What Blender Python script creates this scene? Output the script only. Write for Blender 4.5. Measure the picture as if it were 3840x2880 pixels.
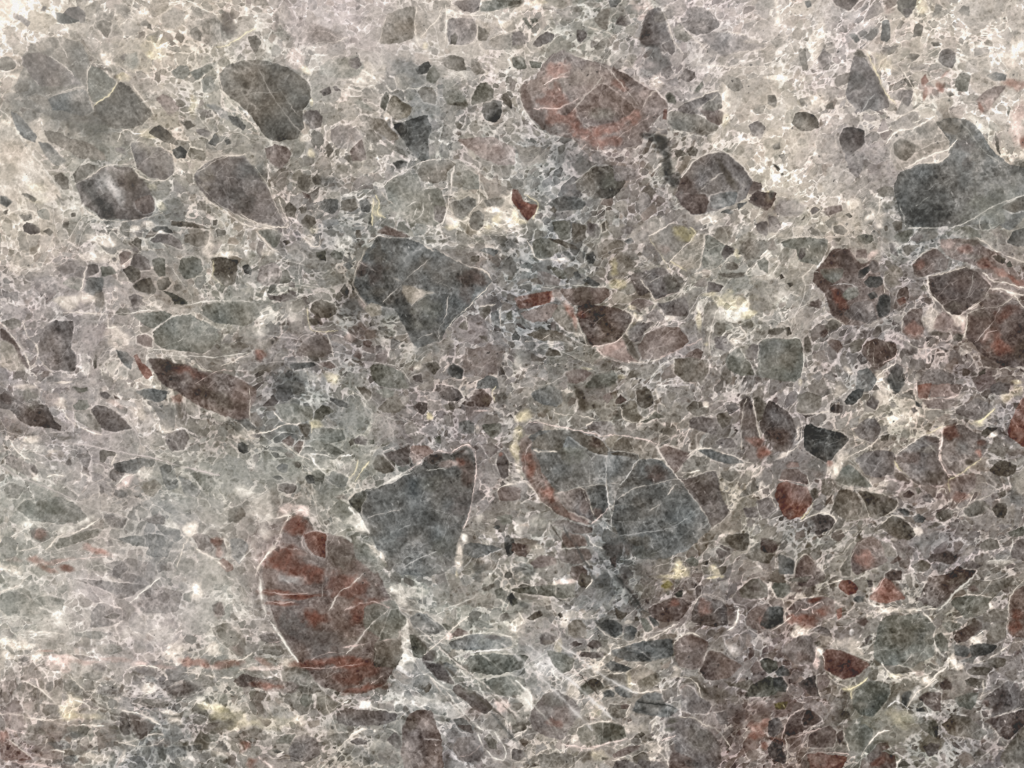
# A polished slab of breccia seen square on: one slab, its pale cement and the broken stone
# fragments set in it.  Everything is generated here; nothing is loaded from disk.
import bpy, math
import numpy as np

for o in list(bpy.data.objects):
    bpy.data.objects.remove(o, do_unlink=True)
scn = bpy.context.scene
col = scn.collection

# ------------------------------------------------------------------ camera, world, lamps, exposure
U = 1.0 / 6000.0                      # metres per stone unit: the view is 0.64 m x 0.48 m of stone
THICK = 0.020                         # slab thickness
cam_d = bpy.data.cameras.new('camera'); cam = bpy.data.objects.new('camera', cam_d); col.objects.link(cam)
cam_d.sensor_width = 36.0; cam_d.lens = 28.0
cam_d.clip_start = 0.01; cam_d.clip_end = 60.0
cam.location = (0.0, 0.0, THICK + 0.640 * 28.0 / 36.0)
cam.rotation_euler = (0, 0, 0)
scn.camera = cam

world = bpy.data.worlds.new('World'); scn.world = world; world.use_nodes = True
bg = world.node_tree.nodes['Background']
bg.inputs['Color'].default_value = (1.0, 0.975, 0.94, 1); bg.inputs['Strength'].default_value = 0.62

def lamp(name, loc, sx, sy, power, colour, aim=(0, 0, 0)):
    d = bpy.data.lights.new(name, 'AREA'); d.shape = 'RECTANGLE'; d.size = sx; d.size_y = sy
    d.energy = power; d.color = colour
    o = bpy.data.objects.new(name, d); col.objects.link(o); o.location = loc
    from mathutils import Vector
    o.rotation_euler = (Vector(aim) - Vector(loc)).to_track_quat('-Z', 'Y').to_euler()
    return o
lamp('ceiling_lamp', (-1.85, 1.45, 1.5), 0.7, 0.5, 58.0, (1.0, 0.96, 0.88))
lamp('ceiling_lamp', (1.30, 1.55, 1.7), 0.7, 0.5, 22.0, (1.0, 0.97, 0.91))

scn.view_settings.view_transform = 'Standard'; scn.view_settings.look = 'None'
scn.view_settings.exposure = 0.0; scn.view_settings.gamma = 1.0
try: scn.view_settings.use_curve_mapping = False
except Exception: pass
scn.render.resolution_x = 1024; scn.render.resolution_y = 768
scn.render.engine = 'CYCLES'
scn.cycles.pixel_filter_type = 'BLACKMAN_HARRIS'; scn.cycles.filter_width = 1.1

# ------------------------------------------------------------------ stone pattern (plain numpy)
# All positions below are in "stone units": 6000 units = 1 m.  The slab region that matters is
# 3840 x 2880 units; the slab itself runs on beyond it on every side.
SW, SH = 3840.0, 2880.0
HUE = {'n': (4, 0, -5), 'm': (4, -1, -2), 'g': (1, 1, -4), 'b': (-1, 0, 0), 'r': (8, -2, -5),
       'R': (22, -6, -13), 'w': (6, 1, -7), 'y': (14, 7, -24), 'p': (12, -3, -7)}
MEAN = """
196w 154n 172w 169w 169m 174m 169n 174n 165n 140g 158m 166m 178n 160m 168w 176n
154n 124n 162w 152g 154g 162n 132b 154n 145n 140r 148m 166n 173w 158m 160n 184n
184w 129g 150w 139n 122n 154n 136b 144n 130b 130r 130n 165w 186w 144m 171n 166w
165w 148g 125b 150w 130m 128b 145g 150w 125b 125n 125m 150n 160w 160w 122b 132g
150m 150m 140n 140g 145g 106n 112b 120m 118b 120n 138n 140g 148n 112m 132m 118r
142m 145m 155n 125n 125m 120m 132n 126m 119b 116n 131m 136n 141n 116m 126m 109r
135m 157m 159n 111n 118b 140g 125m 120m 129n 121n 131n 121m 126m 141n 146w 126m
159g 143m 143g 151g 142g 142g 115b 122m 129n 113n 126n 129n 116m 126n 123r 129n
149g 151n 149b 150n 128r 125g 108b 132n 129n 109b 116n 131n 123n 126n 123m 121m
173g 165m 164m 167g 116r 118r 150g 140g 138n 119b 115r 119m 117r 129n 126n 111n
159n 159n 143m 139g 134n 135n 136b 142g 154b 131n 125n 115m 103r 117n 123n 121m
130r 132n 122b 128n 140n 132n 140b 132m 134n 143n 123m 113r 105r 111g 121n 115m
"""

def hexcol(tok):
    L = float(tok[:-1]); h = HUE[tok[-1]]
    k = 1.0 if tok[-1] not in 'rRyp' else (1.0 if L > 70 else 0.85)
    return np.array([L + h[0] * k, L + h[1] * k, L + h[2] * k], np.float32)

RT = np.random.RandomState(11).rand(257, 257).astype(np.float32)

def vnoise(x, y, s=0):
    """value noise 0..1 at arbitrary coordinates"""
    x = x + s * 17.31; y = y + s * 9.73
    xi = np.floor(x); yi = np.floor(y)
    fx = (x - xi).astype(np.float32); fy = (y - yi).astype(np.float32)
    fx = fx * fx * (3 - 2 * fx); fy = fy * fy * (3 - 2 * fy)
    xi = xi.astype(np.int32) & 255; yi = yi.astype(np.int32) & 255
    x1 = (xi + 1) & 255; y1 = (yi + 1) & 255
    a = RT[yi, xi]; b = RT[yi, x1]; c = RT[y1, xi]; d = RT[y1, x1]
    a = a + (b - a) * fx; c = c + (d - c) * fx
    return a + (c - a) * fy

def fbm(x, y, wl, octv, s=0):
    """-1..1 fractal noise with longest wavelength wl"""
    t = np.zeros(x.shape, np.float32); a = 1.0; n = 0.0
    for k in range(octv):
        t += a * (vnoise(x / wl, y / wl, s + k * 3) * 2 - 1)
        n += a; a *= 0.55; wl *= 0.5
    return t / n * 1.4

def smooth(e0, e1, v):
    t = np.clip((v - e0) / (e1 - e0), 0, 1)
    return t * t * (3 - 2 * t)

def hrand(ix, iy, k):
    h = (ix.astype(np.int64) * 73856093) ^ (iy.astype(np.int64) * 19349663) ^ (k * 83492791)
    h = (h ^ (h >> 13)) * 1274126177 & 0x7fffffff
    h = (h ^ (h >> 16)) * 668265263 & 0x7fffffff
    return ((h & 0xffffff) / float(0x1000000)).astype(np.float32)

def voronoi(x, y, cell, seed, jit=0.95):
    """nearest-seed id, distance to the cell border, distance to the seed (all in stone units)"""
    gx = x / cell; gy = y / cell
    ix = np.floor(gx).astype(np.int32); iy = np.floor(gy).astype(np.int32)
    best = np.full(x.shape, 1e9, np.float32)
    bx = np.zeros(x.shape, np.float32); by = np.zeros(x.shape, np.float32)
    bi = np.zeros(x.shape, np.int32); bj = np.zeros(x.shape, np.int32)
    cand = []
    for dj in (-1, 0, 1):
        for di in (-1, 0, 1):
            ci = ix + di; cj = iy + dj
            sx = (ci + 0.5 + jit * (hrand(ci, cj, seed) - 0.5) - gx).astype(np.float32)
            sy = (cj + 0.5 + jit * (hrand(ci, cj, seed + 1) - 0.5) - gy).astype(np.float32)
            d = sx * sx + sy * sy
            cand.append((sx, sy))
            m = d < best
            best = np.where(m, d, best); bx = np.where(m, sx, bx); by = np.where(m, sy, by)
            bi = np.where(m, ci, bi); bj = np.where(m, cj, bj)
    ed = np.full(x.shape, 1e9, np.float32)
    for sx, sy in cand:
        ex = sx - bx; ey = sy - by
        l = np.sqrt(ex * ex + ey * ey)
        v = ((sx + bx) * 0.5 * ex + (sy + by) * 0.5 * ey) / np.maximum(l, 1e-6)
        ed = np.where(l > 1e-4, np.minimum(ed, v), ed)
    return bi, bj, ed * cell, np.sqrt(best) * cell

def parse_trace(txt):
    ox = oy = 0.0; sc = 1.0; out = []; tile = (0, 0)
    for line in txt.strip().splitlines():
        line = line.strip()
        if not line: continue
        lab = None
        if '#' in line: line, lab = line.split('#'); lab = lab.strip()
        f = line.split()
        if f[0] == 'T':
            if f[1] == 'X': ox, oy, sc = float(f[2]), float(f[3]), float(f[4]); continue
            if f[1] == 'M': ox = oy = 0.0; sc = SW / 2212.0
            else: ox = 960.0 * int(f[1]); oy = 720.0 * int(f[2]); sc = 960.0 / 2212.0
            continue
        if f[0] == 'b':
            t, a = f[1].split(','); v = [float(q) for q in f[2].split(',')]
            if v[2] < 2 or float(a) <= 0: continue
            out.append(('b', hexcol(t), float(a), ox + v[0] * sc, oy + v[1] * sc, v[2] * sc, v[3] * sc, math.radians(v[4] if len(v) > 4 else 0)))
            continue
        pts = []
        for q in f[2:]:
            ab = q.split(',')
            if len(ab) == 2 and ab[0] and ab[1]: pts.append((ox + float(ab[0]) * sc, oy + float(ab[1]) * sc))
        if f[0] == 'c' and len(pts) >= 3:
            out.append(('c', hexcol(f[1]), np.array(pts), lab, f[1]))
        elif f[0] == 'v' and len(pts) >= 2:
            w, t, a = f[1].split(',')
            out.append(('v', hexcol(t), float(a), float(w) * sc, np.array(pts)))
    return out

def carry_on(feats):
    # the same kinds of fragment go on past the part of the slab the camera looks at
    out = []
    for dx, dy in ((SW, 640), (-SW, -640), (700, SH), (-700, -SH), (-SW, SH - 500), (SW, 500 - SH)):
        for f in feats:
            if f[0] == 'c':
                P = f[2] + np.array([dx, dy]); x0, y0 = P.min(0); x1, y1 = P.max(0)
                g = (f[0], f[1], P, '-', f[4])
            elif f[0] == 'v' :
                P = f[4] + np.array([dx, dy]); x0, y0 = P.min(0); x1, y1 = P.max(0)
                g = (f[0], f[1], f[2], f[3], P)
            else:
                x0, x1 = f[3] + dx - f[5], f[3] + dx + f[5]; y0, y1 = f[4] + dy - f[6], f[4] + dy + f[6]
                g = (f[0], f[1], f[2], f[3] + dx, f[4] + dy) + f[5:]
            if x1 < -25 or x0 > SW + 25 or y1 < -25 or y0 > SH + 25:
                if x1 > -1000 and x0 < SW + 1000 and y1 > -900 and y0 < SH + 900: out.append(g)
    return out + feats

def chaikin(P, closed, n, cut=0.22):
    for _ in range(n):
        Q = []
        m = len(P)
        rng = range(m) if closed else range(m - 1)
        if not closed: Q.append(P[0])
        for i in rng:
            a = P[i]; b = P[(i + 1) % m]
            Q.append(a * (1 - cut) + b * cut); Q.append(a * cut + b * (1 - cut))
        if not closed: Q.append(P[-1])
        P = np.array(Q)
    return P

def straighten(P):
    # drop outline points that barely turn, so that broken edges run straight
    P = [np.array(q) for q in P]
    w = np.ptp(np.array(P), axis=0); tol = 0.050 * math.sqrt(w[0] * w[1] + 1)
    tol = min(tol, 7.0)
    while len(P) > 5:
        h = []
        for i in range(len(P)):
            a, b, c = P[i - 1], P[i], P[(i + 1) % len(P)]
            e = c - a; h.append(abs(e[0] * (b[1] - a[1]) - e[1] * (b[0] - a[0])) / (math.hypot(*e) + 1e-6))
        k = int(np.argmin(h))
        if h[k] > tol: break
        P.pop(k)
    return np.array(P)

def poly_sdf(x, y, P):
    """signed distance, positive inside"""
    n = len(P); d = np.full(x.shape, 1e18, np.float32); inside = np.zeros(x.shape, bool)
    for i in range(n):
        ax, ay = P[i]; bx, by = P[(i + 1) % n]
        ex = bx - ax; ey = by - ay; L = ex * ex + ey * ey + 1e-9
        px = x - ax; py = y - ay
        t = np.clip((px * ex + py * ey) / L, 0, 1)
        qx = px - t * ex; qy = py - t * ey
        d = np.minimum(d, qx * qx + qy * qy)
        c = (ay <= y) != (by <= y)
        if abs(ey) > 1e-9:
            inside ^= c & (px < ex * (y - ay) / ey)
    d = np.sqrt(d)
    return np.where(inside, d, -d)

def line_dist(x, y, P):
    d = np.full(x.shape, 1e18, np.float32); tt = np.zeros(x.shape, np.float32)
    seg = np.sqrt(((P[1:] - P[:-1]) ** 2).sum(1)); acc = np.concatenate([[0], np.cumsum(seg)]); tot = max(acc[-1], 1e-6)
    for i in range(len(P) - 1):
        ax, ay = P[i]; ex, ey = P[i + 1] - P[i]; L = ex * ex + ey * ey + 1e-9
        px = x - ax; py = y - ay
        t = np.clip((px * ex + py * ey) / L, 0, 1)
        q = (px - t * ex) ** 2 + (py - t * ey) ** 2
        m = q < d
        d = np.where(m, q, d); tt = np.where(m, (acc[i] + t * seg[i]) / tot, tt)
    return np.sqrt(d), tt

def paint_stone(xs, ys, feats):
    """colour (0..255, as the eye sees the slab) and region id for every node of the grid xs x ys"""
    X, Y = np.meshgrid(xs.astype(np.float32), ys.astype(np.float32))
    H, W = X.shape
    # ---- warps
    wx1 = fbm(X, Y, 260, 3, 1) ; wy1 = fbm(X, Y, 260, 3, 2)
    wx2 = fbm(X, Y, 34, 3, 5); wy2 = fbm(X, Y, 34, 3, 8)
    wx3 = vnoise(X / 7.5, Y / 7.5, 111) * 2 - 1; wy3 = vnoise(X / 7.5, Y / 7.5, 112) * 2 - 1
    # wisps: fine pale threads and dark specks that run through cement and fragments alike
    ux = (X * 0.80 + Y * 0.60) + wx2 * 10; uy = (Y * 0.80 - X * 0.60) * 1.0 + wy2 * 10
    def ridge(wl, st, sd):
        n = vnoise(ux / (wl * st), uy / wl, sd) * 2 - 1
        return (1 - np.abs(n)) ** 4
    wisp = ridge(62, 2.2, 120) * 0.6 + ridge(30, 1.8, 123) * 0.75 + ridge(15, 1.5, 126) * 0.55
    wisp = wisp * (0.35 + 1.1 * vnoise(X / 95, Y / 95, 129)) - 0.42
    grit = (vnoise(X / 5.2, Y / 5.2, 131) + vnoise(X / 9.5, Y / 9.5, 133) - 1.0)
    speck = smooth(0.60, 0.9, vnoise((X + wx3 * 3) / 13, (Y + wy3 * 3) / 11, 135)) * smooth(0.35, 0.75, vnoise(X / 110, Y / 110, 137))
    # ---- mean seen colour of each area, with the top-left corner glare painted in
    tab = np.array([[hexcol(t) for t in r.split()] for r in MEAN.strip().splitlines()])
    fold = lambda v, n: n - np.abs(n - np.abs(v) % (2 * n))          # beyond the table the stone goes on in the same tones
    gx = np.clip(fold((X + wx1 * 75) / 240.0, 16.0) - 0.5, 0, 14.999); gy = np.clip(fold((Y + wy1 * 75) / 240.0, 12.0) - 0.5, 0, 10.999)
    ix = gx.astype(int); iy = gy.astype(int); fx = (gx - ix)[..., None]; fy = (gy - iy)[..., None]
    M = (tab[iy, ix] * (1 - fx) + tab[iy, ix + 1] * fx) * (1 - fy) + (tab[iy + 1, ix] * (1 - fx) + tab[iy + 1, ix + 1] * fx) * fy
    M = M.astype(np.float32)
    ML = M.mean(2)
    # ---- pale granular cement between the fragments
    cloud = fbm(X + wx2 * 12, Y + wy2 * 12, 120, 4, 20)
    grain = fbm(X + wx2 * 6, Y + wy2 * 6, 24, 3, 31)
    fleck = vnoise((X * 0.85 + Y * 0.5) / 9.0, (Y * 0.85 - X * 0.5) / 7.0, 44)
    g2 = fbm(X, Y, 13, 2, 35)
    lift = 44 + cloud * 20 + grain * 20 + g2 * 13 - smooth(0.60, 0.92, fleck) * 26
    C = M + (lift + wisp * 30 + grit * 20 - speck * 16)[..., None]
    tintn = fbm(X, Y, 210, 3, 51); tint2 = fbm(X, Y, 90, 2, 57)
    C[..., 0] += tintn * 3 + tint2 * 2; C[..., 2] -= tintn * 4; C[..., 1] += tint2 * -1.5
    # ---- countless small fragments, three sizes, the small ones showing between the larger
    shear = 0.25 * smooth(1900, 3400, X) - 0.1
    cover = np.zeros((H, W), np.float32)
    dens = fbm(X, Y, 420, 2, 61) * 0.16
    open_ = 0.45 + 1.5 * smooth(0.25, 0.8, vnoise((X + wx2 * 20) / 150, (Y + wy2 * 20) / 110, 143))
    for cell, pr, seed, gap, str_ in ((140, 0.16, 101, 7, 0.8), (82, 0.34, 211, 6, 1.0), (50, 0.58, 307, 5.2, 1.15), (31, 0.70, 401, 3.8, 1.15), (18, 0.66, 457, 2.4, 1.0)):
        wob = cell * 0.09
        xx = X + wx1 * 40 + wx2 * wob + wx3 * 1.6; yy = (Y + wy1 * 40 + wy2 * wob + wy3 * 1.6) * 1.15 + shear * X * 0.6
        bi, bj, ed, sd = voronoi(xx, yy, cell, seed)
        r1 = hrand(bi, bj, seed + 5); r2 = hrand(bi, bj, seed + 6); r3 = hrand(bi, bj, seed + 7); r4 = hrand(bi, bj, seed + 8); r5 = hrand(bi, bj, seed + 9)
        s = np.minimum(ed - gap * (0.15 + 1.3 * r2) * open_, cell * (0.42 + 0.4 * r3) - sd)
        edge = 1.0 + 3.0 * r4 * r4 + cell * 0.012
        a = smooth(-edge, edge, s) * (r1 < pr + dens) * (1 - cover)
        side = vnoise(X / (cell * 0.9), Y / (cell * 0.9), seed & 15) * 2 - 1
        dark = (46 * r5 ** 1.5 - 2 + 6 * (1 - smooth(0, cell * 0.2, s)) + side * 13) * str_
        tone = np.stack([M[..., 0] - dark + 7 * (r3 - 0.45) * (r2 > 0.5) + 2 * (r4 - .5), M[..., 1] - dark, M[..., 2] - dark - 5 * (r4 - 0.4)], 2)
        tone += (grain * 8 + cloud * 6 + wisp * 16 + grit * 15 - speck * 10)[..., None] + 4
        aa = (a * (0.62 + 0.36 * r3))[..., None]
        C = C * (1 - aa) + tone * aa
        # bright broken seams round the fragments
        e2 = np.exp(-(np.maximum(ed, 0) / (1.3 + 2.6 * r2)) ** 2) * smooth(0.25, 0.75, vnoise(X / (cell * 0.8), Y / (cell * 0.8), seed + 2)) * (1 - cover) * (0.5 if cell > 40 else 0.45)
        C += (e2 * np.clip(M.mean(2) + 66 - C.mean(2), 0, 80) * 0.8)[..., None]
        cover = np.maximum(cover, np.clip(a * 1.2, 0, 1) * (0.62 if cell > 60 else 0.8))
    # ---- dark crumbs scattered through the cement
    for cell, seed, r0, pr in ((34, 461, 8.5, 0.42), (19, 467, 4.6, 0.40)):
        bi, bj, ed, sd = voronoi(X + wx2 * 5 + wx3 * 2.5, Y * 1.1 + wy2 * 5 + wy3 * 2.5, cell, seed)
        r1 = hrand(bi, bj, seed + 1); r2 = hrand(bi, bj, seed + 2); r3 = hrand(bi, bj, seed + 3)
        rr = r0 * (0.35 + 0.9 * r2)
        a = (1 - smooth(rr - 2.0, rr + 2.0, sd)) * (r1 < pr) * (1 - cover * 0.8)
        C -= (a * (18 + 38 * r3))[..., None] * np.array([0.96, 1.0, 1.03], np.float32)
    # ---- long thin seams
    vx = X + wx1 * 120 + wx2 * 8; vy = (Y + wy1 * 120 + wy2 * 8) * 1.3 + X * shear * 0.8
    bi, bj, ed, sd = voronoi(vx, vy, 300, 503)
    seam = np.exp(-(ed / 3.4) ** 2) * 0.8 * smooth(0.4, 0.85, vnoise(X / 130, Y / 130, 77))
    bi, bj, ed, sd = voronoi(vx * 0.9 + 40, vy * 1.1, 150, 607)
    crack = np.exp(-(ed / 2.0) ** 2)
    seam = np.maximum(seam, crack * smooth(0.5, 0.9, vnoise(X / 90, Y / 90, 79)) * 0.5)
    C += (seam * np.clip(228 - C.mean(2), 0, 90) * 0.62)[..., None]
    # keep each area's average tone
    fxs = np.clip(((xs - xs[0]) / 110).astype(int), 0, 200); fys = np.clip(((ys - ys[0]) / 110).astype(int), 0, 200)
    nbx = fxs.max() + 1; nby = fys.max() + 1
    lab2 = (fys[:, None] * nbx + fxs[None, :]).ravel()
    dd = np.bincount(lab2, (C.mean(2) - ML).ravel(), nbx * nby) / np.maximum(np.bincount(lab2, minlength=nbx * nby), 1)
    dd = dd.reshape(nby, nbx)
    gx = np.clip((X - xs[0]) / 110 - 0.5, 0, nbx - 1.001); gy = np.clip((Y - ys[0]) / 110 - 0.5, 0, nby - 1.001)
    ix = gx.astype(int); iy = gy.astype(int); fx = gx - ix; fy = gy - iy
    dd = (dd[iy, ix] * (1 - fx) + dd[iy, ix + 1] * fx) * (1 - fy) + (dd[iy + 1, ix] * (1 - fx) + dd[iy + 1, ix + 1] * fx) * fy
    C -= (dd * 0.9 - 5)[..., None].astype(np.float32)
    calm = np.zeros((H, W), np.float32)                                # clearer, less broken parts of the bed
    for cx, cy, rx, ry, k in ((620, 2080, 760, 430, 0.75), (1480, 150, 420, 240, 0.6), (2700, 240, 330, 260, 0.5), (330, 1150, 330, 230, 0.35), (150, 650, 230, 330, 0.4)):
        calm = np.maximum(calm, k * np.exp(-(((X - cx) / rx) ** 2 + ((Y - cy) / ry) ** 2) ** 1.5))
    calm = calm[..., None]
    C = C * (1 - calm) + (M + (C - M) * 0.35 + (cloud * 9 + grain * 7 + wisp * 12 + grit * 9)[..., None] + 3) * calm
    fabric = C.mean(2) - ML

    scr = 0.6 * vnoise((X * 0.86 - Y * 0.5) / 4.2, (Y * 0.86 + X * 0.5) / 26.0, 90) + 0.4 * vnoise((X * 0.9 - Y * 0.44) / 8.5, (Y * 0.9 + X * 0.44) / 60.0, 92)      # fine grinding marks
    mott = fbm(X, Y, 58, 4, 93)
    fine = fbm(X, Y, 13, 2, 97)
    ids = np.zeros((H, W), np.int32)

    def box(x0, x1, y0, y1, pad):
        i0 = np.searchsorted(xs, x0 - pad); i1 = np.searchsorted(xs, x1 + pad)
        j0 = np.searchsorted(ys, y0 - pad); j1 = np.searchsorted(ys, y1 + pad)
        return (slice(j0, j1), slice(i0, i1)) if i1 > i0 + 1 and j1 > j0 + 1 else None

    def blotch(f, gain):
        _, col, al, cx, cy, rx, ry, an = f
        if col[0] - col[2] > 26 and col.mean() > 180: al = al * (0.42 if cy > 2300 else 0.62)
        R = max(rx, ry) * 1.5
        s = box(cx - R, cx + R, cy - R, cy + R, 4)
        if s is None: return
        k = min(rx, ry)
        x = X[s] - cx + wx2[s] * min(k * 0.45, 22) + wx1[s] * min(k * 0.3, 20); y = Y[s] - cy + wy2[s] * min(k * 0.45, 22)
        ca, sa = math.cos(an), math.sin(an)
        u = (x * ca + y * sa) / rx; v = (-x * sa + y * ca) / ry
        r = np.sqrt(u * u + v * v)
        w = (1 - smooth(0.4, 1.2, r + mott[s] * 0.42 + grain[s] * 0.16)) * al * gain
        old = C[s]
        tgt = col + (old - old.mean(2, keepdims=True)) * 0.3 + (grain[s] * 9 + fine[s] * 4 + mott[s] * 8 + wisp[s] * 16 + grit[s] * 13 - speck[s] * 20)[..., None]
        tex = fabric[s][..., None] * (0.45 if col.mean() > 190 else 0.25)
        w = np.clip(w * (1 + 0.35 * (grain[s] + wisp[s])), 0, 1)
        C[s] = old * (1 - w[..., None]) + (tgt + tex) * w[..., None]

    for f in feats:
        if f[0] == 'b' and f[1].mean() > 190: blotch(f, 0.72)
    regions = []
    rs = np.random.RandomState(5)
    for f in feats:
        if f[0] == 'b':
            blotch(f, 0.22 if f[1].mean() > 190 else 0.85)
        elif f[0] == 'c':
            _, col, P0, lab, tok = f
            P = chaikin(straighten(P0), True, 1, 0.09)
            x0, y0 = P.min(0); x1, y1 = P.max(0)
            size = math.sqrt(max((x1 - x0) * (y1 - y0), 1))
            s = box(x0, x1, y0, y1, 16)
            q = rs.rand(8)
            if s is None: continue
            col = col + (1 if col.mean() < 130 else 0)
            amp = min(2.0 + size * 0.012, 4.2)
            x = X[s] + wx2[s] * amp + wx3[s] * 1.8; y = Y[s] + wy2[s] * amp + wy3[s] * 1.8
            sd = poly_sdf(x, y, P)
            ed = 1.4 + 2.6 * q[0] * q[0]
            pale = col.mean() > 130
            if pale: ed += 3.5
            an = q[1] * 6.283
            g = ((X[s] - (x0 + x1) / 2) * math.cos(an) + (Y[s] - (y0 + y1) / 2) * math.sin(an)) / max(size, 30)
            k = min(size / 120.0, 1.0)
            fade = (0.05 + 0.45 * q[4] ** 1.5) * (1.0 - 0.72 * min(size / 260.0, 1.0))
            a = smooth(-ed - 6 * fade * smooth(-0.1, 0.5, g), ed, sd) * (0.94 if not pale else 0.8)
            quiet = 1 - 0.5 * smooth(1400, 700, (x0 + x1) / 2) * smooth(1500, 1900, (y0 + y1) / 2) * (size < 600)
            a = a * quiet * (1 - (fade + 0.1) * smooth(-0.25, 0.55, g + mott[s] * 0.3)) * (1 - 0.16 * smooth(0.0, 0.9, mott[s]))
            lum = 4 + mott[s] * (5 + 10 * k) + fine[s] * 4 + grain[s] * 5.5 + g2[s] * 3.5 + (scr[s] - 0.5) * 26 + g * 26 * k + wisp[s] * 13 + grit[s] * 20 - speck[s] * 16 + fabric[s] * 0.22 + cloud[s] * 6 * k
            lum -= 5 * (1 - smooth(0, 10 + 6 * k, sd)) * (q[2] - 0.1)
            lum += crack[s] * 26 * k * smooth(0.3, 0.7, vnoise(X[s] / 70, Y[s] / 70, 81))
            t = np.empty(a.shape + (3,), np.float32); t[:] = col
            t += lum[..., None]
            t[..., 0] += tint2[s] * 3 * k; t[..., 2] -= tint2[s] * 2.5 * k
            # pale rim just outside the fragment
            rim = np.exp(-((sd + 3.2) / 3.0) ** 2) * (0.05 + 0.6 * q[3] ** 2) * smooth(0.25, 0.75, vnoise(X[s] / 42, Y[s] / 42, 83))
            if pale: rim *= 0.6
            o = C[s]
            o = o + (rim * np.clip(218 - o.mean(2), 0, 75))[..., None]
            C[s] = o * (1 - a[..., None]) + t * a[..., None]
            if lab == '-': continue
            regions.append((len(regions) + 1, P0, lab, tok, size))
            sub = ids[s]; sub[sd > 0] = len(regions); ids[s] = sub
    for f in feats:
        if f[0] == 'v':
            _, col, al, w, P0 = f
            P = chaikin(P0, False, 2)
            x0, y0 = P.min(0); x1, y1 = P.max(0)
            s = box(x0, x1, y0, y1, w * 2 + 14)
            if s is None: continue
            d, t = line_dist(X[s] + wx2[s] * 3.5 + wx3[s] * 2.0, Y[s] + wy2[s] * 3.5 + wy3[s] * 2.0, P)
            nz = vnoise(X[s] / 22, Y[s] / 22, 87); nz2 = vnoise(X[s] / 60, Y[s] / 60, 88)
            hw = np.maximum(w * 0.46 * (0.35 + 1.0 * nz) * (0.45 + 0.9 * nz2), 1.0) * (0.4 + 0.6 * smooth(0, 0.12, t) * (1 - smooth(0.88, 1, t)))
            al = min(al * (1.0 + 0.3 * (w > 5)), 1.0)
            a = (np.exp(-(d / (hw + 0.6)) ** 2) * 0.95 + np.exp(-(d / (hw * 3 + 4)) ** 2) * 0.16) * al * (0.25 + 0.7 * smooth(0.2, 0.7, 0.5 * nz2 + 0.5 * vnoise(X[s] / 16, Y[s] / 16, 89)))
            tgt = col + (grain[s] * 5)[..., None]
            C[s] = C[s] * (1 - a[..., None]) + tgt * a[..., None]
    # ---- dark pores and white flecks
    px = X + wx2 * 3 + wx3 * 2.2; py = Y + wy2 * 3 + wy3 * 2.2
    more = smooth(900, 2000, X)
    for cell, seed, r in ((74, 701, 4.0), (41, 709, 2.3)):
        bi, bj, ed, sd = voronoi(px, py, cell, seed)
        h = hrand(bi, bj, seed + 3); h2 = hrand(bi, bj, seed + 4)
        a = (1 - smooth(r * (0.3 + h2) - 1.6, r * (0.3 + h2) + 1.6, sd)) * (h < 0.05 + 0.17 * more) * (0.4 + 0.6 * hrand(bi, bj, seed + 6))
        C = C * (1 - 0.62 * a[..., None]) + np.array([48, 47, 48], np.float32) * 0.62 * a[..., None]
    qx = (X * 0.88 - Y * 0.47); qy = (Y * 0.88 + X * 0.47) * 0.33
    zone = smooth(500, 1500, X) * (1 - 0.6 * smooth(2100, 2700, Y)) * smooth(300, 900, Y)
    bi, bj, ed, sd = voronoi(qx, qy, 15, 811)
    h = hrand(bi, bj, 815)
    a = (1 - smooth(1.0, 3.0, sd)) * (h < 0.03 + 0.09 * zone) * hrand(bi, bj, 816) * smooth(0.3, 0.7, vnoise(X / 120, Y / 120, 140))
    C += (a * np.clip(235 - C.mean(2), 0, 90) * 0.8)[..., None]
    C += (fine * 1.8)[..., None]
    C = 138 + (C - 137) * 1.19
    L = C.mean(2)
    hi = smooth(120, 215, L); lo = smooth(110, 60, L)
    C += (3 + hi * 2)[..., None]
    C[..., 0] += hi * 4.0 + 1.6; C[..., 1] += 0.4 - hi * 1.1; C[..., 2] -= hi * 3.6 + 2.2 - lo * 0.5
    return np.clip(C, 22, 250), ids, regions

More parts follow.
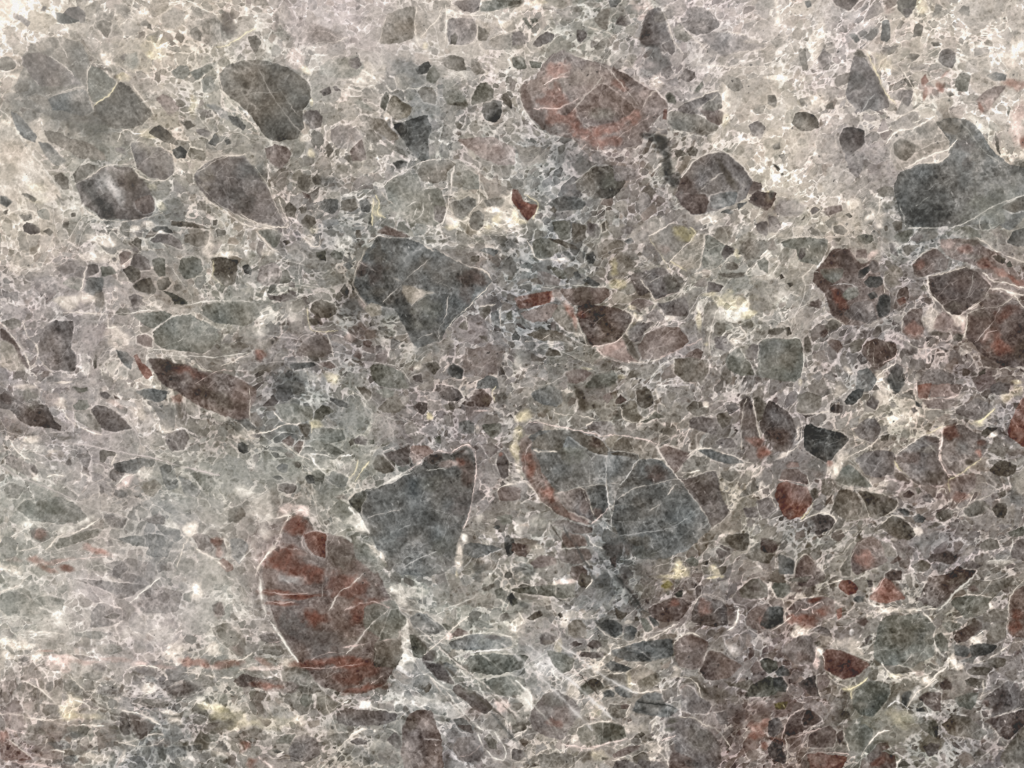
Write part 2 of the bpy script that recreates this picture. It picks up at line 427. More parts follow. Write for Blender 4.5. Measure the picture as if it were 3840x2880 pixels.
# fragments (c), stains, patches and a painted top-left corner glare (b) and seams (v) of this stone: tone, then points
TRACE = '''
T X 0 0 1.513
c 120n 60,165 75,108 150,90 208,108 218,175 240,205 370,275 330,315 235,305 150,300 60,262 35,215
b 80b,0.6 190,300,110,45,20
b 84b,0.5 120,190,90,60,0
b 90b,0.5 60,260,40,70,-30
T 0 0
c 118n 330,330 480,320 600,350 700,380 750,460 770,560 740,660 720,730 640,650 560,520 480,420 380,390
c 104m 190,500 240,465 330,455 420,480 520,545 600,610 680,700 700,735 640,745 540,740 400,755 330,745 260,640 200,560
c 100n 0,500 90,490 140,540 130,590 60,615 -20,600
c 95n 125,740 170,705 235,700 265,750 240,790 160,800
c 106g 770,560 860,590 940,650 1000,710 990,770 930,840 830,890 800,880 760,800 750,680
c 92n 810,920 870,890 950,830 1000,740 1050,710 1130,750 1210,830 1260,930 1320,990 1230,1080 1140,1115 1000,1110 880,1060 800,1000
c 100b 410,850 520,830 690,770 750,790 770,880 800,950 700,1010 560,960 450,950
c 125n 240,840 330,810 410,850 450,950 330,900
c 92m 540,110 600,70 680,50 740,100 745,180 700,200 620,160 550,160
c 72b 470,100 540,110 620,160 690,190 560,205 500,190
c 120n 830,60 850,30 900,90 960,190 960,260 930,330 850,260 810,230 830,180
c 108n 820,190 900,175 960,210 950,280 925,330 860,270
c 135n 980,40 1080,40 1130,110 1080,160 1010,100
c 148n 1400,130 1500,60 1600,100 1590,190 1500,250 1400,230
c 136n 1600,220 1640,110 1700,60 1780,90 1860,130 1920,200 2060,280 2040,320 1930,340 1800,390 1700,360 1620,320
c 116n 1640,270 1700,230 1750,300 1740,360 1650,330
b 95m,0.8 1980,220,55,110,-25
c 100n 1215,200 1260,170 1300,210 1320,270 1270,230 1225,220
c 85m 370,50 400,60 390,95 350,90
c 112m 120,110 200,140 260,190 240,240 170,180 110,150
c 90m 1035,490 1080,460 1110,480 1090,530 1045,510
c 140g 1080,470 1180,460 1200,540 1150,600 1070,560
c 112g 1480,620 1540,570 1620,570 1650,640 1600,690 1520,680
c 112g 1640,620 1740,570 1880,520 1870,570 1760,640 1700,700
c 128g 1740,690 1820,650 1870,740 1840,800 1760,800
c 140n 1220,710 1290,680 1400,770 1480,830 1400,870 1290,870 1230,820
c 122r 1340,850 1410,810 1490,850 1560,930 1520,970 1460,1000 1410,930
c 75n 1280,1150 1370,1080 1450,1120 1520,1200 1550,1260 1500,1245 1400,1220 1340,1180
c 62b 1490,1290 1560,1260 1615,1310 1600,1370 1530,1370 1490,1330
c 112m 1130,1240 1200,1230 1290,1250 1400,1280 1480,1330 1510,1430 1500,1500 1400,1560 1290,1530 1180,1450 1140,1350
b 165w,0.6 1260,1260,110,50,20
c 90n 630,1500 680,1440 760,1410 820,1430 800,1510 740,1570 650,1590
c 90n 470,1520 520,1490 590,1540 600,1640 530,1640 480,1590
c 92m 640,1590 760,1540 880,1440 1010,1430 1130,1440 1180,1500 1240,1560 1280,1630 1330,1720 1340,1790 1310,1860 1200,1900 1050,1900 900,1890 800,1840 720,1770
b 190b,0.85 960,1590,60,190,-25
b 190b,0.6 1040,1700,60,110,-25
b 58b,0.8 890,1780,60,180,-35
b 66b,0.7 760,1620,70,90,-35
b 70n,0.6 1150,1540,70,100,-35
c 88r 1170,1730 1290,1680 1340,1730 1330,1820 1250,1850 1180,1800
c 185w 0,1040 100,1090 230,1270 400,1480 540,1700 400,1760 200,1700 0,1800
b 150w,0.6 100,1480,110,160,20
b 150w,0.5 100,1250,70,40,20
c 100b 90,960 170,1000 250,1100 330,1180 300,1240 180,1180 120,1080
c 112b 330,1230 420,1230 480,1310 570,1390 500,1440 400,1360
c 118n 380,1130 500,1140 620,1200 760,1230 900,1330 920,1390 700,1370 560,1310 430,1220
c 118m 1000,1270 1080,1280 1080,1330 1000,1310
c 120n 1050,1160 1140,1140 1150,1230 1070,1260
b 92m,0.7 1760,970,70,45,30
c 135b 1780,900 1850,900 1960,960 2000,1050 1900,1010
c 75b 1970,1000 2050,1010 2130,1090 2100,1130 2010,1070
c 88n 1560,1050 1640,1045 1680,1090 1620,1120
c 100m 1690,1120 1760,1110 1830,1150 1790,1190 1710,1160
c 80b 1800,1240 1860,1150 1900,1200 1860,1260
c 95b 1940,1210 1980,1200 2000,1240 1960,1250
c 100n 2140,320 2212,300 2260,360 2212,470 2170,400
b 225y,0.7 1050,665,60,45,0
b 215y,0.5 1320,410,90,80,20
b 215y,0.6 1290,480,40,40,0
b 235w,0.8 1230,110,60,60,0
b 235w,0.9 20,50,120,190,0
b 215y,0.5 1660,920,40,110,0
b 235w,0.8 60,1070,60,28,20
b 230y,0.7 1290,1180,120,45,10
b 230y,0.5 1300,1620,60,40,0
b 215y,0.6 310,1620,120,50,10
b 228w,0.7 920,500,40,80,-30
b 235w,0.7 130,660,100,30,10
b 230w,0.5 930,640,60,30,0
v 9,238w,.9 1380,30 1500,20 1600,0 1680,40 1770,100 1900,130
v 10,230y,.8 1860,410 1960,390 2060,330 2130,280 2212,250
v 7,215w,.8 790,540 750,640 745,740 760,800
v 9,220y,.8 810,920 870,870 950,810 1000,740 1020,690
v 6,215n,.8 490,330 540,410 590,500
v 7,225n,.8 430,480 520,545 600,600 630,650
v 6,200n,.7 200,570 280,670 340,740
v 8,210n,.7 400,830 520,800 650,760 720,750
v 9,225g,.7 0,950 100,1030 170,1180 260,1300 400,1480 500,1600 560,1690
v 13,238w,.9 1020,1220 1050,1130 1100,1110 1160,1160 1240,1160 1290,1110 1380,1060 1440,1110
v 8,220w,.8 640,1595 760,1540 880,1440 1000,1420 1140,1420
v 9,220w,.8 1150,1440 1220,1530 1330,1570 1420,1560 1540,1480 1700,1500 1850,1390 2000,1345
v 9,230w,.8 1470,1240 1510,1400 1540,1480
v 8,225w,.7 1150,740 1210,830 1270,900 1330,1000
v 7,215n,.7 1220,680 1300,660 1400,740 1560,850 1700,900
v 7,225w,.7 1890,600 1890,680 1940,820 2050,950 2200,1090
v 6,205n,.6 1440,680 1560,590 1700,590 1880,510 2000,480
T 1 0
c 128n 1130,130 1200,95 1300,60 1380,60 1370,180 1375,320 1250,380 1130,390 1060,380 1090,260
c 150n 1400,60 1560,60 1590,140 1540,220 1450,290 1380,310 1370,200
c 150n 1490,260 1590,160 1630,100 1635,250 1600,340 1540,330
c 125m 1650,160 1760,150 1880,160 1910,250 1900,350 1820,390 1660,380
c 82n 1680,310 1720,285 1745,320 1730,380 1680,380
c 112n 1920,230 1980,240 2020,300 1980,360 1920,350
c 130n 2020,340 2110,290 2260,270 2260,420 2100,430 2030,400
c 120m 1690,20 1800,0 1940,-10 1930,90 1880,110 1780,90
c 108g 1950,20 2050,-10 2300,-10 2230,60 2050,100 1940,100
c 140g 540,570 620,520 700,500 790,480 880,480 930,580 880,660 760,680 640,650 560,640
c 112m 800,520 880,490 910,560 870,600 810,570
b 105b,0.6 1280,600,120,100,0
b 125b,0.6 1350,700,170,80,0
c 68b 1370,600 1440,545 1490,530 1515,570 1480,630 1400,640
c 92g 1480,620 1540,560 1590,660 1540,730 1470,700
c 108n 1600,510 1700,475 1790,500 1820,610 1760,620 1650,590
c 115n 1860,500 1900,510 1990,630 1900,655 1855,600
c 118g 1610,700 1700,680 1760,760 1830,880 1830,930 1650,900 1620,850
b 58n,0.8 1740,900,110,22,0
c 88g 1870,830 1930,720 1990,710 2060,770 2050,850 1960,890 1860,905
c 62b 1960,910 2050,870 2120,875 2130,980 2080,1060 1980,1040 1950,970
c 82n 2120,830 2160,800 2212,870 2212,940 2140,900
c 75g 1085,850 1130,790 1150,830 1145,900 1110,960 1075,920
c 100w 1155,870 1190,820 1260,860 1350,920 1330,1000 1220,1040 1130,970
b 150w,0.6 1290,980,90,40,-20
c 112n 1390,790 1440,750 1530,760 1560,830 1550,900 1450,880
c 66b 1170,1080 1300,1040 1400,1000 1480,990 1520,1100 1490,1220 1500,1380 1420,1400 1350,1290 1260,1200 #dark blue-grey pointed fragment
c 125n 850,1060 900,990 1000,1000 1110,1040 1170,1100 1240,1200 1150,1220 1050,1130 950,1150 870,1120
c 112n 930,1130 1010,1120 1090,1190 1040,1250 990,1250
c 122m 640,1130 700,1090 820,1085 870,1130 940,1200 860,1240 780,1290 690,1280 640,1200
c 92r 805,1310 850,1250 920,1200 960,1380 830,1390
c 98r 75,1280 170,1250 270,1270 310,1330 280,1400 210,1460 120,1400
c 105m 390,1000 450,950 530,950 580,1010 560,1100 480,1120 420,1060
c 100m 550,790 640,740 650,800 590,830
c 95m 660,750 700,745 735,780 690,790
c 80n 590,1280 640,1240 670,1310 620,1360
c 78n 480,1540 530,1500 570,1530 560,1590 510,1600
c 90n 360,1530 430,1500 480,1560 440,1680 370,1620
c 78b 1180,1410 1240,1385 1310,1400 1290,1440 1220,1460
b 74b,0.7 640,1580,130,70,20
c 135n 920,790 950,750 1050,790 1040,860 970,850
c 150g 850,880 900,860 1000,930 1010,960 880,930
b 132b,0.5 1300,1280,150,110,0
c 118g 1100,1610 1180,1540 1300,1500 1400,1500 1430,1580 1440,1700 1300,1750 1150,1720
c 112n 1390,1480 1450,1400 1600,1380 1700,1390 1730,1420 1660,1480 1650,1560 1550,1590 1430,1560
c 128r 1720,1200 1900,1180 2050,1180 2240,1280 2240,1420 2080,1420 1940,1360 1800,1260
b 108r,0.5 2100,1290,90,60,30
c 112g 1790,1500 1860,1480 1930,1520 1930,1640 1780,1640
c 150m 240,150 420,200 560,220 760,300 700,380 560,370 430,400 300,300
b 112g,0.7 230,290,60,100,-30
b 95m,0.7 170,170,30,60,0
b 120m,0.6 880,60,25,60,0
b 120m,0.5 830,330,60,50,0
b 240w,0.8 2140,200,90,45,0
b 238w,0.8 1700,110,60,25,20
b 215r,0.7 340,500,90,90,0
b 225y,0.5 430,610,40,70,-40
b 220y,0.6 1450,400,40,45,0
b 210y,0.8 480,880,18,40,0
b 215y,0.8 465,1320,40,45,0
b 220w,0.6 930,660,170,90,0
b 220w,0.5 1250,700,70,60,0
b 210g,0.6 1700,660,160,50,0
b 220g,0.6 1400,330,60,90,0
b 235w,0.7 1120,1010,30,30,0
b 205w,0.6 400,1180,80,60,0
b 195g,0.5 40,160,60,130,20
v 13,236w,.9 1650,90 1780,120 1900,140 2000,120 2120,80 2260,40
v 9,238w,.8 1125,150 1100,260 1040,400
v 9,225w,.7 1390,60 1370,200 1380,310 1410,400
v 7,225w,.7 1600,60 1590,150 1480,260 1430,320
v 9,235w,.8 1640,40 1645,250 1630,420
v 7,228w,.7 1910,160 1920,250 1900,360 1780,400
v 7,215w,.7 440,400 560,360 700,370 800,310
v 8,220w,.7 560,550 640,500 720,480
v 8,220n,.8 1100,1620 1170,1540 1280,1480 1400,1420 1480,1385 1620,1370 1720,1400
v 11,228n,.9 1715,1430 1695,1530 1680,1690
v 8,222n,.8 1930,1500 1930,1690
v 7,215n,.7 870,1120 950,1230 1020,1290
v 7,215n,.7 620,1180 640,1110 710,1080 830,1070 870,1000 960,980
v 8,215g,.7 1470,720 1400,770 1300,760
v 7,220w,.7 2020,340 2110,290 2260,260
v 7,215w,.7 1870,700 1990,640 2080,590
v 6,200n,.7 190,750 290,900 380,1010
v 7,205n,.6 1560,700 1560,850 1600,920
v 6,215n,.6 980,760 1010,800
T 2 0
c 90b 830,0 950,-10 900,60 850,60
c 108n 700,170 760,90 860,60 850,150 820,270 740,220
c 90m 890,210 940,140 1000,140 1030,200 980,230
c 98m 1110,260 1130,190 1180,90 1260,55 1300,90 1340,200 1380,320 1400,430 1380,470 1300,430 1230,420 1150,400 1100,340 #grey-mauve fragment with a dark left side
b 66m,0.8 1170,330,50,95,-30
b 135n,0.5 1300,160,50,90,-20
c 100m 1290,390 1390,340 1410,440 1380,480 1330,440
b 96b,0.7 1250,480,50,130,-35
b 110b,0.6 1200,620,110,40,-10
c 88m 560,260 640,270 650,310 600,370 550,340
c 95m 180,380 230,310 300,270 370,300 350,350 280,390 220,410
b 125b,0.5 450,230,110,60,0
c 115n 510,40 570,50 605,100 550,110 510,90
c 118m 0,280 90,270 140,340 90,400 0,390
c 118n 620,30 750,20 780,70 640,60
c 92g 160,160 210,155 230,190 180,205
c 90g 90,160 130,150 180,250 150,250
c 105n 700,400 780,340 820,330 860,390 820,410 730,430
c 120n 1000,480 1060,470 1080,510 1030,570 1000,530
c 105g 0,500 70,480 110,500 130,590 60,600 0,570
c 100g 150,520 270,540 230,590 170,580
c 111r 70,760 110,700 200,690 260,560 340,470 430,430 520,460 640,520 790,550 880,600 1000,650 1120,740 1240,790 1330,880 1350,960 1260,1010 1200,1080 1110,1180 1130,1260 980,1270 850,1290 760,1300 600,1290 540,1210 420,1180 320,1160 220,1080 140,1000 80,910 #large reddish brown fragment with pale salmon top and crossing pale cracks
b 90r,0.8 130,850,60,140,-15
b 84m,0.8 220,1010,110,80,35
b 96b,0.6 350,1130,100,45,20
b 155n,0.55 650,650,170,90,15
b 140n,0.5 420,720,120,80,0
b 108R,0.6 360,830,130,110,10
b 105R,0.7 450,1020,130,100,25
b 112R,0.75 640,1140,150,70,10
b 115R,0.8 850,1110,170,70,-15
b 108R,0.75 800,1230,130,60,0
b 110R,0.7 1010,1020,90,70,-15
b 105R,0.6 1080,990,30,60,-30
b 120R,0.6 930,740,100,40,30
b 150R,0.8 420,580,120,70,-25
b 190p,0.7 330,650,90,40,-35
b 150r,0.6 1150,800,80,60,0
c 100r 560,930 630,830 790,710 900,780 980,850 1060,930 1020,1000 870,1060 720,1090 640,1060 580,1000 #brown-grey diamond facet
b 100r,0.6 700,850,60,110,-20
b 118g,0.6 780,980,110,60,0
c 120r 1150,920 1180,840 1250,800 1310,870 1330,940 1200,990 1130,950
c 108r 400,940 480,890 540,900 540,940 460,1000 400,980
c 95r 860,590 960,630 1100,730 1190,780 1130,780 1010,720 900,640
v 9,225p,.8 190,940 290,930 390,945 460,900 520,880 570,850
v 8,230p,.9 280,730 330,690 390,665 480,660
v 6,190n,.7 390,660 480,620 530,540
v 7,185n,.7 530,970 610,850 700,770 780,650
v 7,205n,.7 730,540 850,600 900,680 1000,790 1080,900
v 6,190p,.7 570,620 630,700
v 7,200w,.7 1130,920 1210,800 1250,780
v 6,185p,.6 900,1210 1010,1110 1150,1030 1250,980
v 6,200p,.8 590,1210 690,1165
v 6,200p,.7 600,1290 640,1240
v 6,210n,.7 740,1300 750,1240 700,1180
v 8,225n,.8 1240,770 1310,850 1350,930 1350,1100
v 6,185n,.6 560,1000 640,1100 700,1150
v 8,215g,.7 60,800 80,900 140,1010 220,1110 330,1180
c 70R 1310,945 1340,940 1340,1040 1305,1030
c 92g 1320,820 1370,800 1420,860 1410,900 1350,890
c 86m 1420,960 1480,890 1560,880 1700,810 1780,800 1810,840 1820,920 1760,970 1600,1000 1500,1000 #dark maroon grey wedge with a straight facet line
c 84r 1620,950 1710,920 1830,970 1820,1060 1790,1085 1690,1040
c 112n 1350,960 1430,960 1600,990 1700,1040 1790,1085 1770,1130 1680,1170 1560,1160 1400,1120 1340,1050
c 110n 1630,940 1750,820 1800,820 1815,930 1740,960
v 7,190n,.8 1620,940 1690,880 1770,830
v 7,185n,.6 1440,1020 1560,960 1620,930
v 8,222w,.8 1350,970 1480,890 1650,830 1790,780
v 8,225g,.8 1370,1130 1480,1150 1600,1180 1740,1170 1820,1080
b 228w,0.7 1840,850,55,180,5
b 228y,0.6 1850,1050,40,60,10
b 222w,0.6 1770,1220,60,80,20
b 222w,0.6 1240,720,60,60,10
b 210g,0.5 1450,1080,120,60,0
c 102m 1440,680 1500,590 1570,620 1590,660 1530,720
c 118m 1290,600 1370,570 1400,640 1340,680 1290,650
c 112g 1570,790 1640,700 1660,740 1600,800
b 62b,0.85 1200,1190,130,40,15
b 60b,0.85 1290,1270,80,70,30
b 64b,0.85 1340,1420,45,140,-15
b 70b,0.85 1420,1560,90,70,0
c 76n 1510,1290 1560,1255 1610,1290 1590,1350 1530,1345
c 82n 1400,1300 1460,1290 1500,1330 1430,1370
c 95r 1110,1090 1150,1080 1220,1110 1180,1140 1120,1120
c 110m 1280,1130 1340,1120 1340,1160 1290,1165
b 115b,0.6 500,1330,200,110,0
b 95b,0.7 640,1420,170,90,15
c 82n 560,1560 620,1490 700,1440 790,1420 860,1430 900,1500 990,1570 930,1660 850,1720 700,1720 560,1640
b 108g,0.6 830,1560,90,80,20
c 115m 890,1570 860,1430 1000,1440 1100,1480 1110,1540 980,1560
v 7,200g,.6 530,1600 640,1490 730,1420
v 7,205g,.6 800,1420 880,1470 960,1560
c 112n 1730,1300 1790,1290 1900,1360 2010,1450 2030,1490 1900,1540 1800,1490 1720,1380
c 95n 1560,1380 1640,1360 1720,1380 1800,1490 1870,1620 1760,1700 1600,1700 1500,1560 1450,1660 1480,1500
b 66b,0.8 1810,1480,35,190,-38
b 135b,0.5 1680,1540,80,90,-30
c 80r 1550,1555 1650,1555 1620,1620 1580,1600
c 92r 2000,1640 2080,1560 2160,1580 2160,1650 2100,1700
v 8,205w,.6 1540,1380 1640,1350 1790,1290 1920,1350 2030,1450
c 140w 1920,1300 1990,1250 2010,1310 1970,1350
c 105m 2040,1080 2130,1040 2200,1100 2150,1200 2070,1160
c 125n 1780,680 1850,650 1970,680 2000,760 1920,800 1840,730
c 135m 1630,330 1700,270 1880,290 2060,320 1990,360 2200,400 2100,440 1930,450 1830,500 1740,420
c 120m 1510,180 1560,60 1650,60 1740,130 1800,220 1700,290 1580,300 1440,210
c 125n 1390,250 1440,200 1560,320 1500,370 1410,330
b 225p,0.6 1110,70,100,80,-30
b 225p,0.6 1110,150,60,30,0
b 225w,0.6 130,60,150,40,-10
b 215y,0.5 220,20,90,20,0
b 62n,0.7 40,30,60,30,-10
v 8,225w,.7 820,280 850,170 910,90
v 7,215w,.8 660,230 820,280 900,330
v 7,220w,.7 1300,90 1360,230 1400,360 1480,480
v 6,215w,.6 1380,100 1450,200 1560,320 1620,370 1720,490
v 7,225w,.7 1860,280 2010,300
v 7,230w,.7 1920,460 2000,440 2120,450 2200,400
v 9,225w,.6 1560,560 1740,560 1900,590 2212,570
v 7,215w,.6 90,270 130,340 160,370
v 6,210w,.6 940,600 1000,500 1060,600
T 3 0
c 70r 560,0 600,50 670,90 710,100 760,40 790,0 700,-30 #dark maroon fragment cut by the top edge
c 118r 740,70 790,20 840,0 800,60 760,90
c 78n 1110,20 1140,-20 1290,-20 1280,50 1240,90 1200,160 1170,120 1120,80
c 88m 1160,80 1240,70 1250,110 1200,165
c 95b 320,10 370,0 380,50 340,65
b 145p,0.6 1050,90,50,40,0
c 82b 990,180 1050,170 1055,330 1020,360 970,340 980,240
b 110b,0.6 880,300,90,70,0
c 95b 700,290 760,290 800,350 760,370
c 85n 1260,230 1300,195 1345,230 1320,310 1250,330
c 66n 1410,370 1470,360 1500,390 1430,405
c 90n 1220,460 1270,460 1320,480 1240,540
c 78m 1480,500 1500,430 1560,415 1620,460 1630,530 1590,600 1510,570 1470,520
c 108m 1110,820 1160,770 1250,780 1250,870 1210,920 1140,880
c 80n 1170,680 1200,665 1240,700 1260,750 1210,750
c 66n 1540,800 1580,785 1610,820 1570,840
c 95g 1620,680 1680,610 1750,660 1740,720 1730,790 1640,790 1610,740
c 104m 690,700 720,540 750,480 830,500 900,590 950,660 990,760 1040,850 1040,930 950,960 870,940 790,980 740,920 670,850 #tall grey arrowhead fragment pointing upwards
c 84n 740,470 770,425 810,440 850,490 800,500
b 92b,0.5 770,720,70,90,0
b 118b,0.6 920,880,90,80,0
v 6,215b,.6 820,960 870,860 930,800
v 9,222y,.7 850,460 930,600 980,740 1050,850 1110,900
c 76n 200,1060 240,970 330,965 400,990 440,1060 440,1100 370,1130 290,1130 240,1100 #small dark oval fragment
c 84m 620,1180 660,1110 740,1095 830,1120 840,1240 770,1310 700,1350 640,1300
b 66m,0.7 790,1190,50,80,0
c 115n 480,920 560,880 570,950 500,940
c 118n 270,860 360,830 380,900 290,920
c 108n 0,820 60,820 80,880 60,930 0,900
c 135n 20,350 100,300 150,290 160,380 70,420
c 110n 260,430 320,420 350,600 300,620 270,520
c 125m 430,500 480,420 550,480 540,560 450,610
c 100n 40,1260 100,1230 110,1290 60,1300
c 105n 90,1340 140,1330 180,1390 140,1420
c 55n 40,1415 70,1420 110,1460 90,1480
c 58n 105,1500 130,1490 135,1515 110,1520
c 122m 660,1330 820,1300 830,1420 780,1540 700,1480
b 112m,0.6 920,1400,120,90,0
c 110n 940,1640 1000,1600 1080,1620 1090,1700 980,1700
c 104b 1450,1060 1520,1025 1700,1032 1800,1085 1880,1200 1940,1300 2020,1385 2080,1420 2200,1440 2300,1540 2300,1800 2100,2000 1950,1930 1800,1950 1500,1960 1170,1940 1120,1790 1100,1600 1110,1510 1250,1440 1400,1400 1500,1410 1560,1340 1570,1240 1500,1150 #large grey boulder fragment with a pale cap, right edge
b 118n,0.75 1640,1110,190,90,15
b 112n,0.5 1800,1330,120,110,30
b 114g,0.6 1950,1760,230,180,-20
b 88b,0.3 1270,1650,200,150,-10
b 96b,0.6 1700,1520,160,100,30
b 88b,0.3 1330,1850,230,160,0
b 92m,0.6 1700,1250,100,100,30
b 92m,0.5 1700,1420,80,60,0
b 130b,0.55 1520,1560,170,80,-10
b 66b,0.6 2170,1440,80,90,0
b 76b,0.6 1950,1700,90,70,0
b 122g,0.6 1850,1800,190,150,-35
b 80b,0.6 2150,1900,90,120,0
c 142n 1090,1180 1150,1140 1300,1100 1430,1035 1450,1100 1520,1170 1575,1240 1560,1280 1500,1330 1350,1350 1200,1430 1110,1490 1070,1350 1040,1280
c 98n 1085,1240 1150,1190 1280,1250 1270,1320 1200,1390 1140,1380 1090,1330
b 98n,0.6 1560,1100,100,50,20
v 12,235w,.9 1020,1240 1080,1160 1150,1120 1250,1120 1350,1060 1440,1000
v 13,225w,.9 1190,1450 1320,1380 1430,1330 1570,1290 1640,1200
v 9,222w,.8 1360,1410 1500,1400 1570,1330
v 6,195n,.7 1300,1300 1420,1230 1560,1210
v 8,205n,.8 1070,1250 1050,1330 1070,1480
v 9,190g,.6 1640,1040 1740,1120 1800,1230 1890,1330 1990,1400
b 222g,0.8 1800,1080,120,50,40
b 235w,0.9 2080,520,100,70,30
b 235w,0.8 2150,420,90,90,0
c 108b 1890,650 1960,620 2060,640 2050,700 1950,700
b 118R,0.75 2110,730,110,50,0
c 120r 1790,870 1860,800 1980,740 2060,750 1960,900 1880,990 1830,950
b 100R,0.8 1830,930,25,50,-20
b 190p,0.8 1900,870,50,50,0
c 98R 1320,680 1360,640 1390,700 1340,750
b 120R,0.8 1480,740,35,70,-15
b 100R,0.8 1500,760,20,50,-15
b 110R,0.8 1360,810,20,60,15
b 165p,0.7 1400,780,60,50,0
b 130R,0.6 1530,640,60,20,-40
b 200p,0.8 2150,1080,70,220,-5
b 150p,0.7 2190,960,50,80,0
b 95R,0.8 2200,1230,30,60,0
c 85n 1960,1150 1990,1200 2010,1340 1980,1310
c 105g 2070,910 2100,940 2070,1020
c 112n 1440,80 1460,20 1510,60 1480,120 1420,150
c 110n 1640,100 1680,50 1740,60 1740,140 1660,120
b 140n,0.5 1950,60,160,100,0
b 215y,0.6 1330,60,60,90,0
b 235w,0.8 430,380,60,220,10
b 235w,0.8 80,120,40,160,0
b 238w,0.8 60,665,130,22,0
b 235w,0.8 310,680,25,30,0
b 222y,0.6 1030,540,120,90,30
b 215g,0.5 1450,900,160,60,-30
b 222w,0.7 400,870,110,60,0
b 222w,0.6 900,460,110,30,20
b 235w,0.6 1280,790,30,60,0
v 8,232w,.8 1240,860 1260,790 1200,660 1130,560
v 9,225w,.6 1090,1030 1300,930 1480,850 1600,830
v 9,225w,.6 60,0 100,170 190,370 230,450
v 6,215w,.6 1200,560 1340,510 1470,420
v 7,215w,.6 590,1290 580,1180 600,1080
v 7,215w,.5 1350,470 1400,440 1500,400
T X 1920 0 1.513
c 98m 420,440 460,390 515,370 560,400 600,450 575,495 520,520 450,535 405,490 #mauve-brown fragment with a dark diagonal band and a pale heart
b 66n,0.85 535,435,12,62,-32
b 150b,0.6 520,490,35,25,0
b 84r,0.7 440,470,30,40,0
v 5,200n,.8 420,440 460,388 515,370 565,402 600,448
v 5,190n,.7 470,470 500,440 520,430
c 78r 585,490 612,472 640,480 655,492 640,512 615,510
b 190y,0.9 634,488,9,14,0
T M 0
c 92n 472,165 490,140 530,130 575,131 620,145 667,180 673,213 652,240 656,275 640,298 600,306 575,300 540,245 500,215 475,190 #large charcoal fragment with a sharp pale edge
b 80b,0.5 600,180,45,35,20
b 105n,0.5 555,165,25,30,20
b 74b,0.5 650,215,22,22,0
T X 0 1440 1.513
c 92r 715,332 760,336 778,362 812,372 860,385 905,418 935,460 972,545 985,600 960,660 985,690 955,745 900,768 850,765 790,745 745,700 715,650 680,590 660,530 648,465 668,430 690,405 700,370 #large dark red and grey streaked fragment, lower left of centre
b 80R,0.85 700,430,60,40,0
b 80R,0.8 735,350,35,25,0
c 76R 752,372 775,362 808,372 806,430 780,425 762,405 #dark red facet
b 76R,0.8 760,470,50,25,0
b 145b,0.8 722,484,38,17,0
b 74R,0.95 700,520,55,9,3
b 74R,0.95 745,528,70,8,-3
b 76R,0.9 700,545,45,9,3
b 74R,0.85 775,575,38,25,20
b 100b,0.7 725,595,38,30,0
b 96b,0.6 800,640,60,40,0
b 84R,0.7 905,560,55,30,-25
b 80R,0.6 870,500,60,40,0
b 98n,0.7 860,430,45,35,0
b 100n,0.6 930,610,40,40,0
b 84R,0.8 825,690,100,15,-3
b 84R,0.6 880,720,60,25,-10
b 82R,0.85 900,755,55,12,-10
b 108n,0.6 880,640,40,30,0
c 104g 905,548 975,535 1012,590 965,640 900,605
c 98n 930,640 985,590 1000,660 985,705 925,700
c 108g 870,372 915,405 960,450 930,470 880,430
c 100n 700,700 760,705 800,760 760,775 715,745
v 4,200n,.7 815,560 840,515 870,500 905,465
v 4,190n,.7 858,670 885,640 905,610 960,560
v 4,180p,.7 855,560 920,535 965,555
v 4,170p,.7 655,515 700,523 760,518
v 5,170p,.7 660,538 700,545 730,540
T M 0
v 1.6,170n,.7 556,145 600,230 650,285
v 1.5,165n,.6 500,215 552,198 600,200
c 96m 417,378 440,352 480,338 530,336 552,362 575,400 600,440 612,480 605,492 560,480 510,465 450,430 420,395 #brown-grey rounded wedge fragment
b 118w,0.6 440,380,28,28,20
b 74b,0.7 540,365,28,30,20
b 128m,0.5 560,440,28,26,30
v 2.5,215w,.8 610,492 560,485 520,462
v 2.2,210w,.8 417,376 440,352 480,337 530,334
v 2.0,205w,.8 552,360 578,400 612,480 622,485
v 2.0,205w,.7 417,385 470,440 540,480 600,500
T 0 1
c 92b 0,30 60,40 110,90 60,130 0,100
c 90n 180,20 240,10 320,60 300,90 250,60
c 85n 480,20 540,60 580,110 540,120
c 118g 310,160 390,140 430,190 430,240 370,245 330,210
c 110n 160,200 270,190 280,230 210,260
c 62m 190,300 230,265 290,275 350,320 340,360 270,370 210,350
c 80n 370,340 420,310 460,350 430,380
c 95n 540,270 600,250 580,330 545,310
c 68n 20,170 70,150 50,200
c 70n 610,190 650,180 650,210 620,215
c 70b 1310,320 1370,290 1440,300 1500,350 1450,360 1390,330 1330,345
b 240w,0.9 1390,335,35,14,-20
c 76n 1490,250 1600,255 1700,275 1820,320 1700,310 1560,300 1480,290
c 108n 1600,370 1720,340 1800,330 1800,460 1700,470 1600,430
c 100m 1300,410 1370,360 1480,370 1560,420 1590,500 1500,480 1400,440 1330,440
c 82n 1130,430 1180,390 1220,410 1220,500 1170,470
c 76n 1840,240 1880,240 1870,290 1840,290
c 110n 1720,80 1780,70 1780,160 1700,150
c 120n 1560,70 1690,80 1640,110 1570,100
c 95g 1560,580 1650,550 1740,580 1750,680 1690,740 1600,750 1540,670
c 74n 1830,570 1900,560 1980,570 2060,590 2040,700 2030,790 1960,820 1880,760 1830,680 #dark fragment with a yellow left edge
v 12,200y,.9 1840,590 1850,660 1840,740 1920,800
v 10,225w,.9 1825,600 1840,660 1825,760
c 58b 2090,640 2140,625 2180,670 2170,720 2110,700
c 90m 1130,600 1160,530 1220,540 1280,580 1300,660 1220,680 1130,640
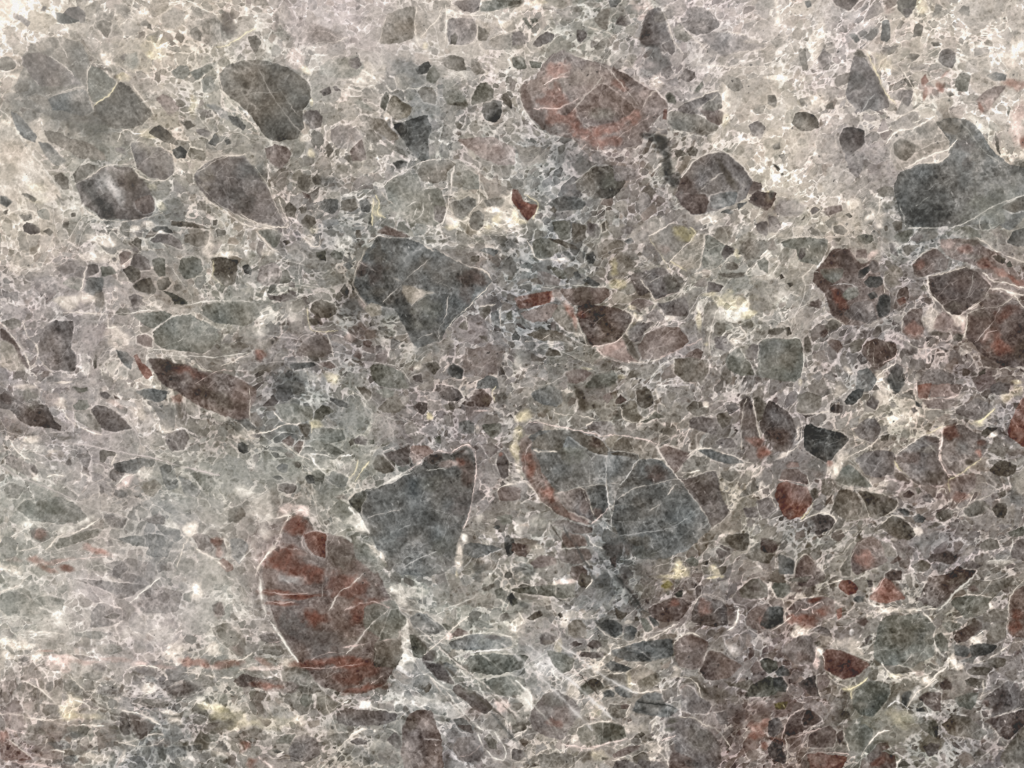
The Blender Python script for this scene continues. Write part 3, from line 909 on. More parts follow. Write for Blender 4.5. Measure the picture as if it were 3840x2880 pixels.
c 98r 1030,540 1070,510 1130,520 1110,600 1040,630
c 80n 1055,670 1120,640 1210,670 1220,740 1160,770 1140,790
c 76g 1310,580 1430,570 1430,720 1370,740 1320,660
c 76n 1150,800 1240,750 1300,740 1350,830 1340,880 1240,870 1170,840
c 82n 1360,760 1450,730 1480,790 1430,850 1370,840
c 70g 1400,850 1480,870 1620,940 1630,970 1510,970 1480,910
c 98n 1500,800 1570,800 1560,860 1510,850
c 96b 720,850 760,740 900,740 880,860 800,900
c 84m 760,630 840,630 860,690 810,720 750,730
c 98g 870,650 960,640 1010,700 880,740
c 118g 540,780 600,740 720,740 700,860 600,830
c 125m 480,660 600,590 680,600 680,680 560,720
c 104m 1110,900 1170,880 1240,900 1210,960 1190,1030 1150,1010
c 195w 450,930 520,900 690,900 680,980 610,1030 540,1010 #pale cream oval patch
c 150m 240,760 400,720 540,760 480,860 420,910 300,860
b 98n,0.7 840,930,50,90,0
b 108b,0.5 940,780,130,60,0
c 105n 990,1050 1040,1000 1110,1010 1140,1050 1060,1070
c 105g 1150,1060 1280,1040 1420,1020 1500,1070 1400,1130 1330,1180 1240,1150
c 108g 1320,1200 1400,1130 1500,1080 1660,1060 1760,1100 1870,1180 1900,1250 1860,1320 1760,1400 1600,1370 1500,1360 1400,1350 1340,1300 #large grey-green lens fragment
c 120r 1180,1250 1260,1230 1310,1260 1320,1340 1240,1330 1180,1300
c 108g 1740,1000 1800,960 1980,940 2180,950 2250,1060 2140,1160 1980,1150 1840,1130 1760,1060
c 100n 1990,1330 2080,1290 2160,1330 2080,1370
v 8,225g,.9 900,1060 1100,1050 1300,1020 1500,1000 1640,975 1780,945 1950,935 2180,950
v 9,222g,.9 1320,1190 1420,1120 1530,1070 1640,1055
v 8,222w,.8 540,1040 760,1045 920,1050
v 8,220g,.8 1290,1360 1450,1360 1560,1380
v 9,225g,.8 1440,1410 1600,1420 1850,1425 1980,1420 2130,1390
v 6,205g,.8 1500,1305 1570,1280 1600,1240
v 10,232w,.9 945,1060 935,1130 940,1190 1040,1150
v 6,215w,.7 970,1040 1010,990
v 12,232w,.9 750,650 730,730 700,850
v 11,228w,.9 1020,530 1030,620 1060,640 1150,560
v 10,225w,.8 1430,450 ,1560,400
c 92m 340,1230 400,1150 480,1110 640,1120 620,1200 610,1340 660,1420 650,1550 560,1560 420,1540 340,1440 330,1330 #upright mauve-grey block fragment
c 108n 10,1120 120,1090 180,1120 180,1160 100,1190 50,1160
c 78r 0,1180 50,1200 130,1290 200,1400 250,1500 240,1540 170,1450 120,1330 0,1260
c 140w 0,1280 80,1300 150,1380 230,1540 100,1550 0,1510
v 11,225w,.9 0,1130 80,1210 160,1320 230,1420 260,1550
v 9,222w,.8 190,1110 230,1240 290,1290 330,1360 320,1450 280,1500
v 6,200w,.7 340,1440 400,1510 450,1560
c 125m 130,1140 220,1260 240,1380 180,1320
c 112m 1120,500 1200,530 1180,470
c 80m 640,1430 660,1400 665,1480 650,1540 600,1530 580,1480
c 76n 805,1460 830,1400 835,1520 810,1530
c 96b 1000,1360 1090,1380 1150,1440 1130,1540 1070,1500 1010,1400
c 88R 1150,1420 1180,1400 1230,1480 1300,1530 1320,1590 1270,1620 1210,1550
c 80r 1270,1440 1400,1430 1600,1480 1760,1550 1950,1570 2100,1620 2210,1700 2210,1790 2160,1860 2140,1960 2050,1970 1900,1910 1700,1840 1560,1760 1470,1680 1380,1640 1310,1530 #long dark brown wedge fragment
b 60n,0.8 1460,1490,150,60,10
b 76R,0.6 1620,1550,150,50,10
b 64n,0.7 1900,1780,250,60,20
b 66r,0.6 2080,1900,70,80,0
b 98r,0.6 2080,1720,90,90,0
b 76b,0.5 1500,1620,90,40,20
v 7,205p,.8 1690,1650 1800,1580 1900,1540 2000,1540
v 8,215w,.7 2160,1700 2150,1900 2160,1980
c 104m 2180,1380 2210,1370 2260,1400 2280,1480 2212,1440
v 8,222w,.7 1900,1500 1990,1480 2160,1390
b 235w,0.7 880,420,180,60,10
b 228w,0.6 820,560,140,60,0
b 232w,0.6 1290,280,70,40,0
b 235w,0.8 1170,310,45,25,0
b 225y,0.6 340,60,90,50,0
b 222y,0.5 1390,120,50,60,0
b 225g,0.6 560,170,160,60,10
b 228w,0.7 1950,540,130,25,-5
b 215w,0.6 140,620,60,80,0
b 225p,0.5 1080,620,40,40,0
b 222w,0.6 1020,1260,130,90,0
b 210g,0.6 740,1540,90,50,0
b 220w,0.5 1800,450,40,140,0
b 190p,0.6 1800,690,30,30,0
b 225w,0.6 740,920,90,50,0
b 92b,0.6 450,1620,90,30,0
b 232w,0.8 560,1640,100,14,-5
v 10,228w,.8 0,210 90,180 180,150 280,160 310,200 350,240 440,250
v 8,220w,.8 680,110 780,190 900,240 1030,260 1150,245 1290,220 1400,180
v 9,225w,.8 1780,80 1780,170
v 10,222w,.8 1740,20 1830,90 1960,190 2110,280 2212,310
v 6,215n,.7 1590,80 1700,60 1760,80
v 8,220w,.7 900,310 1000,330 1150,340
v 9,225w,.7 1815,330 1800,450 1770,480
v 7,220w,.7 690,530 760,600 860,615 1000,610
v 6,210w,.7 110,520 120,600 90,690
v 7,210g,.7 1490,660 1560,760 1640,870 1670,980
v 8,205g,.7 1590,570 1730,540 1760,620
T 1 1
b 70b,0.6 -120,80,130,90,30
c 78b 520,90 600,60 710,60 710,150 660,190 590,170
c 95n 740,70 860,55 880,140 840,170 740,160
c 78b 890,80 950,55 1000,110 980,170 910,170
c 70n 245,130 290,80 350,140 330,220 260,210
c 70n 390,240 440,195 510,220 520,270 460,320 400,290
c 72n 370,140 430,130 430,180 390,190
c 80r 400,0 460,20 480,60 420,50
c 105g 0,330 180,320 230,360 200,440 160,490 90,420
c 72n 235,420 290,410 300,440 260,460
c 76n 860,330 900,330 910,400 860,390
c 92n 830,440 900,430 920,480 840,490
c 70g 520,520 600,505 605,600 560,590 520,560
c 85g 640,540 680,500 750,540 740,590 660,570
c 76b 750,630 800,600 840,640 800,670
c 118m 40,640 170,600 230,700 200,800 80,810 0,760
v 6,190m,.6 60,640 170,610 230,700 200,790
c 90m 280,780 330,790 330,830 280,820
c 95m 90,880 180,900 300,870 360,900 240,950 120,930
c 100g 0,860 70,880 60,920 0,900
c 80m 270,840 340,860 350,900 280,870
c 80n 480,970 570,920 680,960 700,1040 640,1090 550,1090 460,1030
c 84n 450,1100 540,1090 550,1140 490,1150
b 78b,0.7 830,1000,120,100,20
b 110b,0.5 700,780,150,70,0
c 88b 860,700 900,600 940,520 1010,440 1070,375 1160,395 1280,385 1380,420 1470,490 1560,500 1700,590 1900,660 1990,700 2035,775 1990,860 1880,950 1810,1030 1740,1080 1640,1190 1600,1280 1480,1330 1380,1360 1330,1290 1250,1130 1200,1010 1100,1000 960,960 900,900 840,800 #big dark grey kite fragment in the centre left crossed by pale cracks
b 74n,0.7 1060,560,110,150,-20
b 76r,0.7 920,680,60,90,10
b 70r,0.6 1040,700,90,130,-20
b 84n,0.5 1040,860,130,60,0
b 128b,0.6 1330,540,120,80,-10
b 128b,0.5 1270,640,90,60,0
b 86n,0.6 1470,620,60,60,0
b 104b,0.5 1600,650,150,90,20
b 76r,0.7 1880,740,100,90,20
b 84r,0.5 1830,890,80,80,0
b 66b,0.7 1290,1030,60,130,-25
b 72b,0.6 1330,1160,50,120,-25
b 110g,0.6 1490,1000,120,110,0
b 92g,0.5 1460,1150,150,60,0
b 95b,0.6 1160,1020,90,50,0
c 150w 1260,870 1270,800 1350,810 1460,850 1540,870 1450,900 1380,950 1340,980 1300,940 #pale triangular facet
b 190n,0.6 1400,900,60,40,-30
b 170n,0.7 1220,760,60,25,25
v 6,200n,.8 1100,950 1180,870 1260,800
v 5,185n,.8 1270,780 1330,720 1430,640 1520,560
v 9,190n,.7 1340,980 1390,930 1470,880 1540,870
v 6,200n,.9 1665,910 1655,990 1635,1100 1580,1180 1575,1260
v 6,180n,.7 1560,780 1640,800 1690,850 1665,910
v 5,170n,.5 1490,1010 1560,1100
v 6,195n,.7 1390,1280 1440,1240 1520,1230
v 7,195n,.7 1480,1330 1560,1290 1640,1260
v 6,185n,.6 1570,790 1640,740
v 6,185r,.6 890,600 960,650 1040,690
v 8,205n,.9 980,420 1070,375 1160,395 1280,385
v 9,210w,.9 1330,380 1400,430 1500,500 1600,520 1740,600 1880,650 1990,680 2035,760
v 9,205w,.9 2030,790 1930,900 1820,1010 1740,1070 1640,1190
v 7,200w,.7 940,500 890,600 850,720 830,800 880,880 950,970
v 7,190r,.6 1200,310 1300,370
b 200p,0.6 920,960,35,60,-30
c 130w 940,990 1000,950 1080,980 1080,1060 1000,1080 950,1040
c 82r 1040,350 1120,290 1250,340 1330,385 1200,385 1130,370
b 118g,0.6 1030,350,60,40,0
b 195y,0.8 1050,160,60,100,-30
v 10,210y,.8 1010,60 1005,170 1005,290
v 10,215y,.8 1040,30 1070,110 1040,180 1120,220
v 7,205w,.7 1080,0 1130,60 1210,130
c 60b 975,210 1005,180 1000,280 975,280
c 125g 1130,20 1200,60 1300,0 1500,-40 1600,-40 1640,120 1620,240 1540,300 1400,270 1290,250 1190,170
v 9,215g,.8 1310,130 1350,100 1380,85
v 9,215g,.9 1445,90 1440,180 1400,220 1330,275
v 8,210g,.8 1390,150 1340,260
v 8,205n,.6 1490,20 1510,110
v 8,225n,.9 1665,0 1665,110 1640,200 1600,290
c 110n 1680,90 1760,80 1830,40 1900,60 1900,130 1850,180 1780,240 1720,220
c 104m 1540,120 1640,130 1640,200 1590,270 1540,230
c 94n 1840,250 1880,180 1930,160 1970,200 1960,300 1920,330 1860,320
v 10,222w,.9 1690,240 1820,260 1870,160 1930,100 1960,60
v 7,225w,.9 1830,260 1850,310 1900,335 1960,320
v 9,225w,.9 1930,0 1920,90
b 215n,0.8 1690,250,50,80,0
b 215y,0.6 1680,300,70,35,0
b 235w,0.9 2050,150,120,30,0
b 238w,0.9 2170,60,70,70,-20
b 235w,0.9 2150,220,90,110,-15
b 215y,0.7 2080,230,50,80,20
b 222y,0.6 2010,300,40,30,0
c 112n 1960,70 2080,50 2100,110 2000,130
b 118b,0.6 2050,420,170,60,0
b 84b,0.8 2170,460,80,60,0
c 95b 1920,500 2010,480 2100,510 2060,560
c 80n 1850,560 1930,550 1930,600 1860,600
b 80b,0.5 2150,620,100,70,0
c 88n 1920,1000 2020,980 2030,1030 1980,1100 1930,1060
c 92b 2030,1040 2100,1020 2110,1170 2040,1160
c 80g 2160,1050 2212,1020 2212,1110 2160,1100
c 98n 1750,1170 1800,1110 1830,1130 1820,1200
v 9,222g,.7 1700,1110 1810,1060 1820,1160
v 8,215w,.7 1930,990 2060,970
v 8,215w,.7 2120,1180 2110,990
c 98m 460,1260 560,1230 610,1260 650,1330 650,1400 560,1410 440,1420 330,1410 380,1320 #mauve-grey stone fragment
c 84r 830,1420 880,1360 920,1400 900,1450
c 80r 910,1290 970,1280 1010,1300 980,1350 930,1330
b 84r,0.6 950,1220,150,50,5
b 88R,0.7 20,1390,60,70,0
b 195p,0.5 800,1260,60,40,0
c 96m 1030,1330 1080,1320 1090,1390 1040,1400
b 95m,0.5 1080,1480,140,60,0
b 104b,0.6 1450,1340,140,60,0
c 95n 1920,1240 2000,1250 2000,1300
v 7,205m,.7 -10,1470 200,1470 330,1460 560,1470 700,1440
c 82b 290,1480 500,1470 520,1500 400,1530 300,1530
c 95r 540,1480 640,1465 690,1510 640,1530 580,1510
b 72b,0.75 280,1620,190,80,0
b 80n,0.7 60,1540,80,60,0
b 215g,0.6 470,1600,90,50,20
b 215y,0.8 650,1600,70,60,0
c 94g 985,1520 1020,1480 1100,1490 1200,1530 1270,1560 1310,1640 1330,1700 1200,1700 1060,1670 1010,1620 #green-grey rounded block
c 80n 1460,1480 1560,1470 1590,1520 1540,1580 1480,1530
c 60b 1660,1510 1700,1480 1790,1530 1780,1620 1700,1600 1650,1570
c 85m 1350,1590 1430,1570 1440,1650 1370,1640
c 84r 1320,1520 1360,1500 1360,1550
c 84b 1920,1640 2000,1580 2080,1600 2100,1700 1900,1700
b 225w,0.7 1400,1510,50,40,0
b 98n,0.6 520,1400,100,40,0
b 235w,0.6 90,530,70,40,0
b 215w,0.6 480,400,90,60,0
b 210y,0.5 520,320,60,60,0
b 215g,0.5 100,1050,150,60,0
b 222g,0.5 30,1200,60,90,0
b 215w,0.8 80,880,15,40,10
b 205g,0.5 350,1020,80,110,0
b 225g,0.5 770,430,90,60,0
v 10,220w,.8 200,60 240,190 300,280 200,310 0,310
v 9,222w,.8 0,340 60,400 130,490 200,520
v 8,218w,.8 390,370 470,460 560,470 550,380
v 7,205g,.7 240,590 330,610 450,640
v 8,222g,.7 570,930 680,960 720,1030
v 8,222y,.7 440,1000 460,1180 540,1210 700,1200
v 7,205g,.6 500,1170 620,1170 760,1090 850,1080
v 7,210w,.6 600,1210 650,1330 670,1420
v 7,205g,.6 1010,1470 1180,1490 1270,1540 1310,1600 1340,1659
T 2 1
c 84R 0,-30 50,-20 90,30 110,90 160,110 220,120 200,190 160,230 130,250 60,160 0,80 #dark red hooked fragment beside a cream pocket
b 110R,0.6 120,110,50,15,20
v 8,225w,.8 0,110 70,200 130,260
v 8,220y,.8 110,20 220,90 230,140 180,230
b 235y,0.7 20,200,40,60,0
b 230y,0.6 60,250,60,25,0
c 88b 290,120 360,60 450,30 560,50 640,90 600,150 480,170 400,170 320,110
b 92b,0.5 650,90,120,60,0
c 76n 330,140 360,125 390,160 370,185 335,165
c 88g 350,260 440,245 505,260 505,400 430,420 360,330
c 95n 515,260 580,270 640,290 640,400 590,430 540,440 515,360
c 100m 650,270 730,270 770,320 740,400 700,400 650,350
c 90g 175,430 230,400 330,400 400,440 400,520 340,570 240,580 180,520 #rounded dark olive fragment
c 64n 320,400 420,410 540,460 570,500 470,480 340,420
c 98n 730,470 820,410 900,405 960,430 960,490 870,540 780,580 740,560 #blue-grey fragment
c 74b 610,520 640,510 630,580 610,570
c 62b 640,560 700,510 720,560 710,620 660,620
c 62n 775,280 800,265 810,330 780,345
c 98m 930,320 980,290 1050,310 1020,370 960,360
c 88b 970,420 1030,390 1050,430 1000,450
c 118n 1060,210 1110,200 1120,230 1090,250
b 240w,0.95 430,580,40,20,5
v 9,225w,.8 130,420 170,480 190,560 270,590 380,580 470,630 540,660
v 7,215b,.8 700,550 730,600 770,560
c 92b 430,520 480,510 540,570 540,610 470,570
c 118n 1185,390 1340,280 1390,265 1520,310 1590,360 1570,400 1480,470 1380,580 1340,620 1300,540 1220,460 #tan fragment with a yellow rim, split by a straight pale crack
b 150y,0.7 1480,360,110,60,15
b 118r,0.6 1330,500,70,60,20
c 132w 1350,620 1500,470 1600,380 1670,350 1660,480 1640,600 1620,660 1520,670
c 112g 1670,350 1760,390 1850,450 1930,500 1850,590 1780,650 1700,670 1640,650 1660,500 #fragment with a dark tip
c 72m 1830,480 1850,450 1930,495 1920,530 1830,590 1810,540
v 8,215w,.9 1180,380 1330,290 1390,265
v 8,215w,.9 1345,625 1440,520 1560,400
v 10,215w,.9 1670,350 1655,470 1640,600 1600,680
v 6,190n,.6 1660,520 1800,450
v 10,210y,.8 1530,300 1590,350 1570,380
v 7,210y,.6 1190,400 1230,470 1300,560 1340,640 1380,680
v 9,215w,.9 1580,700 1700,680 1790,650 1900,550 1940,510
v 7,200y,.7 1370,600 1510,680
b 215y,0.7 1940,530,25,50,-20
c 128n 1170,230 1280,210 1340,280 1240,340 1180,330
c 108n 860,620 880,560 930,510 960,520 1080,620 1000,700 920,780 870,750 #olive fragment with yellow tint
b 150y,0.6 880,650,35,90,0
b 96n,0.7 990,620,60,60,30
b 150y,0.6 930,800,80,50,10
c 88m 1010,720 1110,700 1240,650 1300,640 1400,740 1460,780 1440,870 1340,900 1230,920 1200,870 1100,900 1060,820 #mauve-brown angular fragment
b 84g,0.6 1380,800,90,90,20
b 84m,0.6 1280,690,60,30,20
v 9,205w,.8 1110,760 1180,840 1240,940
v 6,180n,.7 1190,780 1290,720
v 6,180n,.6 1150,740 1210,690
v 7,190p,.7 1240,930 1350,890 1440,870
c 98r 1020,960 1070,920 1180,930 1230,960 1110,1030 1030,1010
c 92m 1240,960 1400,940 1490,900 1520,960 1530,1060 1430,1080 1330,1060 1270,1000
c 112m 1160,1060 1240,1000 1320,1080 1300,1120 1200,1120
b 215w,0.6 1100,1090,50,40,0
b 225w,0.8 1100,1090,30,30,0
c 80R 20,920 100,890 240,860 340,850 350,900 320,960 180,1000 70,1020 #dark red bar-shaped fragment
b 70R,0.7 170,930,110,30,-10
b 220p,0.9 345,925,25,30,0
b 165p,0.6 390,880,60,60,0
c 96r 410,840 520,830 650,820 830,830 850,890 760,960 640,960 540,980 460,920
b 96n,0.6 620,880,90,60,0
c 130w 850,890 900,860 1040,900 1020,960 900,960
c 116r 70,1050 180,1010 340,960 400,980 360,1060 300,1120 180,1120 100,1090
c 118n 350,1050 410,970 470,1040 560,1110 600,1220 480,1200 370,1110
c 90m 330,1130 370,1110 390,1190 340,1200
b 120R,0.9 500,1030,50,80,-30
b 165p,0.6 470,970,50,50,-30
b 150R,0.7 540,1110,25,70,-10
b 205w,0.6 570,1180,40,70,-15
c 74r 560,990 640,960 820,980 960,1010 1040,1060 1030,1120 980,1220 920,1280 800,1330 680,1330 640,1270 600,1180 555,1090 #dark brown rounded fragment with a black band
b 96R,0.7 610,1050,70,70,0
b 58n,0.75 760,1090,70,200,-35
b 62n,0.6 850,1290,90,40,-10
b 100m,0.6 920,1080,90,70,20
v 9,220w,.9 1060,1060 1000,1180 950,1260 870,1310 800,1335
v 8,205w,.8 850,970 950,1010 1050,1060 1080,1110
v 7,190w,.7 545,980 545,1100 600,1210 650,1320
v 6,175r,.7 600,1060 680,1010
b 215y,0.8 1040,1000,45,35,10
b 215y,0.6 1065,1060,25,40,10
c 98m 990,1210 1080,1130 1160,1130 1240,1130 1150,1200 1110,1290 1050,1300
b 62n,0.7 1010,1330,40,140,-30
b 78n,0.6 1140,1390,30,80,-20
c 104r 1150,1240 1200,1190 1300,1160 1430,1170 1510,1240 1530,1290 1490,1340 1370,1380 1280,1440 1130,1450 1090,1330 #mauve rounded fragment
c 135p 740,1360 870,1310 960,1280 990,1370 1050,1420 1100,1470 980,1475 860,1440 800,1410
b 150p,0.7 860,1340,120,40,-20
v 9,210p,.9 700,1340 800,1330 870,1310 950,1260
v 9,215p,.8 740,1370 820,1440 960,1475
v 12,190p,.8 1280,1430 1400,1380 1520,1330 1640,1270
v 8,205m,.8 1150,1230 1230,1180 1360,1160 1460,1170 1530,1250
v 8,215w,.7 1000,1470 1180,1470 1300,1430
c 96n 120,1230 240,1190 400,1200 540,1290 640,1340 560,1330 430,1290 260,1290
v 8,205w,.8 120,1290 230,1285 330,1240
c 72b 0,1240 30,1200 75,1250 60,1280 0,1280
c 80n 280,1410 320,1350 400,1370 430,1410 340,1420
c 88n 450,1350 500,1330 540,1370 470,1390
b 98b,0.5 130,1400,130,80,0
c 100r 460,1560 540,1530 640,1530 690,1570 640,1620 560,1659 490,1640 #red-brown small fragment
c 82g 640,1659 720,1590 870,1540 920,1600 900,1660 800,1700 640,1700
c 88r 1500,1400 1600,1350 1650,1380 1630,1440 1540,1430
c 104n 1390,1440 1560,1430 1700,1460 1700,1560 1640,1640 1500,1640 1400,1560
c 88g 1560,750 ,1600,700
c 86n 1780,710 1920,700 2010,690 2010,730 1880,750 1800,730
c 84m 1700,770 1830,810 1790,860 1680,870
c 100n 1850,620 1920,600 1970,650 1900,680 1850,660
c 108n 1970,470 2020,400 2100,400 2160,470 2120,580 2020,590 1960,530
b 235y,0.85 1880,940,170,100,10
b 205g,0.8 1850,1060,190,60,0
b 210y,0.8 2050,1050,70,40,-20
b 215y,0.8 1610,1080,30,110,-10
b 190y,0.5 1700,880,110,30,-5
b 235w,0.8 2020,980,30,70,15
b 100r,0.5 1960,890,60,20,0
c 108m 1750,1260 1850,1250 1900,1320 1870,1390 1760,1350
c 95n 1965,1150 2060,1140 2040,1200 2000,1190
v 9,222w,.8 1970,1160 2030,1215 1990,1270 1880,1270 1930,1330
c 98g 1840,1440 1950,1340 2060,1490 2100,1580 1980,1590 1870,1530
v 8,205g,.8 1960,1340 2010,1420 2070,1490 2110,1580
c 88m 2130,1300 2212,1280 2300,1270 2350,1300 2360,1500 2310,1600 2220,1580 2150,1480
c 110m 2010,1380 2070,1310 2130,1330 2120,1440 2060,1450
c 66b 1940,100 2030,80 1960,160
c 72r 2030,80 2090,20 2150,0 2290,0 2270,60 2250,120 2200,160 2080,110 #dark red-brown hooked fragment beside a yellow spot
b 195y,0.8 2220,40,35,50,0
b 60b,0.7 2240,20,25,40,0
c 84r 1420,40 1500,20 1680,20 1700,80 1680,180 1560,190 1480,130
c 98b 1710,40 1800,0 1950,0 1920,110 1800,150 1720,130
b 150b,0.7 1850,100,90,40,-20
c 76b 1800,180 1860,150 1920,170 1900,190
c 95g 2120,600 2180,570 2212,600 2212,700 2140,660
c 92m 2100,270 2200,250 2212,380 2130,350
c 98m 2150,20 2212,0
b 230w,0.5 1700,240,120,40,0
b 235w,0.5 1360,1090,60,30,0
b 232w,0.6 1920,1300,40,30,0
b 215y,0.6 1680,1320,40,30,0
b 200g,0.5 800,820,110,30,0
b 225w,0.6 340,1310,30,40,0
b 215y,0.6 640,1525,60,14,10
b 215w,0.6 1400,1500,50,40,-40
b 215y,0.5 940,1600,40,20,0
b 215g,0.5 40,1480,40,60,0
v 7,205g,.7 0,830 150,780 330,840 400,800 800,820
v 8,215g,.7 1200,1600 1300,1490 1390,1440
v 7,222g,.7 1390,1440 1400,1520
v 6,195m,.6 1030,960 1090,910 1240,950 1330,1060 1400,1090
v 6,195m,.6 740,560 830,520 900,490 960,480
v 6,195m,.6 820,1050 700,1150
c 84m 200,760 230,740 270,800 170,800
c 86n 150,750 210,740 260,790 160,780
c 112m 220,680 300,690 420,760 400,810 290,800 220,730
c 80g 320,640 400,650 490,720 450,760 380,730
c 82b 530,700 570,680 610,740 560,760
c 80b 610,760 660,730 760,800 720,830
T 3 1
b 84b,0.35 1330,120,200,190,0
T X 1920 0 1.513
c 92b 945,470 958,430 1005,408 1060,402 1095,372 1118,400 1112,450 1100,500 1075,562 1000,565 965,545
b 82b,0.5 1020,500,60,50,0
T 3 1
b 72b,0.6 1330,180,180,110,0
v 7,200g,.7 1280,120 1380,40
v 9,215g,.9 1590,305 1700,270 1830,190 1960,110 2100,60 2212,20
v 9,225g,.9 1200,310 1330,310 1450,305 1560,315
v 8,215g,.9 1130,100 1170,200 1190,290
c 118g 1830,250 1950,200 2030,170 2050,260 1960,320 1870,340
v 8,190g,.7 1830,230 1830,330 1900,340 2000,280
c 108g 1600,310 1720,290 1800,330 1850,400 1700,390 1560,350
c 74b 2080,400 2120,340 2240,300 2260,460 2150,470 2060,430
c 98n 2010,130 2140,60 2212,30 2260,140 2120,180
b 86b,0.6 2100,260,110,60,-20
b 215g,0.5 1950,460,110,60,30
c 98g 1085,380 1150,340 1230,320 1260,350 1200,440 1120,420
c 112m 1230,390 1280,345 1350,380 1300,430 1230,420
v 9,222b,.9 1205,450 1240,380 1290,340
v 7,215g,.7 1060,420 1150,460 1170,520 1210,550
c 98n 1160,480 1200,455 1320,460 1240,520 1200,550
c 72n 1070,270 1100,250 1165,255 1160,320 1100,340
c 92n 1005,300 1030,290 1040,330 1010,340
c 92m 360,170 400,125 450,150 420,180 380,200
c 105r 490,140 560,120 630,115 640,160 590,180 520,210 480,180
c 70n 280,245 320,205 320,230
c 92n 660,190 700,180 730,210 700,230
c 116n 560,300 640,290 690,330 660,370 580,360
c 105n 340,330 380,300 420,340 500,350 480,380 380,370
c 90n 730,350 750,330 740,370
c 92g 770,390 830,360 900,370 910,420 860,450 790,430
c 92n 560,400 600,390 640,400 600,430
c 86r 690,490 720,490 710,520 695,515
c 130m 40,170 100,60 200,60 330,120 280,200 130,210
c 112m 0,200 70,210 120,300 60,350 0,350
c 104g 110,440 160,410 260,400 320,390 410,400 520,410 520,470 470,580 430,640 380,620 270,600 250,500 130,480 #grey fragment with a bright right edge
b 125g,0.6 170,470,60,90,0
b 215g,0.6 240,610,50,40,0
b 74b,0.6 470,430,60,50,0
c 76m 265,530 280,490 325,485 320,540 290,590 265,570
v 10,238b,.95 520,480 480,560 430,640 420,660
c 84r 390,710 440,640 520,520 560,490 640,480 700,500 760,560 800,620 840,610 890,585 950,600 970,680 985,740 1000,820 1060,880 1070,1000 1050,1070 960,1110 880,1140 780,1160 640,1150 540,1050 490,870 430,830 380,780 #big mauve-brown block fragment with grey panels
c 104g 440,665 650,660 640,740 560,790 480,740
b 120b,0.6 560,720,90,40,0
b 68r,0.7 560,570,70,60,-30
b 76m,0.7 680,620,90,80,20
c 62b 790,680 870,630 880,680 830,740 780,740
c 92m 860,640 900,590 950,610 970,690 900,700
c 60b 830,780 880,730 980,730 995,800 930,830 870,820
v 7,200b,.9 540,810 620,790 720,790 780,840
c 112g 630,900 700,820 770,830 790,880 740,930 680,940
b 76R,0.75 610,910,110,50,50
c 98m 690,1000 740,960 900,940 950,1100 880,1140 700,1100 650,1050
c 62b 860,880 920,860 950,900 890,930
c 58b 960,900 1000,880 1055,900 1065,1000 1040,1060 960,1090 940,1010
v 6,200b,.8 1050,880 1065,1000 1050,1070
v 8,205n,.8 880,1150 980,1110 1080,1050 1100,1040
v 9,205w,.9 1010,690 1000,820 1010,870
b 150r,0.6 790,530,100,50,10
b 190p,0.8 900,540,60,40,-30
c 98r 760,500 850,490 850,570 760,560
c 108n 1010,690 1080,630 1150,650 1170,720 1120,760 1160,800 1060,830 1010,790
c 66r 1110,930 1130,850 1200,810 1220,900 1190,990 1130,1040 1085,1000
c 70R 1115,930 1180,910 1195,960 1140,990
c 84m 1050,440 1110,460 1130,560 1060,530
c 68r 360,980 370,940 440,930 465,960 460,1010 400,1000
c 94n 1310,830 1350,800 1390,820 1360,870
c 92r 1245,640 1290,580 1400,500 1460,485 1500,530 1560,590 1540,680 1460,690 1350,740 1300,745 1260,700 #maroon fragment with pale diagonal lines
b 70r,0.6 1450,530,60,50,0
b 110R,0.6 1310,640,50,50,0
v 7,185r,.7 1350,690 1430,620
c 66r 1380,730 1540,690 1700,660 1780,680 1880,750 1930,800 1880,890 1800,970 1740,1020 1650,1070 1590,1060 1480,960 1400,880 #large dark maroon kite fragment with pale lines
b 60r,0.5 1650,800,120,70,-20
b 88n,0.6 1600,1000,110,50,-10
v 8,175n,.7 1780,700 1750,830 1700,960
v 6,165r,.6 1470,910 1560,800 1640,760
v 6,165r,.5 1480,990 1640,920
v 10,225w,.9 1380,740 1400,880 1490,970 1590,1070
v 11,225w,.9 1920,830 1870,920 1790,990 1740,1010
v 9,205w,.8 1250,610 1350,520 1460,480
v 8,205w,.8 1270,700 1310,750 1540,700 1690,660
c 112r 1500,410 1580,400 1680,395 1800,420 1850,470 1980,520 2060,580 2110,640 2180,720 2212,800 2150,850 2050,780 1940,730 1850,660 1740,620 1620,580 1540,560 1490,470 #long mottled red and grey band fragment
b 76n,0.7 1740,430,110,40,15
b 180p,0.6 1560,450,70,50,0
b 96R,0.6 1700,500,60,50,0
b 130g,0.5 1780,560,110,30,20
b 96R,0.7 1890,630,80,50,25
b 130R,0.7 2000,690,110,40,25
b 80R,0.8 2120,750,60,30,40
b 110R,0.7 2170,790,50,50,0
c 70n 1940,560 1990,540 2060,580 2030,620 1980,600
c 70g 2060,620 2090,590 2115,640 2070,650
v 13,235w,.9 1960,510 2080,550 2212,610
v 13,230w,.9 1900,830 1990,830 2100,880 2212,890
v 11,228w,.9 1850,690 1930,760 2010,780 2212,830
v 8,215w,.8 1790,400 1880,440 1970,510
c 84r 1730,1040 1880,990 1830,930 1920,870 1980,860 2080,890 2200,950 2300,1050 2300,1500 2100,1520 1950,1470 1850,1400 1780,1300 1710,1240 #very large maroon boulder fragment cut by the right edge
b 96n,0.7 1920,900,110,50,-10
b 68R,0.6 2050,1050,130,60,-40
b 66r,0.6 2120,1180,90,110,0
b 105R,0.8 1960,1290,90,110,-20
b 88R,0.7 2030,1350,100,70,30
b 125r,0.6 1920,1240,50,60,0
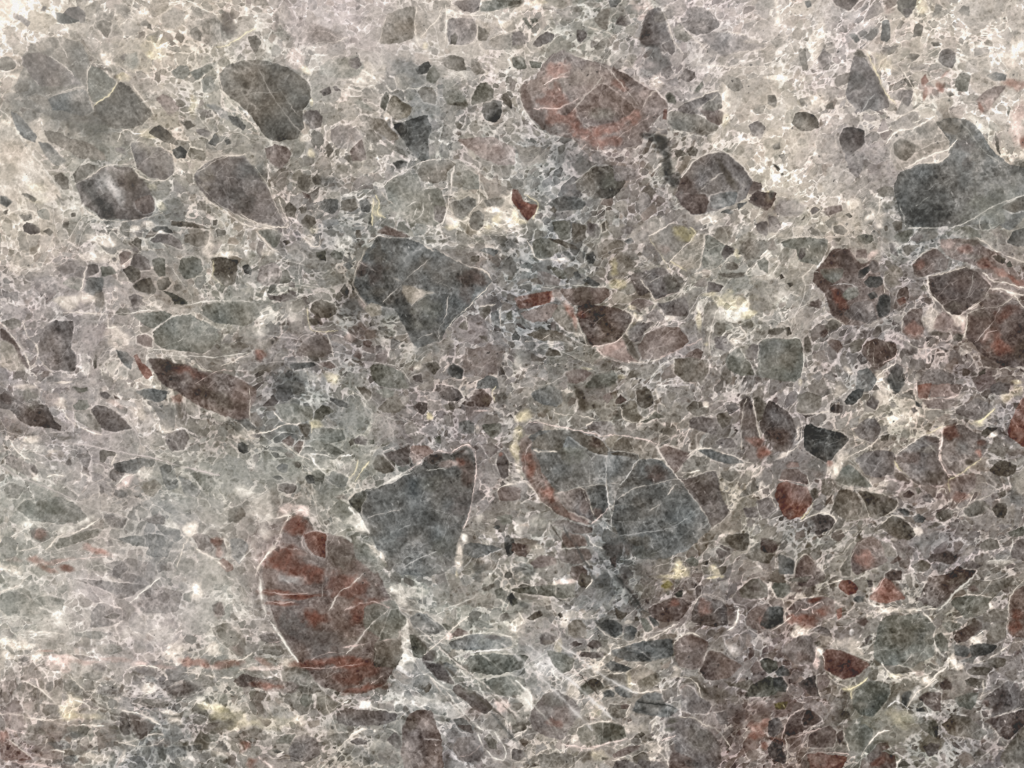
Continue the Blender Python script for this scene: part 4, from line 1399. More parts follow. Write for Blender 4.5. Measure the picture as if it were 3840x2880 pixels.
b 72n,0.5 2200,1390,80,90,0
b 92r,0.6 1790,1180,70,100,0
b 80n,0.5 1840,1060,90,40,0
v 9,190w,.8 1730,1045 1870,1000 2000,1000 2110,910 2140,900
v 7,180r,.8 1790,1300 1900,1180 1960,1090 2000,1000
v 7,185p,.8 1860,1280 1900,1210 1980,1190
v 9,222w,.8 2130,890 2180,970 2220,1000
v 8,205w,.9 1720,1060 1715,1150 1700,1250
b 235w,0.9 1650,1120,80,50,0
b 225p,0.8 1690,1170,30,60,0
b 225w,0.7 1450,1090,90,80,30
c 130p 1440,1090 1530,1030 1600,1120 1580,1190 1500,1220 1430,1170
b 80r,0.7 1500,1130,60,60,30
b 70n,0.7 1480,1220,70,25,0
c 96r 1170,1080 1240,1010 1340,1000 1330,1120 1350,1180 1300,1280 1210,1260 1160,1210 #mauve-red upright fragment
b 105R,0.6 1260,1190,80,60,0
v 6,190n,.7 1190,1010 1300,1060
v 8,205w,.7 1160,1080 1160,1220
c 68n 1600,1260 1630,1220 1690,1230 1680,1280 1610,1290
c 98n 480,1170 560,1090 620,1110 640,1160 560,1200
c 74r 440,1210 500,1180 520,1230 470,1260
c 76r 510,1290 560,1270 630,1290 650,1340 600,1390 550,1350 #brown oval chip
c 92n 310,1270 340,1240 370,1290 380,1380 330,1400 310,1350
c 72n 145,1180 180,1160 205,1220 170,1240
c 82n 0,1190 90,1170 150,1190 90,1240 0,1230
c 106g -60,1270 60,1260 200,1255 280,1260 300,1380 310,1480 280,1600 230,1640 100,1620 0,1620 -100,1600 #slate blue-grey fragment with a fine bright outline
b 115b,0.6 100,1320,110,60,20
b 92n,0.6 180,1440,100,110,-20
b 105g,0.6 70,1540,110,70,0
v 7,215g,.9 -60,1265 100,1255 270,1255 300,1340 310,1480 290,1590 270,1659
b 210y,0.6 280,1640,20,30,0
c 68r 800,1370 860,1290 940,1265 1020,1280 1100,1310 1120,1380 1080,1440 1000,1480 930,1550 880,1500 840,1410 #dark maroon shield fragment with white streaks
b 95r,0.6 980,1380,80,60,0
v 5,205w,.8 910,1300 915,1500
v 4,185w,.6 880,1300 860,1420
v 4,185w,.5 1020,1300 1060,1370
b 200w,0.8 960,1600,60,70,-30
v 10,230w,.8 930,1600 1010,1540 1100,1480
v 7,205p,.8 990,1480 1090,1430 1120,1370
c 70b 1030,1620 1050,1560 1110,1500 1170,1550 1180,1659 1120,1740 1060,1700
c 98b 780,1540 870,1520 940,1620 900,1720 760,1720 770,1600
c 94m 1190,1300 1300,1290 1290,1400 1200,1420 1170,1360
c 96m 1380,1540 1480,1530 1600,1580 1620,1660 1560,1700 1440,1760 1290,1790 1285,1640 1320,1590
c 92n 700,1310 780,1270 850,1260 800,1370 720,1400
c 74n 1060,1600 ,1090,1530
b 82m,0.5 1700,1560,90,50,0
c 64r 1460,1400 1530,1390 1530,1420 1480,1425
c 64r 1690,1410 1720,1400 1720,1440
c 64m 1480,1330 1560,1370 1540,1390
c 76n 1820,1560 1880,1520 1880,1560 1830,1590
c 70n 95,720 120,705 140,740 110,760
c 70n 165,790 210,785 220,810 190,825
b 215g,0.4 100,900,110,110,0
b 205g,0.4 60,700,60,60,0
b 235w,0.7 750,110,70,50,0
b 235w,0.6 900,200,60,80,0
b 225w,0.6 60,370,80,30,0
b 230w,0.6 980,240,50,100,0
b 240w,0.6 1700,1400,30,20,0
v 6,190g,.6 100,450 130,600
v 7,190g,.7 0,600 80,650 330,650 440,700
v 7,205g,.7 80,1000 150,1130 240,1060
v 8,205w,.7 1040,700 990,780 1040,860
v 8,205w,.7 480,900 490,1120 580,1090 660,1150
v 8,222w,.7 1340,780 1420,930 1480,1050 1400,1150
v 9,205w,.6 0,390 110,400 330,380
v 10,235w,.6 970,40 960,160 920,230
v 9,205w,.7 1110,1240 1340,1380 1400,1290
b 200y,0.7 2150,1640,70,25,0
b 215w,0.7 700,1540,60,30,30
T 0 2
c 82m 0,90 60,80 130,140 240,190 400,170 430,230 470,320 530,360 520,400 430,390 300,370 190,330 100,230 0,220 #dark mauve diagonal fragment
b 115g,0.8 260,120,120,80,20
b 68m,0.6 350,320,140,50,15
b 72r,0.5 60,120,80,50,20
c 108g 630,190 680,130 750,140 780,200 720,230 650,220
c 128n 640,230 780,220 860,290 880,420 780,390 690,330 640,290
c 88m 780,230 830,190 900,190 1000,240 1090,320 1150,380 1070,400 980,420 890,390 850,310 #grey-mauve oblong fragment
v 12,235w,.9 540,230 610,310 700,380 830,430 880,440
v 8,215w,.8 640,130 625,220 660,310
v 10,225w,.8 1000,230 1090,290 1190,400
c 76m 860,70 920,60 960,100 930,130 880,110
c 74r 980,90 1040,130 1000,130
c 92g 630,20 700,40 750,30 760,60 680,80
c 94m 640,520 700,520 750,570 790,640 770,700 740,760 700,680 650,600
c 72n 860,580 900,560 1000,590 1000,620 930,620 900,680 860,670
c 72m 950,760 1010,700 1090,690 1100,750 1060,810 1000,850 950,810
c 82b 970,690 1080,660 1190,640 1330,660 1350,700 1230,720 1170,790 1090,770 1000,750 #dark sickle-shaped fragment
c 100b 1380,720 1430,690 1500,710 1520,800 1550,890 1460,920 1410,840
c 70g 1640,770 1720,760 1840,810 1870,860 1830,930 1770,930 1700,850 #dark grey-green oval fragment
c 58b 2050,520 2090,500 2140,530 2150,590 2100,600 2060,580
c 104b 1540,780 1640,830 1740,930 1700,980 1600,960
c 100m 1430,430 1520,400 1600,390 1640,460 1590,570 1500,570 1440,500
c 82m 1420,480 1500,500 1540,570 1480,580
c 125m 40,640 80,610 180,640 260,690 320,740 310,800 270,820 160,760 60,700
c 76m 260,680 300,700 330,760 310,790 270,740
v 11,235w,.9 90,490 120,560 200,620 270,660
c 84m 560,690 590,640 620,670 610,710
v 12,235w,.9 410,800 460,780 550,790
b 240w,0.9 260,480,90,35,0
b 235w,0.8 450,580,50,20,0
b 235w,0.8 300,800,30,30,30
b 210g,0.5 300,560,160,70,0
v 6,115g,.8 140,560 250,580 350,565
v 6,190g,.7 640,760 ,830,800
v 10,235w,.9 690,760 770,800 760,820
c 72m 860,880 900,890 900,940 870,960
b 105b,0.6 1060,950,60,40,0
b 215p,0.7 1080,850,110,50,-30
v 10,232w,.9 990,880 1080,800 1180,790
c 112w 1240,850 1330,820 1400,880 1330,970 1260,960 1220,900
v 9,215w,.8 960,700 1010,600
v 12,190m,.8 440,500 700,520 900,560 1100,600 1330,640 1500,690 1700,740 1900,790
v 10,185m,.8 0,710 200,820 380,880 560,960 760,1060 960,1120 1150,1170 1250,1180
v 8,200g,.7 560,980 760,1070 960,1130 1180,1190
v 9,225w,.8 840,860 860,930 850,990
c 100g 130,1080 220,1010 360,980 530,980 650,1030 720,1100 760,1150 680,1200 520,1210 400,1200 270,1180 190,1130 #large green-grey lens fragment, far left
b 78g,0.5 450,1080,170,60,10
c 104n 0,900 100,850 220,900 150,990 60,980
b 215g,0.9 720,1190,110,40,-35
b 212g,0.85 600,1250,110,30,-10
v 16,222w,.9 860,1160 800,1200 720,1250 640,1290 560,1290 480,1340 400,1430
v 18,230g,.9 90,1320 160,1280 240,1230 280,1210
b 222g,0.7 230,1210,60,30,10
c 105r 250,1270 300,1240 400,1250 430,1320 370,1370 290,1340
b 115R,0.5 360,1300,60,50,0
c 98g 460,1380 530,1330 640,1290 760,1260 870,1240 870,1300 720,1340 600,1400 500,1430
c 98m 890,1100 1000,1130 1110,1160 1050,1250 960,1240 900,1170
v 10,225w,.7 180,1440 270,1420 350,1410
c 98b 1000,1330 1200,1310 1330,1290 1450,1320 1500,1380 1440,1490 1340,1500 1260,1470 1290,1410 1150,1400 1060,1370
c 88b 1330,1200 1420,1220 1550,1260 1580,1320 1520,1370 1420,1310
c 92m 910,1360 960,1350 980,1400 920,1400
c 104m 1200,1160 1280,1150 1360,1120 1430,1150 1420,1210 1330,1210 1260,1190
c 108m 980,1590 1100,1500 1300,1540 1360,1610 1350,1750 1150,1720 980,1659
b 225g,0.9 1490,1230,80,45,20
b 225w,0.9 1650,1240,70,70,-10
v 22,222w,.9 1560,1290 1640,1370 1720,1440 1850,1510 1950,1600
v 20,222w,.8 1700,1210 1640,1290 1600,1380
v 12,215w,.8 1590,1380 1560,1480 1540,1580
c 100r 1650,1310 1700,1290 1800,1310 1850,1350 1930,1350 1960,1440 1930,1510 1850,1500 1740,1450 1680,1370
b 84R,0.8 1880,1370,50,50,30
c 96R 1890,1530 1930,1500 2010,1560 2020,1600 1960,1630 1910,1580 #small brick-red fragment
b 140R,0.5 1890,1450,40,50,0
c 115b 1990,1340 2080,1330 2150,1390 2110,1500 2070,1560 2000,1490
v 10,225g,.9 2180,1420 2130,1470 2070,1540
b 130r,0.7 130,1520,110,40,10
b 125R,0.7 300,1520,120,50,10
b 120R,0.7 840,1440,120,35,15
b 140R,0.5 500,1530,160,30,-10
b 88R,0.8 580,1590,90,30,5
b 110R,0.7 390,1590,110,35,20
v 12,215p,.9 480,1560 600,1520 760,1500 920,1490
b 225w,0.85 100,1600,150,50,10
b 130g,0.5 830,1570,110,50,0
b 92m,0.6 1450,1590,60,30,0
b 215w,0.7 540,180,70,70,0
b 215w,0.6 1400,400,110,50,20
b 215w,0.6 1200,260,140,40,35
b 215p,0.5 1020,180,80,30,30
b 205g,0.5 1850,260,150,50,20
b 215w,0.6 2120,440,90,60,0
b 215g,0.6 1250,780,140,40,0
b 215g,0.7 2120,930,90,50,20
b 205g,0.5 1900,200,200,40,15
c 92m 1950,960 2090,1000 ,1960,870
c 78n 1980,1080 2080,1050 2130,1130 2060,1200 1960,1190
b 90m,0.5 1570,250,40,90,-10
c 84b 1370,190 1410,180 1400,210
c 92b 1170,60 1300,30 1450,60 1440,130 1360,160 1260,130
b 96b,0.5 1400,240,150,60,0
b 110R,0.7 1530,130,60,45,20
b 225w,0.6 200,20,110,30,0
b 92n,0.5 560,470,90,20,0
v 7,210w,.6 330,70 ,640,60
v 8,215w,.7 1320,340 1500,380
T 1 2
b 70b,0.6 250,50,180,50,0
b 98m,0.6 60,150,110,70,0
c 118g 150,180 300,160 480,200 500,300 380,340 240,330 180,250
c 84g 510,240 570,180 620,190 670,240 600,270 570,320 500,300
b 190y,0.8 520,350,60,40,10
c 84n 360,350 430,340 480,350 460,420 430,465 390,420
c 108g 490,380 620,380 750,400 770,480 660,510 560,500 500,470
c 92g 560,520 640,510 720,560 770,590 700,620 620,590
c 100r 220,490 290,440 330,480 320,540 260,520
c 92r 330,530 370,490 410,500 400,560 370,600 330,560
c 94n 870,20 950,30 1000,70 990,110 960,140 920,100
c 100n 1290,110 ,1340,40
c 92b 630,110 720,130 790,170 790,210 700,180 640,140
c 76n 310,665 370,670 400,700 370,730 310,680
c 98b 170,720 220,680 280,700 270,760 200,760
c 72b 130,800 200,790 240,820 180,830
c 60b 415,815 450,780 505,790 505,855 450,860
c 96g 480,760 540,740 600,780 580,850 510,840
c 84m 190,880 250,850 350,880 340,940 270,950 200,920
b 92b,0.5 640,880,150,90,0
c 120n 1050,210 1160,120 1240,110 1330,90 1300,190 1220,250 1100,240
c 128g 1040,60 1120,30 1190,60 1180,110 1100,130
c 78m 1560,10 1680,20 1760,50 1790,120 1740,150 1640,150 1560,60 #dark maroon chip between pale veins
c 68r 1860,110 1900,50 1960,45 2050,120 2010,190 1930,200 1860,150 #dark brown rounded chip
b 96w,0.5 1990,140,50,40,0
c 60r 1780,170 1810,150 1820,190
c 62r 1820,160 1880,150 1880,190 1820,190
c 72m 1350,190 1420,150 1480,170 1480,230 1440,270 1370,230
b 175y,0.8 1500,280,35,30,0
b 215m,0.8 1320,230,30,30,0
c 92b 1750,330 1830,310 1890,340 1890,420 1820,440 1740,420
c 86g 1950,350 2120,340 2120,420 2050,480 1980,420
c 92g 1960,360 2040,350
c 86n 1610,180 1680,170 1720,220 1640,230
v 8,205g,.8 860,20 920,110 960,140 940,200
v 8,225y,.8 2070,20 2040,80 2070,150
v 9,235w,.9 150,240 190,290 240,340 360,350
v 7,225y,.7 490,330 480,420
v 12,225w,.8 0,430 120,410 240,350 380,340
v 10,222w,.8 420,460 400,560 370,620
v 13,235g,.9 470,600 600,620 680,640 770,620 830,610
v 12,235g,.9 470,620 520,690 600,780 650,820
v 10,222w,.8 240,520 300,560 380,620 460,650
v 6,225y,.7 880,650 860,760 800,810
v 9,222y,.8 980,670 900,760 860,830
b 200g,0.5 700,700,150,60,0
c 88n 1010,680 1060,610 1150,640 1200,690 1190,760 1100,770 1030,740 #grey diamond chip
c 84m 1180,590 1330,520 1330,600 1320,700 1270,660
c 98m 1100,600 1180,580 1300,700 1260,720 1140,640
c 110p 1340,530 1480,530 1540,590 1450,650 1360,690 1330,620
c 84m 840,480 910,440 960,480 950,530 860,520
c 76n 800,500 850,450 850,520 810,540
c 80g 980,480 1020,480 1020,520 985,510
c 78g 1540,470 1600,440 1600,520 1550,510
v 6,200m,.8 1100,580 1220,540 1330,515
v 6,205m,.7 1090,600 1180,700 1240,760
c 94b 800,1010 870,940 960,920 1080,890 1200,850 1330,760 1400,720 1480,640 1560,600 1640,600 1710,600 1760,550 1820,530 1870,570 1895,650 1890,750 1885,880 1870,1000 1830,1160 1790,1260 1740,1370 1720,1520 1690,1590 1600,1640 1450,1659 1250,1640 1130,1560 1100,1470 1050,1430 1000,1340 980,1260 930,1180 880,1100 800,1040 #large slate-grey pear fragment with a red-brown top
b 80b,0.5 1400,1180,190,150,-15
b 118b,0.55 1100,1010,140,70,-15
b 112b,0.4 1250,1230,140,60,-15
b 100m,0.7 1760,1050,120,150,10
b 76b,0.4 1250,1430,200,90,0
b 110g,0.5 1500,850,150,70,-10
b 92g,0.4 1600,1400,130,110,-30
b 80r,0.8 1830,730,60,150,5
b 66r,0.85 1540,640,90,45,-20
b 66r,0.85 1790,590,70,40,-20
b 84R,0.7 1780,680,60,50,0
b 165p,0.7 1660,690,90,35,-5
b 180m,0.6 1830,600,35,40,30
c 74g 800,1010 870,940 950,930 950,990 910,1050 900,1120 830,1060
v 7,190n,.8 960,960 910,1050 920,1150
v 7,205n,.8 970,1160 1080,1120 1250,1090
v 6,190b,.8 1270,1590 1390,1520 1570,1440
v 6,175b,.6 1230,1270 1340,1210
v 14,215g,.9 950,930 1060,890 1180,820 1330,740
v 9,225p,.9 1330,740 1430,660 1560,570 1680,600 1760,540 1830,520 1890,570
v 8,225p,.9 1895,580 1900,720 1885,860 1860,1050 1800,1240
v 9,190w,.9 790,1000 850,950 950,910
v 12,222g,.9 1130,850 1240,800 1350,770
v 7,190g,.8 1480,740 1650,730
b 228g,0.95 860,1200,120,70,25
b 232g,0.95 930,1250,60,60,30
v 20,228g,.9 800,1060 860,1130 920,1210 980,1290
b 222w,0.9 1750,1500,30,120,5
b 228g,0.8 1800,1330,40,60,10
b 215y,0.8 1735,1640,18,50,0
b 222w,0.7 1090,1510,60,80,-25
b 215w,0.6 1000,1440,50,110,-25
c 64r 150,1430 200,1400 200,1460
v 7,190r,.9 430,1290 520,1255 590,1290
v 7,190r,.8 400,1320 400,1400 460,1450 530,1530
v 6,190r,.7 200,1400 300,1430 380,1430
v 8,190n,.7 600,1470 660,1440
v 20,228w,.9 280,1140 220,1260 180,1380 100,1470 30,1560 0,1659
v 14,222w,.8 180,1150 300,1130
b 80r,0.6 870,1580,120,60,20
b 98m,0.5 780,1440,130,90,20
b 225p,0.85 400,1100,70,60,20
b 190p,0.6 280,1070,80,50,-30
c 108n 590,1190 630,1180 640,1210 600,1215
v 8,215w,.6 420,1060 460,1140
b 225g,0.5 60,1100,110,160,0
b 225g,0.5 80,1300,90,60,0
b 92r,0.5 740,980,60,30,0
c 98r 2085,930 2130,885 2212,880 2280,900 2290,990 2212,1020 2100,1000 #brown polygon chip with white outline
v 8,222w,.9 2110,1010 2080,930 2130,875 2250,865
v 8,225w,.9 2020,920 1980,960 1970,1000
c 92m 2080,680 2100,590 2140,590 2180,680 2180,800 2120,820
b 115R,0.9 2115,610,22,22,0
c 62b 2040,1230 2090,1215 2110,1240 2080,1260
c 100b 1800,1390 1880,1370 2020,1390 2130,1430 2000,1470 1900,1510 1800,1470
v 7,205b,.8 2130,1430 2010,1470 1930,1520
c 58b 2140,1330 2180,1310 2230,1350 2230,1450 2180,1500 2150,1420
b 225b,0.6 1990,1520,50,50,0
b 72b,0.6 1920,1590,60,60,0
c 108g 2070,1150 2150,1130 2212,1130 2212,1200 2130,1220
b 215g,0.5 1940,1150,50,60,0
b 225w,0.5 1920,380,20,50,0
v 7,225w,.8 1900,350 1880,420
v 7,225w,.8 1940,370 1970,430 2000,500
b 215w,0.5 1650,30,0,0,0
v 8,222w,.8 2020,180 2050,210 2130,210
v 6,215w,.7 1790,60 1820,110 1850,80
v 7,205g,.6 1130,280 1200,310 1340,320
b 215p,0.6 1950,230,80,15,0
b 72b,0.5 700,1700,0,0,0
T 2 2
b 88m,0.5 720,80,150,110,0
b 58n,0.85 600,130,40,120,-25
c 84b 150,80 240,40 340,10 430,60 440,150 380,200 270,180 200,140
c 95r 780,110 860,60 870,130 820,170
c 74n 1070,40 1150,20 1210,70 1220,170 1150,220 1090,180 #dark angular fragment with a tan left edge
b 150w,0.7 1030,80,40,60,-20
c 72r 905,130 940,90 1000,140 940,170 900,170
c 94w 940,240 1000,170 1080,190 1100,260 1140,300 1100,340 990,330 950,290
c 84g 1110,330 1240,230 1320,290 1230,300 1150,340
c 96n 1360,270 1400,250 1460,280 1460,330 1400,330
c 84n 1500,210 1560,150 1650,150 1640,210 1700,200 1700,240 1600,280 1540,250
b 225w,0.8 1670,180,30,40,-20
c 84m 1530,320 1570,280 1650,280 1770,290 1790,380 1760,440 1640,400 1540,380 #dark mauve chip with fine vertical streaks
c 84n 1770,260 1860,240 1900,280 1880,340 1820,390 1780,330
c 96m 1960,300 1970,180 2010,90 2060,130 2100,230 2130,350 2150,470 2180,560 2230,640 2120,680 2020,640 1980,480 #tall mauve tapering fragment with a red lower end
c 82n 2080,130 2130,110 2180,150 2212,210 2200,270 2120,330 2100,240
b 112R,0.75 2090,490,90,60,0
b 92R,0.75 2170,600,70,60,0
c 78m 2212,130 2400,260 2440,330 2470,440 2410,560 2380,590 2260,580 2200,500 2130,360
b 72r,0.6 2330,460,110,90,0
b 100R,0.6 2200,600,60,30,0
v 7,205w,.8 2020,130 1990,260 1970,400 1990,580
v 7,205w,.8 2080,140 2110,330 2150,470
c 92n 1200,350 1270,340 1260,410 1200,400
c 96n 1270,410 1330,370 1410,370 1430,430 1330,440
c 98m 640,370 700,320 860,330 880,440 780,440 690,400
c 98n 880,310 940,320 960,400 900,420
v 8,205w,.8 360,240 420,265 560,265 720,300
v 10,215w,.8 640,360 700,320
v 7,205w,.8 940,200 950,310 1080,340 1150,310 1240,230
v 8,205w,.7 1240,40 1270,160 1330,200
v 7,218p,.8 150,330 280,340 400,375 540,390 660,420 760,450 860,440 960,450 1080,470 1180,490 1280,530
c 98m 100,380 150,330 210,320 270,350 260,400 170,440 120,440
c 104b 100,490 170,440 250,400 340,390 460,385 600,400 700,440 790,490 850,570 830,640 810,760 815,870 700,880 570,910 400,940 350,870 250,780 200,640 160,560 #left half of the largest fragment: grey with dark top and red-brown left band
c 92n 170,520 220,460 340,400 400,400 430,400 560,400 680,440 780,490 830,560 830,620 700,600 590,510 480,440 420,580 350,565 240,570 190,560
b 70r,0.7 740,520,100,50,30
b 108g,0.8 540,600,130,90,20
b 66n,0.5 420,560,50,90,-30
v 14,205w,.95 190,570 250,590 340,575 390,590
c 98r 60,560 80,480 130,450 180,500 170,560 230,640 260,760 340,880 390,960 460,1080 560,1150 680,1200 700,1220 540,1190 370,1110 260,1020 180,900 110,790 70,680 #long brick-red curved rim band
b 98R,0.85 160,700,60,130,-12
b 108R,0.8 310,960,70,120,-35
b 150p,0.5 560,1150,120,40,20
c 100m 370,950 530,910 620,890 660,940 680,1020 710,1130 720,1200 600,1160 470,1080 400,1000
b 112r,0.6 630,1060,50,80,0
c 84b 650,910 720,880 810,880 820,1000 840,1070 780,1140 720,1150 690,1020
b 80r,0.8 740,1100,40,50,0
v 7,200w,.9 380,950 500,920 590,890 650,920 670,1010 710,1130
v 11,222p,.9 690,1210 740,1160 800,1110 840,1060
v 7,210w,.9 620,920 650,1010
v 8,185r,.8 180,510 130,560 110,640 120,740
v 6,185n,.7 590,890 720,870 850,860 920,860
c 112w 800,480 870,430 920,450 900,490 860,550 840,560
c 100b 830,580 930,590 1090,600 1090,650 1040,700 1020,770 960,840 900,950 870,1050 840,1020 820,870 810,740 #slate facet
b 150b,0.7 860,690,50,90,0
c 72n 850,595 1000,590 1085,610 1080,660 960,620 870,620
c 90b 1090,650 1200,640 1310,670 1400,790 1500,900 1570,980 1640,1080 1700,1180 1740,1240 1660,1300 1600,1350 1500,1440 1400,1480 1320,1510 1180,1520 1060,1490 960,1400 900,1260 860,1180 870,1060 900,950 960,840 #right half of the largest fragment: dark slate grey
b 66r,0.75 1270,770,130,80,20
b 74b,0.5 1300,960,150,70,10
b 110b,0.6 1420,1020,90,110,-35
b 112b,0.5 1040,940,110,60,0
b 76b,0.5 1000,1130,130,70,10
b 100b,0.5 1250,1200,180,60,10
b 84n,0.6 1100,1360,150,60,10
b 66b,0.6 1500,1290,120,70,-10
b 92g,0.5 1150,1460,140,50,0
b 84b,0.4 1180,1080,130,60,0
v 10,215b,.95 830,600 820,700 805,820 815,930 840,1050 860,1150 860,1260
v 8,205b,.9 1090,650 1040,700 1020,770 930,870
v 8,205n,.95 1250,540 1310,640 1390,760 1500,890 1580,1010 1650,1090 1700,1190 1710,1250
v 6,185n,.8 910,1000 1060,890 1210,870 1350,830 1500,820
v 7,190n,.7 850,1060 930,1040 1060,1040
v 7,170b,.7 930,1320 1060,1290 1250,1270 1420,1240
v 12,190n,.8 1350,950 1380,900 1420,870
v 9,180n,.8 1200,1090 1270,1050
v 6,185w,.6 850,560 910,480 960,450
c 92n 880,510 960,460 1060,470 1160,490 1240,550 1300,640 1180,630 1100,640 1090,600 940,580 870,570
b 150n,0.6 1130,590,100,20,0
c 90r 1260,560 1340,540 1500,580 1550,600 1500,670 1430,760 1400,770 1330,680 #brown-grey side fragment
c 84m 1420,800 1500,820 1600,780 1760,740 1790,830 1800,930 1850,1050 1890,1110 1820,1180 1730,1250 1660,1100 1590,1010 1490,880 #dark mauve-grey slanted fragment
b 70n,0.5 1650,820,110,60,-15
c 108n 1450,760 1480,690 1560,610 1700,650 1780,710 1700,750 1560,770
v 12,222w,.9 1470,760 1560,765 1620,750
v 7,190n,.8 1430,760 1480,680 1560,600
v 7,190n,.6 1480,830 1600,790 1760,740
c 88b 1600,560 1660,550 1780,580 1920,630 2010,680 1900,690 1760,660 1640,600
v 11,222w,.9 1510,620 1590,560 1680,550 1800,580 1960,640 2080,690
v 8,210w,.8 1790,700 1790,860 1850,960 1890,1110
v 7,190n,.7 1890,1120 1800,1200 1720,1260
b 66r,0.0 0,0,1,1,0
c 74n 1840,1350 1870,1300 1950,1290 2050,1290 2050,1370 2030,1440 1970,1450 1890,1410 #dark five-sided chip
c 92n 2010,1480 2100,1390 2212,1330 2300,1370 2280,1460 2212,1550 2100,1540
c 76g 1500,1530 1550,1480 1620,1530 1600,1580 1540,1570
c 70n 1620,1550 1700,1520 1690,1560 1650,1570
c 68n 1780,1580 1850,1570 1850,1620 1800,1650
c 92m 1760,1450 1800,1390 1880,1420 1880,1470 1800,1510
c 98n 1640,1570 1720,1580 1740,1640 1660,1650
b 200y,0.9 1440,1560,50,70,20
b 195y,0.9 1420,1620,50,50,0
b 210y,0.8 1480,1620,60,50,0
b 215y,0.7 1760,1620,60,60,0
b 200y,0.6 1700,1659,0,0,0
b 200y,0.8 40,590,40,90,-10
b 205y,0.8 80,280,90,50,-20
b 205y,0.7 50,440,40,90,0
b 215w,0.7 60,720,40,70,-20
v 8,205w,.8 60,760 100,830 180,900 240,1000 340,1090
c 96r 440,1270 530,1290 620,1310 650,1400 560,1400 470,1420 430,1340
v 26,60n,.85 345,1230 390,1290 430,1370 475,1450
c 92m 340,1200 420,1170 540,1190 700,1240 690,1290 560,1290 430,1260
c 76r 0,1370 100,1380 170,1420 120,1500 60,1490 0,1440
b 170w,0.7 210,1440,70,70,20
c 112r 160,1540 250,1480 380,1500 380,1560 200,1600
c 98m 380,1450 550,1410 660,1420 700,1500 560,1560 430,1540
b 76m,0.6 900,1430,150,80,10
b 84b,0.7 100,1590,110,50,10
c 70r 520,1580 600,1560 660,1620 620,1730 540,1700 500,1659
c 64m 840,1500 900,1490 900,1590 860,1570
b 80m,0.4 1050,1600,200,60,0
c 84n 800,1430 ,1000,1440
v 6,205n,.8 640,1520 670,1570
b 215g,0.6 230,1200,90,50,0
b 225g,0.6 60,1250,50,90,0
v 8,225g,.8 330,1180 320,1270 360,1350
v 8,210g,.8 660,1310 690,1390 780,1420
v 7,205g,.7 390,1420 520,1420 640,1410
c 98m 1760,500 1820,470 1900,470 1950,540 1840,560
c 96n 1800,760 1920,730 1960,790 1880,850 1810,800
c 88n 2000,920 2080,840 2140,840 2120,920 2040,960 1960,980
c 108m 2100,1010 2212,980 2290,1000 2290,1090 2200,1170 2150,1160
v 10,225w,.9 2070,980 2110,930 2180,900 2212,870
b 215w,0.6 2060,740,110,60,20
b 215w,0.5 1870,1300,90,40,-30
v 6,205g,.7 2110,1030 2130,1100 2160,1180
v 7,200g,.7 1860,1450 1760,1400 1760,1460
c 104m 1990,1070 2120,1060 2140,1150 2030,1160
b 205g,0.5 1050,400,0,0,0
T 3 2
c 60b 305,470 330,340 440,360 500,370 560,400 640,420 695,480 640,560 560,640 520,690 440,650 320,560 #nearly black blue-grey arrow-shaped fragment
b 105b,0.6 420,690,80,60,20
c 62b 655,150 720,70 790,40 840,40 810,110 730,180 670,180
c 70m 530,210 570,175 650,190 640,250 560,250
c 78m 850,150 900,100 965,150 920,220 860,190
c 90m 740,400 800,330 870,290 950,320 980,390 950,470 880,520 800,470 #brown-grey rounded fragment
c 72n 970,450 1050,430 1030,490 980,490
c 68m 300,270 420,265 330,295
c 104n 250,100 350,60 460,110 460,200 400,250 260,250
v 7,205w,.8 240,170 255,260 400,260 520,230
v 8,205w,.7 740,420 800,480 900,510 960,480
c 96g 580,830 640,730 700,690 780,760 890,860 900,890 760,890 620,870
c 98m 750,660 850,590 960,570 1080,590 1110,650 1080,780 920,810 850,780
v 7,190g,.8 700,650 800,760 900,860
v 8,190w,.8 600,850 720,890 850,910 1000,900
c 92n 565,1010 610,920 680,900 760,930 820,1010 870,1120 860,1160 740,1170 620,1160 560,1080 #rounded grey fragment of a linked pair
c 74n 770,910 870,930 1000,960 1100,1010 1130,1020 1100,1090 1030,1130 950,1160 880,1150 840,1050 #dark companion fragment of the pair
b 110m,0.6 1000,990,60,30,-10
v 8,185w,.9 760,920 820,1000 870,1110 880,1170
v 10,190w,.8 620,890 760,910 900,920 1060,970 1140,1010 1110,1090 1000,1150
c 60b 1120,1080 1180,1080 1230,1110 1210,1150 1150,1120
c 72b 1255,1160 1300,1120 1370,1160 1340,1200 1280,1200
c 66r 1170,950 1220,920 1265,950 1230,985 1180,980
c 82n 1270,900 1310,890 1330,930 1290,950
c 92m 1330,970 1390,950 1440,1000 1400,1030 1340,1010
c 74n 960,1240 1020,1170 1100,1135 1180,1180 1260,1250 1280,1300 1220,1350 1120,1340 1060,1290 #grey-olive fragment with fine scratches
b 104n,0.5 1080,1230,80,50,20
v 8,205w,.8 940,1240 1020,1170 1100,1130 1200,1180 1290,1280
c 80n 1440,1120 1520,1080 1600,1090 1600,1150 1530,1190 1460,1170
c 78n 1380,1240 1450,1200 1510,1210 1400,1255
c 68n 1940,1080 1980,1030 2060,1030 2070,1110 2030,1160 1970,1150 #dark round chip
c 78n 1980,940 2050,910 2060,960 2000,990
c 70n 1910,750 1960,690 2020,650 2080,670 2150,700 2140,760 2080,800 2000,800 #dark trapezoid chip
c 60n 1840,420 1890,370 1990,375 1950,400 1880,460 1845,440
c 72n 1030,260 1070,235 1080,265 1040,285
c 68m 1235,220 1270,200 1295,240 1260,255
c 62b 1270,150 1310,170 1330,210 1280,190
c 78r 400,830 440,830 440,860 405,850
